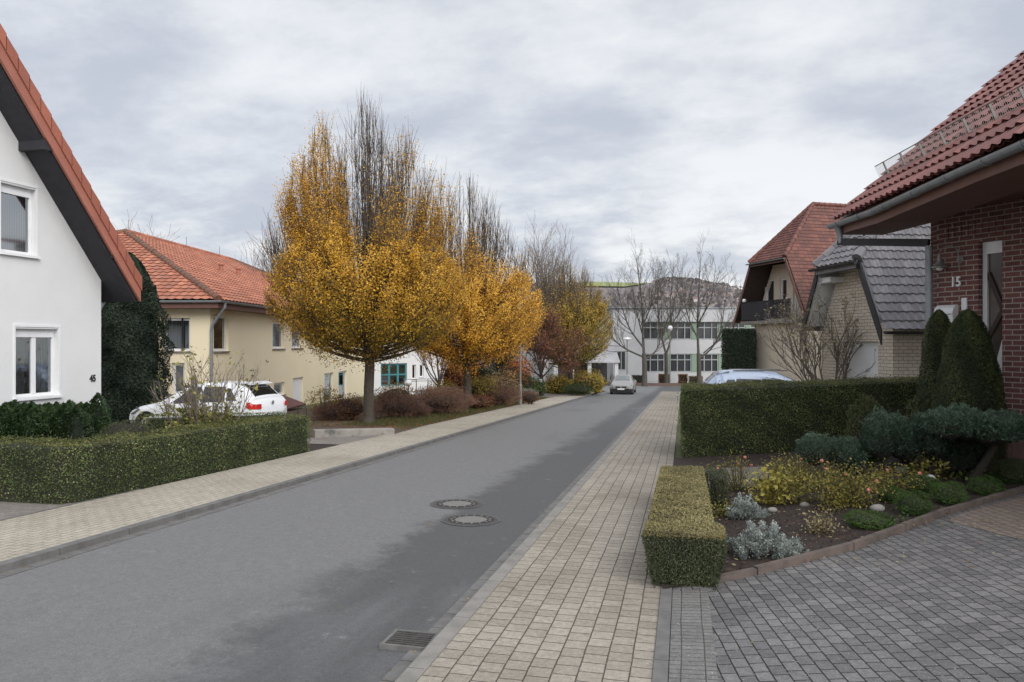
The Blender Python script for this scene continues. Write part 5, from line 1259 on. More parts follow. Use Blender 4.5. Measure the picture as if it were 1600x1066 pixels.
sh('russet_shrub', 'low leafy russet shrub at the foot of the second hornbeam', 748, 33.6, 1.5, .7, l_rdsh, 2600, .075, group=GB_, seed=13)
o = root('stemmed_shrub', 'shrub of several bare upright stems in the street bed', 'shrub', onD(664, 30.2), 0, GB_); b = MB(); tips = []
for k in range(9): branchy(b, onD(664, 30.2), (R.normal()*.35, R.normal()*.3, 1), 1.0, .025, 1, 3, .4, tips, .05, .08, .5, 5, 5, .006)
b.build('branches', m_twig, o)
sh('green_shrub', 'mid-green rounded shrub beyond the lamp post', 838, 49, 1.5, 1.3, l_grn, 2500, .10, seed=14)
sh('green_shrub', 'dark green shrub directly right of the lamp post', 820, 47, 1.4, 1.7, l_grn, 2500, .10, seed=15, tb=.25)
sh('grey_shrub', 'low grey-green shrub at the far driveway corner', 825, 44, 1.3, .7, l_lav, 2200, .08, seed=16, tb=.15)
sh('golden_shrub', 'yellow-orange shrub left of the farthest hornbeam trunk', 873, 53.5, 2.6, 1.5, l_yesh, 4200, .12, seed=17, tb=.6, group='yellow bushes at the far bend')
sh('golden_shrub', 'bright yellow shrub right of the farthest hornbeam trunk', 916, 53.5, 2.9, 1.85, l_yesh, 5200, .12, seed=18, tb=.6, group='yellow bushes at the far bend')
sh('golden_shrub', 'small yellow shrub at the pavement end, nearest the oncoming car', 931, 55, 1.3, 1.35, l_yesh, 2600, .11, seed=19, tb=.5, group='yellow bushes at the far bend')
sh('green_cushion_shrub', 'low dark green spreading shrub in front of the yellow bushes', 903, 51, 2.4, .95, l_grn, 4200, .08, seed=20, tb=.22)
sh('beech_hedge', 'orange beech shrub between the second trunk and the annexe', 712, 42, 1.9, 3.0, l_orsh, 6500, .11, seed=21, cat='hedge')
sh('orange_shrub', 'orange-red bush behind the lamp post', 806, 47, 2.2, 2.7, l_orsh, 5200, .13, seed=22, tb=.75)
sh('orange_shrub', 'orange shrub to the right behind the second hornbeam trunk', 742, 43, 2.0, 2.6, l_orsh, 4600, .12, seed=23, tb=.6)
# dark spreading conifer
q = onD(778, 42); o = root('spreading_conifer', 'dark spreading conifer behind the second hornbeam', 'tree', q); b = MB(); lf_ = MB()
for k in range(26):
    a = R.rand()*2*PI; z = .6+2.1*R.rand(); L_ = (2.6-.65*z)*(.7+.3*R.rand()); e = q+np.array([math.cos(a)*L_, math.sin(a)*L_, z+.25*L_*.6]); s = q+np.array([0,0,z*.8])
    pts = curve3(s, (s+e)/2-np.array([0,0,.15]), e, 6); b.tube(pts, np.linspace(.04,.01,6), 4, cap=False)
    n = 750; t = R.rand(n)**.7; P = s+(e-s)*t[:, None]+R.normal(size=(n,3))*np.array([.20,.20,.09]); lf_.leaves(P, np.tile([0,0,1.], (n,1)), .11, clamp01(.35+.2*R.normal(size=n)), .2, .6)
b.tube([q, q+np.array([0,0,2.6])], [.09,.02], 7); b.build('trunk', m_bark, o); lf_.build('crown', l_thuja, o)
# box cubes and dark hedge before the school
def cube_bush(name, label, px, D, w, h, mat, n, group=None, z=-2.78, tb=.4):
    c = onD(px, D); c[2] = z; o = root(name, label, 'shrub', c, 0, group); P = (R.rand(n,3)-.5); k = R.randint(0, 3, n); sgn = np.where(R.rand(n) > .5, .5, -.5)
    P[np.arange(n), k] = sgn; N = np.zeros((n,3)); N[np.arange(n), k] = np.sign(sgn); P = P*np.array([w, w*.8, h])+c+np.array([0,0,h/2])+R.normal(size=(n,3))*.03
    MB().leaves(P, N, .13, clamp01(tb+.25*R.normal(size=n)), .5, .7).build('foliage', mat, o); b = MB(); b.box(c+np.array([0,0,h/2]), (w*.9, w*.7, h*.93)); b.build('branches', m_core, o)
cube_bush('cube_bush', 'russet cube-clipped bush at the foot of the school wall, left of two', 1038, 85.5, 1.25, 1.1, l_rdsh, 900, 'cube bushes before the school', tb=.7)
cube_bush('cube_bush', 'russet cube-clipped bush at the foot of the school wall, right of two', 1067, 85.5, 1.0, 1.1, l_rdsh, 800, 'cube bushes before the school', tb=.7)
cube_bush('dark_bush', 'dark clipped bush between the oncoming car and the nearest school tree', 995, 84.8, 1.6, 1.0, l_thuja, 1100)
cube_bush('brown_bush', 'small brown bush beside the right-hand school tree', 1087, 84.8, 1.5, .9, l_brsh, 900)
# tall dark hedge block left of the balcony house
q = onD(1155, 41); pth = [onD(1132, 40)[:2], onD(1178, 40)[:2]]
hedge('tall_hedge', 'tall dark green clipped hedge block left of the balcony house', 'hedge', pth, 1.4, lambda x, y: F_tall, l_thuja, l_box, .10, 500) if False else None
c = onD(1154, 41); o = root('tall_hedge', 'tall dark green clipped hedge block left of the balcony house', 'hedge', c); n = 7000
P = (R.rand(n,3)-.5); k = R.randint(0, 3, n); sgn = np.where(R.rand(n) > .5, .5, -.5); P[np.arange(n), k] = sgn; N = np.zeros((n,3)); N[np.arange(n), k] = np.sign(sgn)
n = 15000; P = (R.rand(n,3)-.5); k = R.randint(0, 3, n); sgn = np.where(R.rand(n) > .5, .5, -.5); P[np.arange(n), k] = sgn; N = np.zeros((n,3)); N[np.arange(n), k] = np.sign(sgn)
ht = at(1154, 517, 41)[2]-c[2]; P = P*np.array([1.62, 1.6, ht])+c+np.array([0,0,ht/2])+R.normal(size=(n,3))*.05
MB().leaves(P, N, .10, clamp01(.6+.25*R.normal(size=n)), .5, .7).build('foliage', l_thuja, o); b = MB(); b.box(c+np.array([0,0,ht/2]), (1.45, 1.45, ht-.15)); b.build('branches', MC['inner_green_dark'], o)
# shrub with bare twigs behind the left hedge
q = onD(318, 14.6); o = root('magnolia_shrub', 'half-bare shrub with yellow-green lower leaves behind the left hedge, before the white car', 'shrub', q); b = MB(); tips = []
for k in range(17):
    a = 2*PI*k/17+R.rand()*.3; inc = .12+.62*R.rand(); branchy(b, q+np.array([math.cos(a)*.05, math.sin(a)*.05, -.05]), (math.cos(a)*math.sin(inc), math.sin(a)*math.sin(inc), math.cos(inc)), 1.9*(.72+.33*R.rand()), .018, 2, 6, .5, tips, .10, .10, .42, 6, 5, .004, .35)
b.build('branches', m_greytwig, o)
P = np.vstack(tips); z = P[:,2]-q[2]; w_ = np.clip(1.25-z, .03, 1)*(z > .25); P = P[R.choice(len(P), 1150, p=w_/w_.sum())]+R.normal(size=(1150,3))*.07
P2 = q+np.column_stack([R.normal(size=600)*.26, R.normal(size=600)*.26, .15+.85*R.rand(600)])
P = np.vstack([P, P2]); MB().leaves(P, np.tile([0,0,1.], (len(P),1)), .095, clamp01(.5+.3*R.normal(size=len(P))), .6, 1.2).build('leaves', l_magn, o)
# half-bare spreading shrub in front of the garage
q = onD(1292, 19.6); o = root('bare_magnolia', 'spreading half-bare shrub with a few pale leaves in front of the garage', 'shrub', q)
b = MB(); tips = []
for k in range(15):
    a = 2*PI*k/15+R.rand()*.3; inc = .30+.72*R.rand(); branchy(b, q+np.array([0,0,.2]), (math.cos(a)*math.sin(inc), math.sin(a)*math.sin(inc), math.cos(inc)), 2.6*(.75+.35*R.rand()), .024, 2, 6, .6, tips, .12, .16, .46, 7, 5, .005, .3)
b.build('branches', m_greytwig, o)
P = np.vstack([tp[-2:] for tp in tips]); P = P[R.randint(0, len(P), 1500)]+R.normal(size=(1500,3))*.04; P = P[P[:,2] > q[2]+1.2]
MB().leaves(P, np.tile([0,0,1.], (len(P),1)), .085, clamp01(.5+.3*R.normal(size=len(P))), .45, 1.2).build('leaves', l_pale, o)
# ------------------------------------------------------------------ right-hand hedges
hq = G(1065, 718)[:2]; print('bighedge', hq)
hy = float(hq[1]); HX1 = 5.6
ht_ = lambda x, y: -.98+CAMH+.055*max(x, 0)-.028*max(0, y-hy-1.2)+.01*math.sin(x*3)
def gapf(P, a): 
    x = P[:,0]; z = P[:,2]; return np.clip(.55-np.abs(x-4.1)*.5, 0, .6)*(z > -.2)*(z < .9)*.9
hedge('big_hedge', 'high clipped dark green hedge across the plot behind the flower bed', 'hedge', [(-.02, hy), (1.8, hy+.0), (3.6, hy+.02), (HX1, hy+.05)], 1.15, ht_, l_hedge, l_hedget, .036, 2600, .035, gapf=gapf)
hedge('side_hedge', 'clipped hedge continuing along the right pavement behind the big hedge corner', 'hedge', [(1.0, hy+1.2), (1.0, hy+3.4)], 1.0, lambda x, y: ht_(0, y), l_hedge, l_hedget, .04, 1300, .03)
# yellow-topped box hedge
ax, ay = PRX-.125, float(G(1035, 921)[1])+.02; bx_h = .52
l_boxg = l_box
o_ = hedge('box_hedge', 'knee-high box hedge with yellowed top at the corner of the driveway', 'hedge', [(ax+.66, ay), (ax+.66, ay+.6), (ax+.50, ay+.62), (ax+.50, ay+4.1)], .655, lambda x, y: gz(0, y)+bx_h+.01, l_boxg, l_boxy, .0165, 13000, .02) if False else None
def box_hedge(label, x0, x1, y0, y1, h, n, leaf, topm, name='box_hedge', taper=.10):
    c = np.array([(x0+x1)/2, (y0+y1)/2]); g_ = gz(*c); o = root(name, label, 'hedge', (c[0], c[1], g_), 0)
    L_ = np.array([x1-x0, y1-y0]); areas = [L_[0]*h, L_[0]*h, L_[1]*h, L_[1]*h, L_[0]*L_[1]]; tot = sum(areas); S = MB(); T = MB(); lumps = .025
    for k, ar in enumerate(areas):
        m = int(n*ar/tot*(1.5 if k == 0 else 1)); a, z = R.rand(m), R.rand(m)
        if k < 4:
            sh_ = (1-z)**2*taper+np.clip((z-.88)/.12, 0, 1)**2*.025      # sides draw in towards the ground, shoulders are rounded
            if k == 0: P = np.column_stack([x0+sh_+(L_[0]-2*sh_)*a, y0+sh_, z*h]); N = [0,-1,.1]
            elif k == 1: P = np.column_stack([x0+L_[0]*a, y1-sh_, z*h]); N = [0,1,.1]
            elif k == 2: P = np.column_stack([x0+sh_, y0+L_[1]*a, z*h]); N = [-1,0,.1]
            else: P = np.column_stack([x1-sh_, y0+L_[1]*a, z*h]); N = [1,0,.1]
        else: P = np.column_stack([x0+L_[0]*a, y0+L_[1]*z, np.full(m, h)]); N = [0,0,1.]
        P[:, 2] += -SLOPE*P[:, 1]+(g_+SLOPE*c[1])
        N = np.tile(N, (m, 1)); P = P+N*((lowfreq(P, 7)*.5+lowfreq(P, 17, 2)*.35)*lumps)[:, None]+R.normal(size=P.shape)*leaf*.4
        zz_ = (P[:,2]+SLOPE*P[:,1]-(g_+SLOPE*c[1]))/h
        t = clamp01(.45+.22*R.normal(size=m)+.15*lowfreq(P, 11, 4))
        if k == 4: T.leaves(P, N, leaf, t, .55, .6)
        else:
            up = (zz_ > .90+.05*R.rand(m)) & (topm is l_boxy)
            S.leaves(P[~up], N[~up], leaf, t[~up], .55, .6); T.leaves(P[up], N[up], leaf, t[up]*.6, .55, .7)
    S.build('side_foliage', l_box, o); T.build('top_foliage', topm, o)
    b = MB(); e = .045; zs = lambda y, q: q-SLOPE*y+(g_+SLOPE*c[1])
    b.hexa([(x0+e+taper,y0+e+taper,zs(y0,-.02)),(x1-e-taper,y0+e+taper,zs(y0,-.02)),(x1-e-taper,y1-e,zs(y1,-.02)),(x0+e+taper,y1-e,zs(y1,-.02)),(x0+e,y0+e,zs(y0,h-.04)),(x1-e,y0+e,zs(y0,h-.04)),(x1-e,y1-e,zs(y1,h-.04)),(x0+e,y1-e,zs(y1,h-.04))])
    b.build('branches', m_core, o); return o
box_hedge('knee-high box hedge with yellowed top at the corner of the driveway', ax, ax+.60, ay+.45, ay+4.5, .50, 60000, .020, l_boxy)
oo = box_hedge('squared front block of the yellow-topped box hedge beside the grey pavers', ax-.02, ax+.68, ay-.02, ay+.47, .50, 22000, .017, l_boxy)
box_hedge('short dark green box hedge end between the yellow-topped hedge and the garden path', ax+.64, ax+.90, ay+3.6, ay+4.5, .46, 9000, .02, l_box, taper=.04)
# ------------------------------------------------------------------ planting bed
def gd(px, py, D): p = at(px, py, D); return np.array([p[0], p[1], gz(p[0], p[1])])
def column(label, px, D, w, ytop, mat, n, leaf, sh=2.6, tb=.4, name='topiary_column'):
    q = onD(px, D); H = at(px, ytop, D)[2]-q[2]; o = root(name, label, 'topiary', q); thuja(o, q, H, w/2, n, leaf, mat, lambda t: (.80+.22*np.sin(np.clip(t*1.5, 0, 1)*PI/1))*np.clip(1-(np.clip(t, 0, 1))**(sh*1.6), 0, 1)**.5 if False else np.clip(1-np.clip((t-.30)/.70, 0, 1)**sh, 0, 1)**.62*(.86+.14*np.sin(np.clip(t*1.6,0,1)*PI)), tb, .035)
    return o
column('narrow clipped yew column, left of two beside the brick wall', 1467, 12.0, .64, 484, l_yew, 26000, .035, 4.0, .5)
column('broad clipped yew column, right of two, hiding the lower part of the door', 1512, 11.1, .95, 484, l_yew, 48000, .035, 3.0)
column('low rounded yew at the right foot of the broad clipped column', 1550, 11.3, .42, 555, l_yew, 9000, .035, 3.0)
sh('clipped_yew', 'small light green clipped yew ball at the left foot of the narrow column', 1441, 12.4, .55, .95, l_yew, 6500, .035, seed=31, tb=.6, fill=.15)
def juniper(label, px, D, w, d, zlo, zhi, n, trunk=None, group='cloud-pruned blue junipers', mat=None, leaf=.05, blobs=5, seed=0, yc=None):
    """flat-topped pads of upturned sprays"""
    q = onD(px, D); o = root('blue_juniper', label, 'shrub', q, 0, group); f = MB(); core = MB(); rs = np.random.RandomState(seed)
    for k in range(blobs):
        fx = (k+.5)/blobs-.5; c = q+RC*(fx*w*.72)+FC*(rs.rand()-.5)*d*.4+np.array([0,0,(zlo+zhi)/2+(rs.rand()-.5)*(zhi-zlo)*.18]); r = np.array([w/blobs*1.05, d*.55, (zhi-zlo)*.55*(.85+.2*rs.rand())])
        m = n//blobs; u = unit(m); u[:, 2] = np.where(u[:, 2] < -.3, -u[:, 2], u[:, 2]); P = c+u*r*(1-.35*R.rand(m)**1.4)[:, None]*(1+.12*lowfreq(u*3, 2.3, k)+.16*np.sin(u[:,0]*13+k)*np.cos(u[:,1]*11))[:, None]
        N = np.cross(u*.7+np.array([0,0,1.]), R.normal(size=(m,3)))
        f.leaves(P, N, leaf, clamp01(.38+.35*(P[:,2]-c[2])/r[2]*.6+.2*R.normal(size=m)), .26, .25); blob_core(core, c, r, .66, k)
    f.build('foliage', mat or l_juni, o); 
    if trunk:
        for t_ in trunk: core.tube([q+RC*x+np.array([0,0,z]) for x, z in t_], np.linspace(.07, .03, len(t_)), 8)
    core.build('branches', m_core, o); return o
juniper('blue-green juniper pad on a leaning trunk, topmost, in front of the yew columns', 1529, 10.2, 1.46, .9, .56, 1.05, 26000, [[(-.12,0),(.02,.25),(.22,.55),(.28,.9)]], seed=3, leaf=.055)
juniper('dense blue-green juniper mound in the middle, left of the tall pad', 1424, 10.8, 1.24, .9, .08, .84, 30000, seed=4, leaf=.055)
juniper('dark juniper skirt below the tall pad', 1497, 10.6, .85, .7, .02, .62, 11000, seed=8, leaf=.055, mat=l_thuja)
juniper('low green juniper mound behind the yellow rose leaves', 1296, 11.3, 1.06, .85, .12, .66, 19000, seed=5, leaf=.05)
q = onD(1361, DG(1361,722)); o = root('dwarf_conifer', 'small pointed dwarf conifer between the juniper mounds', 'shrub', q); thuja(o, q, .70, .20, 9000, .035, l_conif, lambda t: np.clip(1-t, 0, 1)**.8, .35, .08)
sh('clipped_box', 'small flat-topped yellowish box bush against the big hedge', 1352, 12.7, .62, .98, l_yew, 7000, .035, seed=33, tb=.75, fill=.12)
def rose(label, px, D, w, h, n, fl, seed, mat=None, leaf=.038, name='rose_bush', stems=26, tb=.5, pm_=None, cat='rose bush', group='rose bushes in the flower bed'):
    q = onD(px, D); o = root(name, label, cat, q, 0, group); f = MB(); b = MB(); rs = np.random.RandomState(seed); heads = []
    for k in range(stems):
        a = rs.rand()*2*PI; s = rs.rand()**.5; e = q+np.array([math.cos(a)*w/2*s, math.sin(a)*w/2*s, h*(1-.35*s)*(.75+.3*rs.rand())]); s0 = q+np.array([math.cos(a)*.05, math.sin(a)*.05, 0])
        pts = curve3(s0, (s0+e)/2+rs.normal(size=3)*.04, e, 6); b.tube(pts, np.linspace(.007,.003,6), 4, cap=False); heads.append(e)
        m = n//stems; i = rs.randint(1, 6, m); P = pts[i]+R.normal(size=(m,3))*.07; P[:,2] = np.maximum(P[:,2], q[2]+.1*h); f.leaves(P, np.tile([0,0,1.], (m,1)), leaf, clamp01(tb+.27*R.normal(size=m)), .55, .9)
    b.build('stems', m_twig, o); f.build('foliage', mat or l_rose, o)
    for k in range(fl):
        c = heads[rs.randint(len(heads))]+np.array([rs.normal()*.02, rs.normal()*.02, .02]); fb = MB(); u = unit(70); fb.leaves(c+u*.019*np.array([1,1,.8]), u, .028, .5, .8, .3); fb.build('flower', pm_ or m_pink, o)
    return o
rose('airy pale-leaved rose bush with pink blooms beside the garden path', 1152, DG(1152,769), .95, .62, 1500, 4, 41, leaf=.034, tb=.45)
rose('large golden-green rose bush with pink blooms in the middle of the bed', 1319, DG(1319,792), 1.05, .54, 3600, 4, 42, leaf=.040, tb=.55, stems=38)
rose('yellowing rose bush behind the broad yellow leaves', 1235, DG(1240,768), .9, .56, 2400, 3, 43, leaf=.038, tb=.6)
rose('low rose bush with one pink bloom at the right of the flower bed', 1396, DG(1396,773), .8, .42, 1700, 2, 44, leaf=.036, tb=.5)
rose('thin rose bush with a pink bloom in front of the low juniper', 1290, DG(1290,765), .5, .6, 500, 2, 45, leaf=.034, tb=.35)
rose('shrub with large bright yellow leaves at the front of the roses', 1205, DG(1205,790), .58, .52, 560, 0, 46, l_yel, .085, 'yellow_leaved_shrub', 16, cat='shrub', group=None)
rose('yellow leafed sprig beside the broad-leaved yellow shrub', 1240, DG(1240,788), .55, .5, 600, 1, 47, l_yel, .055, 'yellow_leaved_shrub', 16, cat='shrub', group=None, tb=.3)
rose('hydrangea with faded pink flower heads before the dark juniper', 1452, DG(1452,750), .46, .36, 360, 4, 48, l_rose, .07, 'hydrangea', 14, tb=.45, pm_=m_pinkd, cat='shrub', group=None)
rose('green broad-leaved perennial beside the large round stone', 1484, DG(1484,743), .40, .2, 260, 0, 49, l_per, .085, 'broad_leaved_perennial', 14, cat='plant', group=None, tb=.35)
rose('light green broad-leaved perennial with a yellow leaf, right of its twin', 1517, DG(1517,751), .40, .2, 240, 0, 50, l_per, .085, 'broad_leaved_perennial', 14, cat='plant', group=None, tb=.4)
rose('cream-edged low perennial at the kerb between lavender and cushion plants', 1281, DG(1281,836), .42, .24, 520, 0, 51, l_pale, .04, 'variegated_perennial', 20, cat='plant', group=None, tb=.45)
rose('small yellow-green seedling clump in the soil in front of the rose bushes', 1300, DG(1300,800), .34, .10, 260, 0, 53, l_rose, .035, 'ground_plant', 12, cat='plant', group=None)
rose('sparse low green clump beside the flat cushion plant at the edging', 1405, DG(1405,822), .22, .10, 160, 0, 54, l_moss, .04, 'ground_plant', 10, cat='plant', group=None)
rose('low yellow-green ground plant behind the box hedge', 1130, DG(1130,806), .5, .14, 420, 0, 52, l_rose, .045, 'ground_plant', 18, cat='plant', group=None)
def lavender(label, px, D, w, h, n, seed):
    q = onD(px, D); o = root('lavender_bush', label, 'lavender', q, 0, 'lavender bushes at the bed edge'); f = MB(); m = 110; rs = np.random.RandomState(seed)
    a = R.rand(m)*2*PI; s = R.rand(m)**.5; rim = 1+.14*np.sin(a*3+seed)+.1*np.sin(a*5); base = np.column_stack([np.cos(a)*s*rim*w/2, np.sin(a)*s*rim*w*.36, h*(1-.75*s**2)*(.35+.65*R.rand(m))*(1+.2*np.sin(a*4+s*9))])
    out = np.column_stack([np.cos(a)*s, np.sin(a)*s, np.full(m, .8)]); k_ = n//m; out = np.repeat(out, k_, axis=0); tc_ = np.repeat(R.normal(size=m)*.13, k_)
    base = np.repeat(base, k_, axis=0)+out*(R.rand(m*k_)[:, None]-.6)*.07+R.normal(size=(m*k_, 3))*.016; base[:,2] = np.maximum(base[:,2], .01); m = m*k_; N = np.cross(out, R.normal(size=(m,3)))
    f.leaves(q+base, N, .030, clamp01(.46+.22*R.normal(size=m)+tc_+.25*(base[:,2]/h-.5)), .34, .35); f.build('foliage', l_lav, o)
    b = MB(); 
    for k in range(60): aa = rs.rand()*2*PI; ss = rs.rand()**.5; b.tube([q+np.array([0,0,.0]), q+np.array([math.cos(aa)*ss*w*.4, math.sin(aa)*ss*w*.3, h*.7*(1-.6*ss*ss)])], [.006,.003], 3)
    b.build('stems', m_greytwig, o); return o
lavender('large silver-grey lavender bush at the kerb beside the box hedge', 1195, DG(1195,870), .66, .30, 17000, 1)
lavender('smaller grey lavender bush behind the large silver one', 1165, DG(1165,812), .46, .27, 7000, 2)
GC = 'green cushion plants along the bed edging'
for i, (px, D, w, h, lb) in enumerate(((1356,DG(1356,826),.52,.15,'flat bright green cushion plant in front of the round pale stone'),(1427,DG(1427,806),.42,.22,'domed green cushion plant next to the edging, left of the pair'),(1483,DG(1483,790),.42,.22,'domed green cushion plant next to the edging, right of the pair'),
        (1540,DG(1540,775),.42,.19,'green cushion plant below the broad-leaved perennials'),(1582,DG(1582,757),.50,.26,'green cushion plant at the right picture edge by the wall'),(1440,DG(1440,770),.42,.18,'green cushion plant behind the white stone'),(1394,DG(1394,786),.36,.16,'small green cushion plant between rose bushes and stone'))):
    sh('cushion_plant', lb, px, D, w, h*1.35, l_moss, 6500, .022, seed=60+i, fill=.18, asp=.25, group=GC, cat='plant', stems=0, tb=.45, spiky=0)
rs = np.random.RandomState(5)
def stone(label, px, D, r, name='garden_stone', mat=None, up=0, sx=1.25):
    q = onD(px, D); b = MB(); V = []; n, m = 9, 16; ph0 = rs.rand()*6
    for i in range(n+1):
        ph = PI*i/n
        for j in range(m): a = 2*PI*j/m; k = 1+.07*math.sin(2*a+ph0)+.05*math.sin(3*a+ph*2+ph0); V.append(q+np.array([math.sin(ph)*math.cos(a)*r*sx*k, math.sin(ph)*math.sin(a)*r*k, math.cos(ph)*r*.75*k+r*.55+up]))
    b.add(V, [(i*m+j, i*m+(j+1) % m, (i+1)*m+(j+1) % m, (i+1)*m+j) for i in range(n) for j in range(m)]); return tag(b.build(name, mat or m_stone, smooth=True), label, 'stone')
stone('round pale stone lying on the flat green cushion plant', 1371, DG(1371,815), .062, up=.12)
stone('pale tilted stone in the soil before the roses', 1257, DG(1257,793), .055)
stone('pale stone peeping out behind the large lavender', 1207, DG(1207,820), .045, up=.15)
stone('large round brown-grey stone behind the broad-leaved perennials', 1519, DG(1519,732), .15, mat=pm('brown_stone', (.13,.11,.09), (.09,.075,.06), 8, .85), up=-.03)
stone('grey-green angular stone left of the hydrangea', 1411, DG(1411,740), .085, mat=pm('green_grey_stone', (.17,.17,.13), (.11,.11,.09), 8, .85))
stone('small white stone left of the domed cushion plants', 1454, DG(1454,757), .05, mat=m_lav_w, up=.07)
stone('small white stone beside the cushion plant at the right', 1558, DG(1558,750), .035, mat=m_lav_w, up=.12, sx=1.9)
stone('broad flat brown block leaning at the wall foot', 1585, 10.6, .24, mat=pm('brown_block', (.09,.065,.06), (.065,.05,.045), 8, .85), up=-.02, sx=1.6)
q = onD(1549, DG(1549,720)); o = root('garden_figure', 'small white and grey painted figure between the round stone and the wall', 'garden figure', q)
b = MB(); b.lathe(q+RC*.0, [(.05,0),(.055,.05),(.035,.12),(.045,.17),(.02,.20)], 10); b.build('body', m_lav_w, o)
for dx in (-.045, .045): b = MB(); b.lathe(q+RC*dx+np.array([0,0,.19]), [(.01,0),(.05,.012),(.045,.035),(.01,.055)], 10); b.build('cap', m_lav_w, o)
b = MB(); b.lathe(q+RC*(-.07), [(.03,0),(.035,.025),(.01,.045)], 8); b.build('foot', m_lav_w, o)
# ------------------------------------------------------------------ fallen leaves and small litter
def scatter(name, label, mat, n, area, leaf, dz=.012, kind=True, zf=gz):
    b = MB(); P = area(n); P = np.column_stack([P, [zf(x, y)+dz+.008*R.rand() for x, y in P]])
    b.leaves(P, np.tile([0,0,1.], (len(P),1)), leaf, R.rand(len(P)), .6, .18); o = b.build(name, mat, origin=(0,0,0)); o['kind'] = 'stuff'; return o
def quadarea(x0, x1, y0, y1): return lambda n: np.column_stack([x0+(x1-x0)*R.rand(n), y0+(y1-y0)*R.rand(n)])
scatter('fallen_leaves', '', l_orsh, 9000, lambda n: np.column_stack([-8.3-5.5*R.rand(n)**1.3, 21.5+24*R.rand(n)]), .085)
scatter('fallen_leaves', '', l_pale, 420, quadarea(-.0, 3.6, 7.2, 13), .045, .03)
scatter('fallen_leaves', '', l_rdsh, 420, quadarea(-.0, 4.5, 7.2, 13.5), .04, .03)
scatter('fallen_leaves', '', l_brsh, 40, quadarea(-6.4, -.2, 5, 30), .045, .0, zf=lambda x, y: gz(x, y)-(.06 if x < RR-.16 else -.004))
scatter('fallen_leaves', '', l_brsh, 260, lambda n: np.column_stack([RR-.16+.15*R.rand(n)**2.0*np.where(R.rand(n) > .3, 1, -2), 3+40*R.rand(n)]), .03, .0, zf=lambda x, y: gz(x, y)-.062)
scatter('fallen_leaves', '', l_brsh, 320, lambda n: np.column_stack([RL+.02+.2*R.rand(n)**1.5, 5+44*R.rand(n)]), .035, .0, zf=lambda x, y: gz(x, y)-.062)
scatter('fallen_leaves', '', l_orsh, 260, lambda n: np.column_stack([-8.15+1.6*R.rand(n)**1.5, 20+26*R.rand(n)]), .06, .0, zf=lambda x, y: gz(x, y)-.002)
scatter('fallen_leaves', '', l_pale, 26, quadarea(.3, 5, 4.5, 9.5), .045)
def crumbs():
    b = MB(); n = 5200; x = .3+R.rand(n)*5.2; y = 6.9+R.rand(n)*8
    ex = np.array([np.interp(xx, [e[0] for e in edge], [e[1] for e in edge]) for xx in x]); k = y > ex+.12; x, y = x[k], y[k]
    for i in range(len(x)):
        r = .008+.018*R.rand(); c = np.array([x[i], y[i], gz(x[i], y[i])+.015]); b.add([c+np.array(v)*r*(.6+.8*R.rand()) for v in ((1,0,0),(-1,0,0),(0,1,0),(0,-1,0),(0,0,1),(0,0,-1))], [(0,2,4),(2,1,4),(1,3,4),(3,0,4)], R.rand())
    o = b.build('soil_crumbs', m_soil, origin=(0,0,0)); o['kind'] = 'stuff'
crumbs()
def grassy(name, area, n, h, mat):
    b = MB(); P = area(n); z = np.array([gz(x, y) for x, y in P]); P = np.column_stack([P, z+h*.4]); N = np.column_stack([R.normal(size=(n,2)), np.zeros(n)]); 
    a = np.array([0,0,1.])+R.normal(size=(n,3))*.35; a /= np.linalg.norm(a, axis=1)[:,None]; s = np.cross(a, N); s /= np.linalg.norm(s, axis=1)[:,None]; hh = h*(.5+R.rand(n))[:,None]
    V = np.stack([P-a*hh*.5-s*.006, P-a*hh*.5+s*.006, P+a*hh*.6+s*.001, P+a*hh*.6-s*.001], 1).reshape(-1,3); b.addq(V, np.arange(4*n).reshape(-1,4), R.rand(n)); o = b.build(name, mat, origin=(0,0,0)); o['kind'] = 'stuff'
l_gr = leafmat('grass_blades', [(0,(0.050,0.060,0.020)),(.6,(0.100,0.110,0.035)),(1,(0.180,0.150,0.060))], .6, .2)
grassy('grass', quadarea(-10.8, -8.25, 22.0, 46), 24000, .10, l_gr); grassy('grass', quadarea(-12, -8.25, 53.5, 61), 8000, .12, l_gr)
# ------------------------------------------------------------------ street furniture
q = onD(813, 37.5); o = root('lamp_post', 'grey street lamp post at the left pavement, rising into the second hornbeam', 'street lamp', q)
b = MB(); b.lathe(q, [(.085,0),(.085,1.0),(.055,1.05),(.045,4.3)], 12); b.build('pole', m_steel, o)
b = MB(); b.box(q+np.array([0,0,.55]), (.1,.19,.3), 0); b.build('service_door', m_steel, o)
b = MB(); b.prism([q+np.array(v) for v in ((-.5,-.10,4.35),(.1,-.10,4.3),(.1,.10,4.3),(-.5,.10,4.35))], (0,0,.1)); b.build('lamp_head', m_steel, o)
def far_lamp(px, D, ytop, label, globe):
    q = onD(px, D); q[2] = -2.78; zt = at(px, ytop, D)[2]; o = root('street_lamp', label, 'street lamp', q); b = MB(); b.tube([q, (q[0],q[1],zt)], [.09,.06], 8); b.build('pole', m_steel, o); b = MB()
    if globe: b.lathe((q[0],q[1],zt-.1), [(.1,0),(.28,.2),(.3,.4),(.15,.6)], 12)
    else: b.lathe((q[0],q[1],zt-.05), [(.2,0),(.5,.1),(.45,.22),(.1,.35)], 12)
    b.build('lamp_head', m_white, o)
far_lamp(980, 81, 531, 'flat-headed street lamp left of the bare school trees', False)
far_lamp(1047, 83, 516, 'globe-topped street lamp between the bare school trees', True)
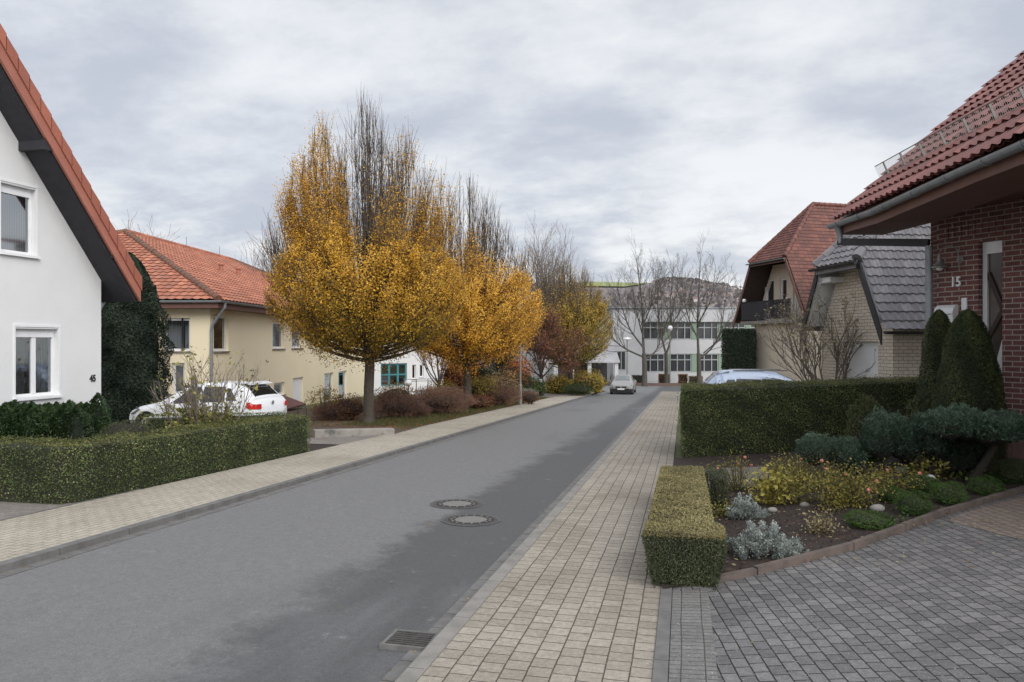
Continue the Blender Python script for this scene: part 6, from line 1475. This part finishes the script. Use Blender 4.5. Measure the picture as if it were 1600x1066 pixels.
q = onD(845, 49); o = root('bollard_light', 'short black bollard light with white top by the far driveway', 'bollard light', q); b = MB(); b.lathe(q, [(.09,0),(.08,.95)], 10); b.build('post', m_dkmetal, o); b = MB(); b.lathe(q+np.array([0,0,.951]), [(.12,0),(.12,.16),(.05,.2)], 10); b.build('lamp', m_white, o)
q = onD(638, 44); o = root('globe_lantern', 'small white round lantern before the annexe railing', 'lantern', q); b = MB(); b.tube([q, q+np.array([0,0,.75])], .04, 8); b.build('post', m_dkmetal, o); b = MB(); b.lathe(q+np.array([0,0,.75]), [(.06,0),(.20,.08),(.22,.18),(.16,.31),(.04,.37)], 14); b.build('lamp', m_white, o)
# kerb block at the end of the yard
ka, kb = G(492, 684)[:2], G(617, 679)[:2]; g_ = min(gz(*ka), gz(*kb)); d = nrm(kb-ka); n_ = np.array([-d[1], d[0]])
b = MB(); b.hexa([(*ka,gz(*ka)-.1),(*kb,gz(*kb)-.1),(*(kb+n_*.28),gz(*kb)-.1),(*(ka+n_*.28),gz(*ka)-.1),(*ka,gz(*ka)+.20),(*kb,gz(*kb)+.17),(*(kb+n_*.28),gz(*kb)+.17),(*(ka+n_*.28),gz(*ka)+.20)])
bo = b.build('concrete_curb', pm('old_concrete', (.30,.28,.25), (.22,.20,.18), 4, .9, .5, 40, stain=((.10,.10,.09), 3, .5, .68))); tag(bo, 'long grey weathered concrete kerb block below the largest hornbeam', 'kerb block')
md = bo.modifiers.new('bevel', 'BEVEL'); md.width = .02; md.segments = 2
# bed behind the block, reaching to the block's line
poly_sheet('shrub_bed', [kb+n_*.1, ka+n_*.1, ka-d*5+n_*.5, (-17, 23.5), (-8.23, 23.5)], m_litter_soil, .004)
q = onD(472, 24); o = root('steel_hoop', 'dark steel hoop standing beside the cream wall near the hedge end', 'bicycle hoop', q); b = MB()
zt = at(472, 633, 24)[2]-q[2]; arc = [q+RC*(-.14)+np.array([0,0,0])]+[q+RC*(.14*-math.cos(a))+np.array([0,0,zt-.14+.14*math.sin(a)]) for a in np.linspace(0, PI, 9)]+[q+RC*.14]; b.tube(arc, .017, 6); b.build('hoop', m_dkmetal, o)
# ------------------------------------------------------------------ cars
m_cwhite = pm('white_car_paint', (.72,.73,.75), (.70,.71,.73), 1, .22, spec=.6); m_csil = pm('silver_car_paint', (.36,.345,.335), (.33,.32,.31), 1, .25, metal=.35); m_cblue = pm('pale_blue_car_paint', (.42,.48,.60), (.40,.46,.57), 1, .22, metal=.3)
m_cglass = pm('car_glass', (.012,.014,.016), None, 1, .06, spec=.7); m_wsc = pm('windscreen_painted_sky', (.16,.18,.18), (.10,.115,.115), 2, .08, spec=.9); m_tyre = pm('tyre', (.02,.02,.02), None, 9, .85); m_rim = pm('alloy_rim', (.42,.43,.44), None, 9, .35, metal=.7)  # oncoming windscreen's base colour lightened to stand in for reflected sky
m_red = pm('red_lamp_glass', (.50,.02,.02), (.42,.015,.015), 6, .15); m_clear = pm('headlamp_glass', (.42,.45,.48), (.2,.22,.24), 12, .1); m_blkpl = pm('black_car_trim', (.018,.018,.02), None, 9, .5)
def car(label, cat, pos, heading, st, paint, glassx, L, group=None, mirror=True, rear='hatch', plate=True, extra=None):
    """st rows: x, half width, z bottom, z belt, z top, half width at top; x = 0 at the nose"""
    st = np.array(st, float); xs = np.unique(np.concatenate([np.linspace(0, L, 64), st[:, 0]])); S = np.column_stack([np.interp(xs, st[:,0], st[:,k]) for k in range(1, 6)])
    for _ in range(3): S[1:-1] = (S[:-2]+2*S[1:-1]+S[2:])/4
    rz = heading; o = root('parked_car' if 'arked' in label else 'oncoming_car', label, cat, pos, rz)
    px_, py_ = pos[0], pos[1]; c, s = math.cos(rz), math.sin(rz)
    # local x forward: nose at +L/2
    def W(x, y, z): X = L/2-x; return (px_+X*c-y*s, py_+X*s+y*c, pos[2]+z)
    def sec(i):
        hw, zb, zbelt, zt, ht = S[i]; pts = [(0, zb), (hw*.80, zb), (hw*.95, zb+.06), (hw*1.0, zb+.2), (hw*1.005, (zb+zbelt)/2), (hw*.985, zbelt-.07), (hw*.955, zbelt)]
        gh = max(zt-zbelt, .0); 
        for f in (.33, .66, .9): pts.append((hw*.955+(ht-hw*.955)*f, zbelt+gh*f*.96))
        pts += [(ht*.90, zt-.008*(gh > .1)), (ht*.6, zt+.012), (0, zt+.02)]
        return pts
    secs = [sec(i) for i in range(len(xs))]; m = len(secs[0]); b = MB(); V = []
    for i, x in enumerate(xs):
        for y, z in secs[i]: V.append(W(x, y, z))
        for y, z in secs[i][::-1][1:-1]: V.append(W(x, -y, z))
    k = 2*m-2; fs = [(i*k+j, i*k+(j+1) % k, (i+1)*k+(j+1) % k, (i+1)*k+j) for i in range(len(xs)-1) for j in range(k)]; fs += [tuple(range(k)), tuple(range((len(xs)-1)*k, len(xs)*k))]
    b.add(V, fs); body = b.build('body', paint, o, smooth=True)
    md = body.modifiers.new('e', 'EDGE_SPLIT'); md.split_angle = math.radians(38)
    F5 = lambda x: [float(np.interp(x, xs, S[:, q])) for q in range(5)]
    def side(x, f, off=.008):
        hw, zb, zbelt, zt, ht = F5(x); gh = zt-zbelt; return hw*.955+(ht-hw*.955)*f+off, zbelt+gh*f*.96
    # side windows: list of (x0 bottom, x1 bottom, x0 top, x1 top)
    for sgn in (1, -1):
        for (a0, a1, t0, t1, f0, f1) in glassx['side']:
            g = MB(); n = 12; V = []
            for r_ in range(5):
                f = f0+(f1-f0)*r_/4; xa = a0+(t0-a0)*r_/4; xb = a1+(t1-a1)*r_/4
                for i in range(n+1): x = xa+(xb-xa)*i/n; y, z = side(x, f); V.append(W(x, sgn*y, z))
            g.add(V, [(r_*(n+1)+i, r_*(n+1)+i+1, (r_+1)*(n+1)+i+1, (r_+1)*(n+1)+i) for r_ in range(4) for i in range(n)]); g.build('window', m_cglass, o)
    for nm, (xa, xb, w0, w1) in (('windscreen', glassx['front']), ('rear_window', glassx['rear'])):
        g = MB(); V = []; n = 10
        for r_ in range(7):
            x = xa+(xb-xa)*r_/6; hw, zb, zbelt, zt, ht = F5(x); w = (w0+(w1-w0)*r_/6)*ht
            for i in range(n+1): y = -w+2*w*i/n; ax_ = abs(y)/ht; z = zt+.02-.008*min(ax_/.6, 1)-max(0, ax_-.6)*.06; V.append(W(x, y, z+.012))
        g.add(V, [(r_*(n+1)+i, r_*(n+1)+i+1, (r_+1)*(n+1)+i+1, (r_+1)*(n+1)+i) for r_ in range(6) for i in range(n)]); g.build(nm, m_wsc if (nm == 'windscreen' and 'ncoming' in label) else m_cglass, o)
    for x in glassx['wheels']:
        for sgn in (1, -1):
            hw = F5(x)[0]; t = MB(); V = []; n = 28; prof = ((.20,-.20),(.31,-.20),(.325,-.16),(.325,-.04),(.31,.0),(.20,.0))
            def ring(prof, n=28):
                V = [W(x+r*math.cos(2*PI*j/n), sgn*(hw+yy+.004), .325+r*math.sin(2*PI*j/n)) for r, yy in prof for j in range(n)]; p_ = len(prof)
                return V, [(i*n+j, i*n+(j+1) % n, (i+1)*n+(j+1) % n, (i+1)*n+j) for i in range(p_-1) for j in range(n)]
            V, fs = ring(prof); t.add(V, fs); wh = t.build('wheel', m_tyre, o)
            r_ = MB(); V, fs = ring(((.205,-.02),(.19,-.01),(.17,-.03),(.06,-.02),(.02,-.015))); r_.add(V, fs); r_.build('rim', m_rim, wh)
            a = MB(); V = []; n = 20
            for r0 in (.30, .385):
                for j in range(n+1): q_ = PI*j/n; V.append(W(x+r0*math.cos(q_), sgn*(hw*1.006+.004), .31+r0*math.sin(q_)))
            a.add(V, [(j, j+1, n+2+j, n+1+j) for j in range(n)]); a.build('wheel_arch', m_blkpl, o)
    if mirror:
        for sgn in (1, -1):
            x = glassx['mirror']; hw, zb, zbelt, zt, ht = F5(x); mm = MB(); c_ = W(x, sgn*(hw+.10), zbelt+.05); mm.lathe(c_, [(.02,-.07),(.075,-.05),(.085,.02),(.06,.07),(.02,.085)], 10, sx=.8, sy=1.2); mm.build('mirror', paint, o)
    if extra: extra(o, W, F5, body)
    return o, W
# white hatchback, tail towards the viewer's right
def polo(o, W, F5, body):
    for sgn in (1, -1):
        b = MB(); ys = sgn
        V = []; cols = [(x, None) for x in np.linspace(3.72, 3.965, 8)]+[(3.984, .70), (3.99, .64), (3.994, .56)]
        for k_, (x, yy) in enumerate(cols):
            hw, zb, zbelt, zt, ht = F5(min(x, 3.96)); z1_ = min(1.0, zbelt-.005); z0_ = .80+.05*max(0, 1-k_/3)
            for q_ in range(4):
                z = z0_+(max(z1_, .93)-z0_)*q_/3; y = hw*np.interp(z, [(zb+zbelt)/2, zbelt-.07, zbelt], [1.005, .985, .955])+.014 if yy is None else yy
                V.append(W(x+.004, ys*y, z))
        b.add(V, [(i*4+j, i*4+j+1, (i+1)*4+j+1, (i+1)*4+j) for i in range(len(cols)-1) for j in range(3)]); b.build('tail_light', m_red, o)
        b = MB(); V = [W(.10, ys*.52, .66), W(.05, ys*.58, .56), W(.22, ys*.83, .60), W(.52, ys*.855, .74), W(.40, ys*.80, .80)]; b.prism(V, np.array(W(-.012, ys*.02, .02))-np.array(W(0, 0, 0))); b.build('headlight', m_clear, o)
        b = MB(); b.hexa([W(2.05, ys*.868, .80), W(2.25, ys*.868, .80), W(2.25, ys*.905, .80), W(2.05, ys*.905, .80), W(2.05, ys*.868, .83), W(2.25, ys*.868, .83), W(2.25, ys*.905, .83), W(2.05, ys*.905, .83)]); b.build('door_handle', m_cwhite, o)
        for xx in (1.30, 2.38):
            b = MB(); pts = []
            for z in np.linspace(.34, .86, 7): pts.append(W(xx+.10*(z-.34)*(1 if xx > 2 else .2), ys*(.869), z))
            b.tube(pts, .006, 4); b.build('door_gap', m_blkpl, o)
    b = MB(); pts = [W(3.40, y, 1.485-.02*abs(y)) for y in (-.55,-.3,0,.3,.55)]; b.hexa([W(3.40,-.56,1.45), W(3.40,.56,1.45), W(3.64,.52,1.41), W(3.64,-.52,1.41), W(3.40,-.56,1.475), W(3.40,.56,1.475), W(3.64,.52,1.435), W(3.64,-.52,1.435)]); b.build('spoiler', m_cwhite, o)
    b = MB(); b.tube([W(3.25, 0, 1.47), W(3.42, 0, 1.66)], [.008,.004], 5); b.build('aerial', m_blkpl, o)
    b = MB(); b.lathe((0,0,0), [(.05,0),(.05,.012)], 16); V = b.V[0]; b.V[0] = np.array([W(3.99-zz-.0, y, .93+x) for x, y, zz in V]); b.build('rear_badge', m_steel, o)
    b = MB(); b.hexa([W(3.93,-.26,.52),W(3.96,-.26,.52),W(3.96,.26,.52),W(3.93,.26,.52),W(3.98,-.26,.63),W(4.0,-.26,.63),W(4.0,.26,.63),W(3.98,.26,.63)]); b.build('number_plate', m_white, o)
hatch = [(0,.62,.30,.55,.60,.55),(.06,.72,.26,.60,.68,.60),(.35,.83,.22,.72,.80,.66),(.95,.85,.22,.82,.93,.66),(1.05,.855,.22,.84,.97,.64),(1.45,.86,.22,.87,1.20,.60),(1.85,.86,.22,.89,1.39,.575),(2.3,.86,.22,.91,1.45,.58),(2.9,.86,.22,.94,1.455,.57),(3.4,.86,.24,.97,1.42,.55),(3.60,.855,.26,.985,1.32,.56),(3.85,.84,.30,.99,1.04,.66),(3.93,.80,.34,.93,.96,.70),(3.97,.72,.42,.80,.82,.66)]
gl = dict(side=[(1.35,2.28,1.88,2.26,.08,.86),(2.36,3.05,2.34,2.98,.08,.86),(3.10,3.42,3.03,3.12,.12,.80)], front=(1.12,1.80,.88,.86), rear=(3.80,3.46,.86,.86), wheels=(.72,3.18), mirror=1.55)
rearc = at(396, 0, 19.0); qn = nrm(np.array([C_*-.97-S_*.24, S_*-.97+C_*.24])); left_ = np.array([-qn[1], qn[0]])
# near side faces the viewer: the car's left side
ctr = rearc[:2]+qn*(3.97/2-.03)-left_*.84; z = gz(*ctr)+.02
car('white parked hatchback on the left yard behind the low hedge, tail to the street', 'car', (ctr[0], ctr[1], z), math.atan2(qn[1], qn[0]), hatch, m_cwhite, gl, 3.97, extra=polo)
# oncoming silver car
def sedan_front(o, W, F5, body):
    for ys in (1, -1):
        b = MB(); V = [W(.03, ys*.36, .66), W(.06, ys*.40, .55), W(.20, ys*.80, .60), W(.38, ys*.835, .74), W(.22, ys*.70, .76)]; b.prism(V, np.array(W(-.02, 0, .02))-np.array(W(0,0,0))); b.build('headlight', m_clear, o)
        b = MB(); V = [W(-.03, ys*.05, .67), W(-.03, ys*.42, .68), W(-.03, ys*.36, .56), W(-.03, ys*.10, .55)]; b.prism(V, np.array(W(.03,0,0))-np.array(W(0,0,0))); b.build('grille', m_blkpl, o)
        b = MB(); b.lathe(W(.03, ys*.62, .30), [(.05,0),(.06,.04),(.04,.09)], 10); b.build('fog_light', m_clear, o)
    b = MB(); b.hexa([W(-.03,-.80,.20),W(-.03,.80,.20),W(.25,.86,.20),W(.25,-.86,.20),W(-.035,-.78,.47),W(-.035,.78,.47),W(.30,.875,.50),W(.30,-.875,.50)]); b.build('front_apron', m_blkpl, o)
    b = MB(); b.hexa([W(-.06,-.26,.42),W(-.06,.26,.42),W(-.02,.26,.42),W(-.02,-.26,.42),W(-.05,-.26,.53),W(-.05,.26,.53),W(-.02,.26,.53),W(-.02,-.26,.53)]); b.build('number_plate', m_white, o)
    b = MB(); b.lathe((0,0,0), [(.06,0),(.06,.012)], 14); V = b.V[0]; b.V[0] = np.array([W(-.02-zz, y, .63+x) for x, y, zz in V]); b.build('emblem', m_steel, o)
sed = [(0,.60,.30,.58,.64,.55),(.08,.74,.24,.62,.72,.62),(.4,.86,.2,.74,.84,.70),(1.1,.88,.2,.84,.96,.68),(1.25,.88,.2,.86,1.0,.65),(1.7,.88,.2,.89,1.25,.60),(2.15,.88,.2,.91,1.42,.575),(2.6,.88,.2,.92,1.46,.58),(3.2,.88,.2,.94,1.44,.57),(3.7,.88,.22,.96,1.22,.58),(4.0,.87,.24,.98,1.06,.66),(4.4,.84,.28,.96,1.02,.70),(4.5,.76,.36,.8,.86,.66)]
gs = dict(side=[(1.6,2.5,2.12,2.48,.08,.86),(2.58,3.3,2.56,3.2,.08,.86)], front=(1.32,2.05,.88,.86), rear=(3.95,3.45,.86,.86), wheels=(.82,3.5), mirror=1.8)
q = onD(974, 57.5); car('silver oncoming car driving up the street with black lower bumper', 'car', (q[0], q[1], q[2]-.07), -PI/2, sed, m_csil, gs, 4.5, extra=sedan_front)
# pale blue car behind the big hedge
def blue(o, W, F5, body):
    b = MB(); b.hexa([W(3.42,-.60,1.50), W(3.42,.60,1.50), W(3.82,.56,1.40), W(3.82,-.56,1.40), W(3.42,-.60,1.53), W(3.42,.60,1.53), W(3.82,.56,1.43), W(3.82,-.56,1.43)]); b.build('spoiler', m_cblue, o)
    for ys in (1, -1): b = MB(); b.hexa([W(1.7,ys*.52,1.53),W(3.3,ys*.52,1.53),W(3.3,ys*.54,1.53),W(1.7,ys*.54,1.53),W(1.7,ys*.52,1.56),W(3.3,ys*.52,1.56),W(3.3,ys*.54,1.56),W(1.7,ys*.54,1.56)]); b.build('roof_rail', m_steel, o)
h2 = [list(r) for r in hatch]
h2 = [(r[0]*1.07, r[1]*1.02, r[2], r[3]*1.02, r[4]*1.06, r[5]*1.02) for r in h2]
gl2 = dict(side=[(1.45,2.44,1.85,2.42,.08,.60),(2.52,3.26,2.50,3.22,.08,.60),(3.32,3.66,3.26,3.48,.12,.56)], front=(1.2,1.93,.88,.86), rear=(4.07,3.70,.86,.86), wheels=(.77,3.40), mirror=1.66)
ta = at(1094, 0, 23.5); dn_ = nrm(np.array([C_*.985-S_*-.17, S_*.985+C_*-.17])); cc = ta[:2]+dn_*2.12; roofz = at(1190, 573, 23.5)[2]
car('pale blue parked car behind the big hedge, only its roof showing', 'car', (cc[0], cc[1], roofz-1.64), math.atan2(dn_[1], dn_[0]), h2, m_cblue, gl2, 4.25, extra=blue)
# ------------------------------------------------------------------ hill and far village
NX, NY = 150, 26
prof = [(-600,466),(200,462),(560,450),(700,446),(860,441),(930,442),(1000,444),(1035,440),(1050,438),(1090,440),(1115,447),(1130,447),(1150,452),(1180,456),(1300,470),(1700,480),(2400,490)]
D0, D1 = 520., 1500.
V = []; rr_ = np.random.RandomState(3)
pxs = np.linspace(-700, 2500, NX)
for j in range(NY):
    f = j/(NY-1); D = D0+(D1-D0)*f
    for px in pxs:
        yr = np.interp(px, [a for a, _ in prof], [c for _, c in prof]); ztop = at(px, yr, D1)[2]
        p = at(px, 536, D); zz = -24+(ztop+24)*(f**.92)+4*math.sin(px*.02+f*7)*f*(1-f)*2
        V.append((p[0], p[1], zz))
# back slope
for px in pxs: p = at(px, 536, D1+900); V.append((p[0], p[1], -30))
def hillz(px, D):
    f = (D-D0)/(D1-D0); yr = np.interp(px, [a for a, _ in prof], [c for _, c in prof]); ztop = at(px, yr, D1)[2]; return -24+(ztop+24)*(f**.92)+4*math.sin(px*.02+f*7)*f*(1-f)*2
b = MB(); b.add(V, [(j*NX+i, j*NX+i+1, (j+1)*NX+i+1, (j+1)*NX+i) for j in range(NY) for i in range(NX-1)])
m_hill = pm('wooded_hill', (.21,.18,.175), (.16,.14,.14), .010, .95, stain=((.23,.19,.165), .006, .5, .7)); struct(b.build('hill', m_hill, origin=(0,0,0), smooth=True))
# green field strip
b = MB(); V = []; pf = np.linspace(905, 1012, 24)
for px in pf:
    for D in (1360, 1430, 1497): 
        taper = min(1, (1012-px)/40+.15); Dq = 1497-(1497-D)*taper; p = at(px, 536, Dq); V.append((p[0], p[1], hillz(px, Dq)+2.5))
b.add(V, [(i*3+k, i*3+3+k, i*3+4+k, i*3+1+k) for i in range(23) for k in range(2)]); struct(b.build('field', pm('green_field', (.24,.26,.10), (.20,.235,.09), .01, .95), origin=(0,0,0)))
# woods on the hill
b = MB(); n = 5200; px = 600+R.rand(n)*900; D = D0+60+(D1-D0-40)*R.rand(n)**.8; keep = ~((px > 895) & (px < 1020) & (D > 1230)) & ~((px < 895) & (D > 1440)); px, D = px[keep], D[keep]
P = np.array([[*at(a, 536, d)[:2], hillz(a, d)+3+3*R.rand()] for a, d in zip(px, D)]); b.leaves(P, np.tile([0,-1.,.3], (len(P),1)), 9, clamp01(.4+.3*R.normal(size=len(P))), .7, .4)
n = 420; px = np.concatenate([1030+90*R.rand(n), 1118+14*R.rand(60)]); P = np.array([[*at(a, 536, 1490)[:2], hillz(a, 1490)+1+5*R.rand()] for a in px]); b.leaves(P, np.tile([0,-1.,.2], (len(P),1)), 7, clamp01(.15+.15*R.rand(len(P))), .8, .4)
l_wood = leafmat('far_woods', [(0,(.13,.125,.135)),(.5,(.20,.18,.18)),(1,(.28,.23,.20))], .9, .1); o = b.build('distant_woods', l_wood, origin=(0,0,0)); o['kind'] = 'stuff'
# village houses
hroot = None
spots = [(990,462,760),(1003,466,740),(1018,461,780),(1027,463,770),(1034,460,800),(1041,465,760),(1049,462,790),(1057,460,800),(1068,458,820),(1074,462,780),(1082,461,800),(1093,464,760),(1100,459,820),(1110,462,780),(1122,461,800),(1131,465,760),(1140,462,800),(1150,467,740),(1085,470,700),(1060,469,700)]
m_fw = pm('far_house_wall', (.48,.43,.41), (.42,.38,.36), .05, .9); m_fr = pm('far_house_roof', (.24,.17,.155), (.19,.14,.13), .05, .9)
for i, (px, py, D) in enumerate(spots):
    D = 560
    while D < 1450 and hillz(px, D) < at(px, py, D)[2]: D += 8
    D -= 30; p = at(px, py-1, D); zb = p[2]-2.5; rs_ = 0; rz = R.rand()*1.4
    if hroot is None:
        hroot = root('village_house', 'pale distant house with brown roof on the wooded hillside', 'house', (p[0], p[1], zb), 0, 'far village houses on the hillside')
        b = MB(); b.box((p[0], p[1], zb+0), (8, 6, 8)); b.build('wall', m_fw, hroot)
        b = MB(); b.prism([(p[0]-4.3,p[1]-3.3,zb+4),(p[0]-4.3,p[1]+3.3,zb+4),(p[0]-4.3,p[1],zb+6.6)], (8.6,0,0)); b.build('roof', m_fr, hroot)
    else: copy_tree(hroot, (p[0], p[1], zb), rz)
# wind turbine
p = at(941, 441, 1500); o = root('wind_turbine', 'tiny grey wind turbine on the skyline above the green field', 'wind turbine', (p[0], p[1], p[2]-3)); b = MB(); q = np.array([p[0], p[1], p[2]-3]); b.tube([q, q+np.array([0,0,13])], [.8,.5], 6); b.build('tower', m_steel, o)
for a in (.5, 2.6, 4.7): b = MB(); b.beam(q+np.array([0,0,13]), q+np.array([0,0,13])+RC*11*math.cos(a)+np.array([0,0,11*math.sin(a)]), .6, .9); b.build('blade', m_steel, o)
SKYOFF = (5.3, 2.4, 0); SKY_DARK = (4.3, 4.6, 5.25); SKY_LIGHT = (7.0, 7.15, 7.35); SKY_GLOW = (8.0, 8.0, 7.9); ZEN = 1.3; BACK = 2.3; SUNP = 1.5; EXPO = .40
# ------------------------------------------------------------------ sky, sun, camera
w = bpy.data.worlds.new('World'); SC.world = w; w.use_nodes = True; nt = w.node_tree
bg = nt.nodes['Background']
sky = nt.nodes.new('ShaderNodeTexSky'); sky.sky_type = 'NISHITA'; sky.sun_disc = False
SUN_EL, SUN_AZ = math.radians(36), math.radians(136)      # azimuth clockwise from +Y (to the right of the street)
sky.sun_elevation = SUN_EL; sky.sun_rotation = SUN_AZ; sky.air_density = 1; sky.dust_density = 2
tc = nt.nodes.new('ShaderNodeTexCoord'); sp = nt.nodes.new('ShaderNodeSeparateXYZ'); nt.links.new(tc.outputs['Generated'], sp.inputs[0])
def mth(op, a, b=None, c=None, clamp=False):
    n = nt.nodes.new('ShaderNodeMath'); n.operation = op; n.use_clamp = clamp
    for i, v in enumerate((a, b, c)):
        if v is None: continue
        if isinstance(v, (int, float)): n.inputs[i].default_value = v
        else: nt.links.new(v, n.inputs[i])
    return n.outputs[0]
zc = mth('MAXIMUM', sp.outputs[2], 0.0); dn = mth('ADD', zc, .26)
cx = mth('DIVIDE', sp.outputs[0], dn); cy = mth('DIVIDE', sp.outputs[1], dn)
cb = nt.nodes.new('ShaderNodeCombineXYZ'); nt.links.new(cx, cb.inputs[0]); nt.links.new(cy, cb.inputs[1])
mp = nt.nodes.new('ShaderNodeMapping'); mp.inputs['Location'].default_value = SKYOFF; mp.inputs['Scale'].default_value = (1.0, 1.25, 1); nt.links.new(cb.outputs[0], mp.inputs[0])
n1 = noise(nt, mp.outputs[0], .62, 7, .55); n2 = noise(nt, mp.outputs[0], 2.1, 8, .62)
cl = mth('ADD', mth('MULTIPLY', n1, .60), mth('MULTIPLY', n2, .40))
f = rampf(nt, cl, .40, .60)
sm = nt.nodes.new('ShaderNodeMapRange'); sm.interpolation_type = 'SMOOTHSTEP'; nt.links.new(f, sm.inputs[0])
cloud = mixc(nt, sm.outputs[0], SKY_DARK, SKY_LIGHT)
# brighter gaps low above the horizon
hz = rampf(nt, sp.outputs[2], .22, .02); hb = mth('MULTIPLY', hz, rampf(nt, n2, .44, .60), clamp=True)
cloud = mixc(nt, hb, cloud, SKY_GLOW)
# sky brightened overhead, above the view, for added light (overcast skies are brightest towards the zenith)
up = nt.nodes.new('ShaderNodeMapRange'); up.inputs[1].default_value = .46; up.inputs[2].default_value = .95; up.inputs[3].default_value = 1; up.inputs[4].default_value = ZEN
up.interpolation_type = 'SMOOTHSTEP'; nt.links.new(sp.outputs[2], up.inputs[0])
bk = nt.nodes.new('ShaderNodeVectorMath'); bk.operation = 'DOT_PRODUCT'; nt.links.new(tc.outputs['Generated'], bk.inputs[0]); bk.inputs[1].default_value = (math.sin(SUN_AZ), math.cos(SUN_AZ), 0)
bf = nt.nodes.new('ShaderNodeMapRange'); bf.interpolation_type = 'SMOOTHSTEP'; bf.inputs[1].default_value = -.15; bf.inputs[2].default_value = .9; bf.inputs[3].default_value = 1; bf.inputs[4].default_value = BACK; nt.links.new(bk.outputs['Value'], bf.inputs[0])  # sky also brightened behind the view, added to light walls facing it
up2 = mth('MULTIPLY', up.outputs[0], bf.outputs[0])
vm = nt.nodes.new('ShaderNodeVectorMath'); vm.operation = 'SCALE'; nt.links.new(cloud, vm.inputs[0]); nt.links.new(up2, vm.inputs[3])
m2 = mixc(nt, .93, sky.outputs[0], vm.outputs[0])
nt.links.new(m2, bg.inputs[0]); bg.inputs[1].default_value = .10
L = bpy.data.lights.new('sun', 'SUN'); L.energy = SUNP; L.angle = math.radians(40); L.color = (1, .96, .9)
so = bpy.data.objects.new('sun', L); COL.objects.link(so)
d = Vector((math.sin(SUN_AZ)*math.cos(SUN_EL), math.cos(SUN_AZ)*math.cos(SUN_EL), math.sin(SUN_EL)))
so.rotation_euler = (-d).to_track_quat('-Z', 'Y').to_euler(); so.location = (30, 10, 40)
cam = bpy.data.cameras.new('camera'); co = bpy.data.objects.new('camera', cam); COL.objects.link(co)
cam.sensor_width = 36; cam.lens = 36*FPX/1600; cam.clip_end = 9000; cam.clip_start = .05
cam.shift_y = (HY-533)/1600
co.location = (0, 0, CAMH); co.rotation_euler = (PI/2, 0, TH)
SC.camera = co
vs = SC.view_settings; vs.view_transform = 'Standard'; vs.look = 'None'; vs.exposure = EXPO; vs.gamma = 1
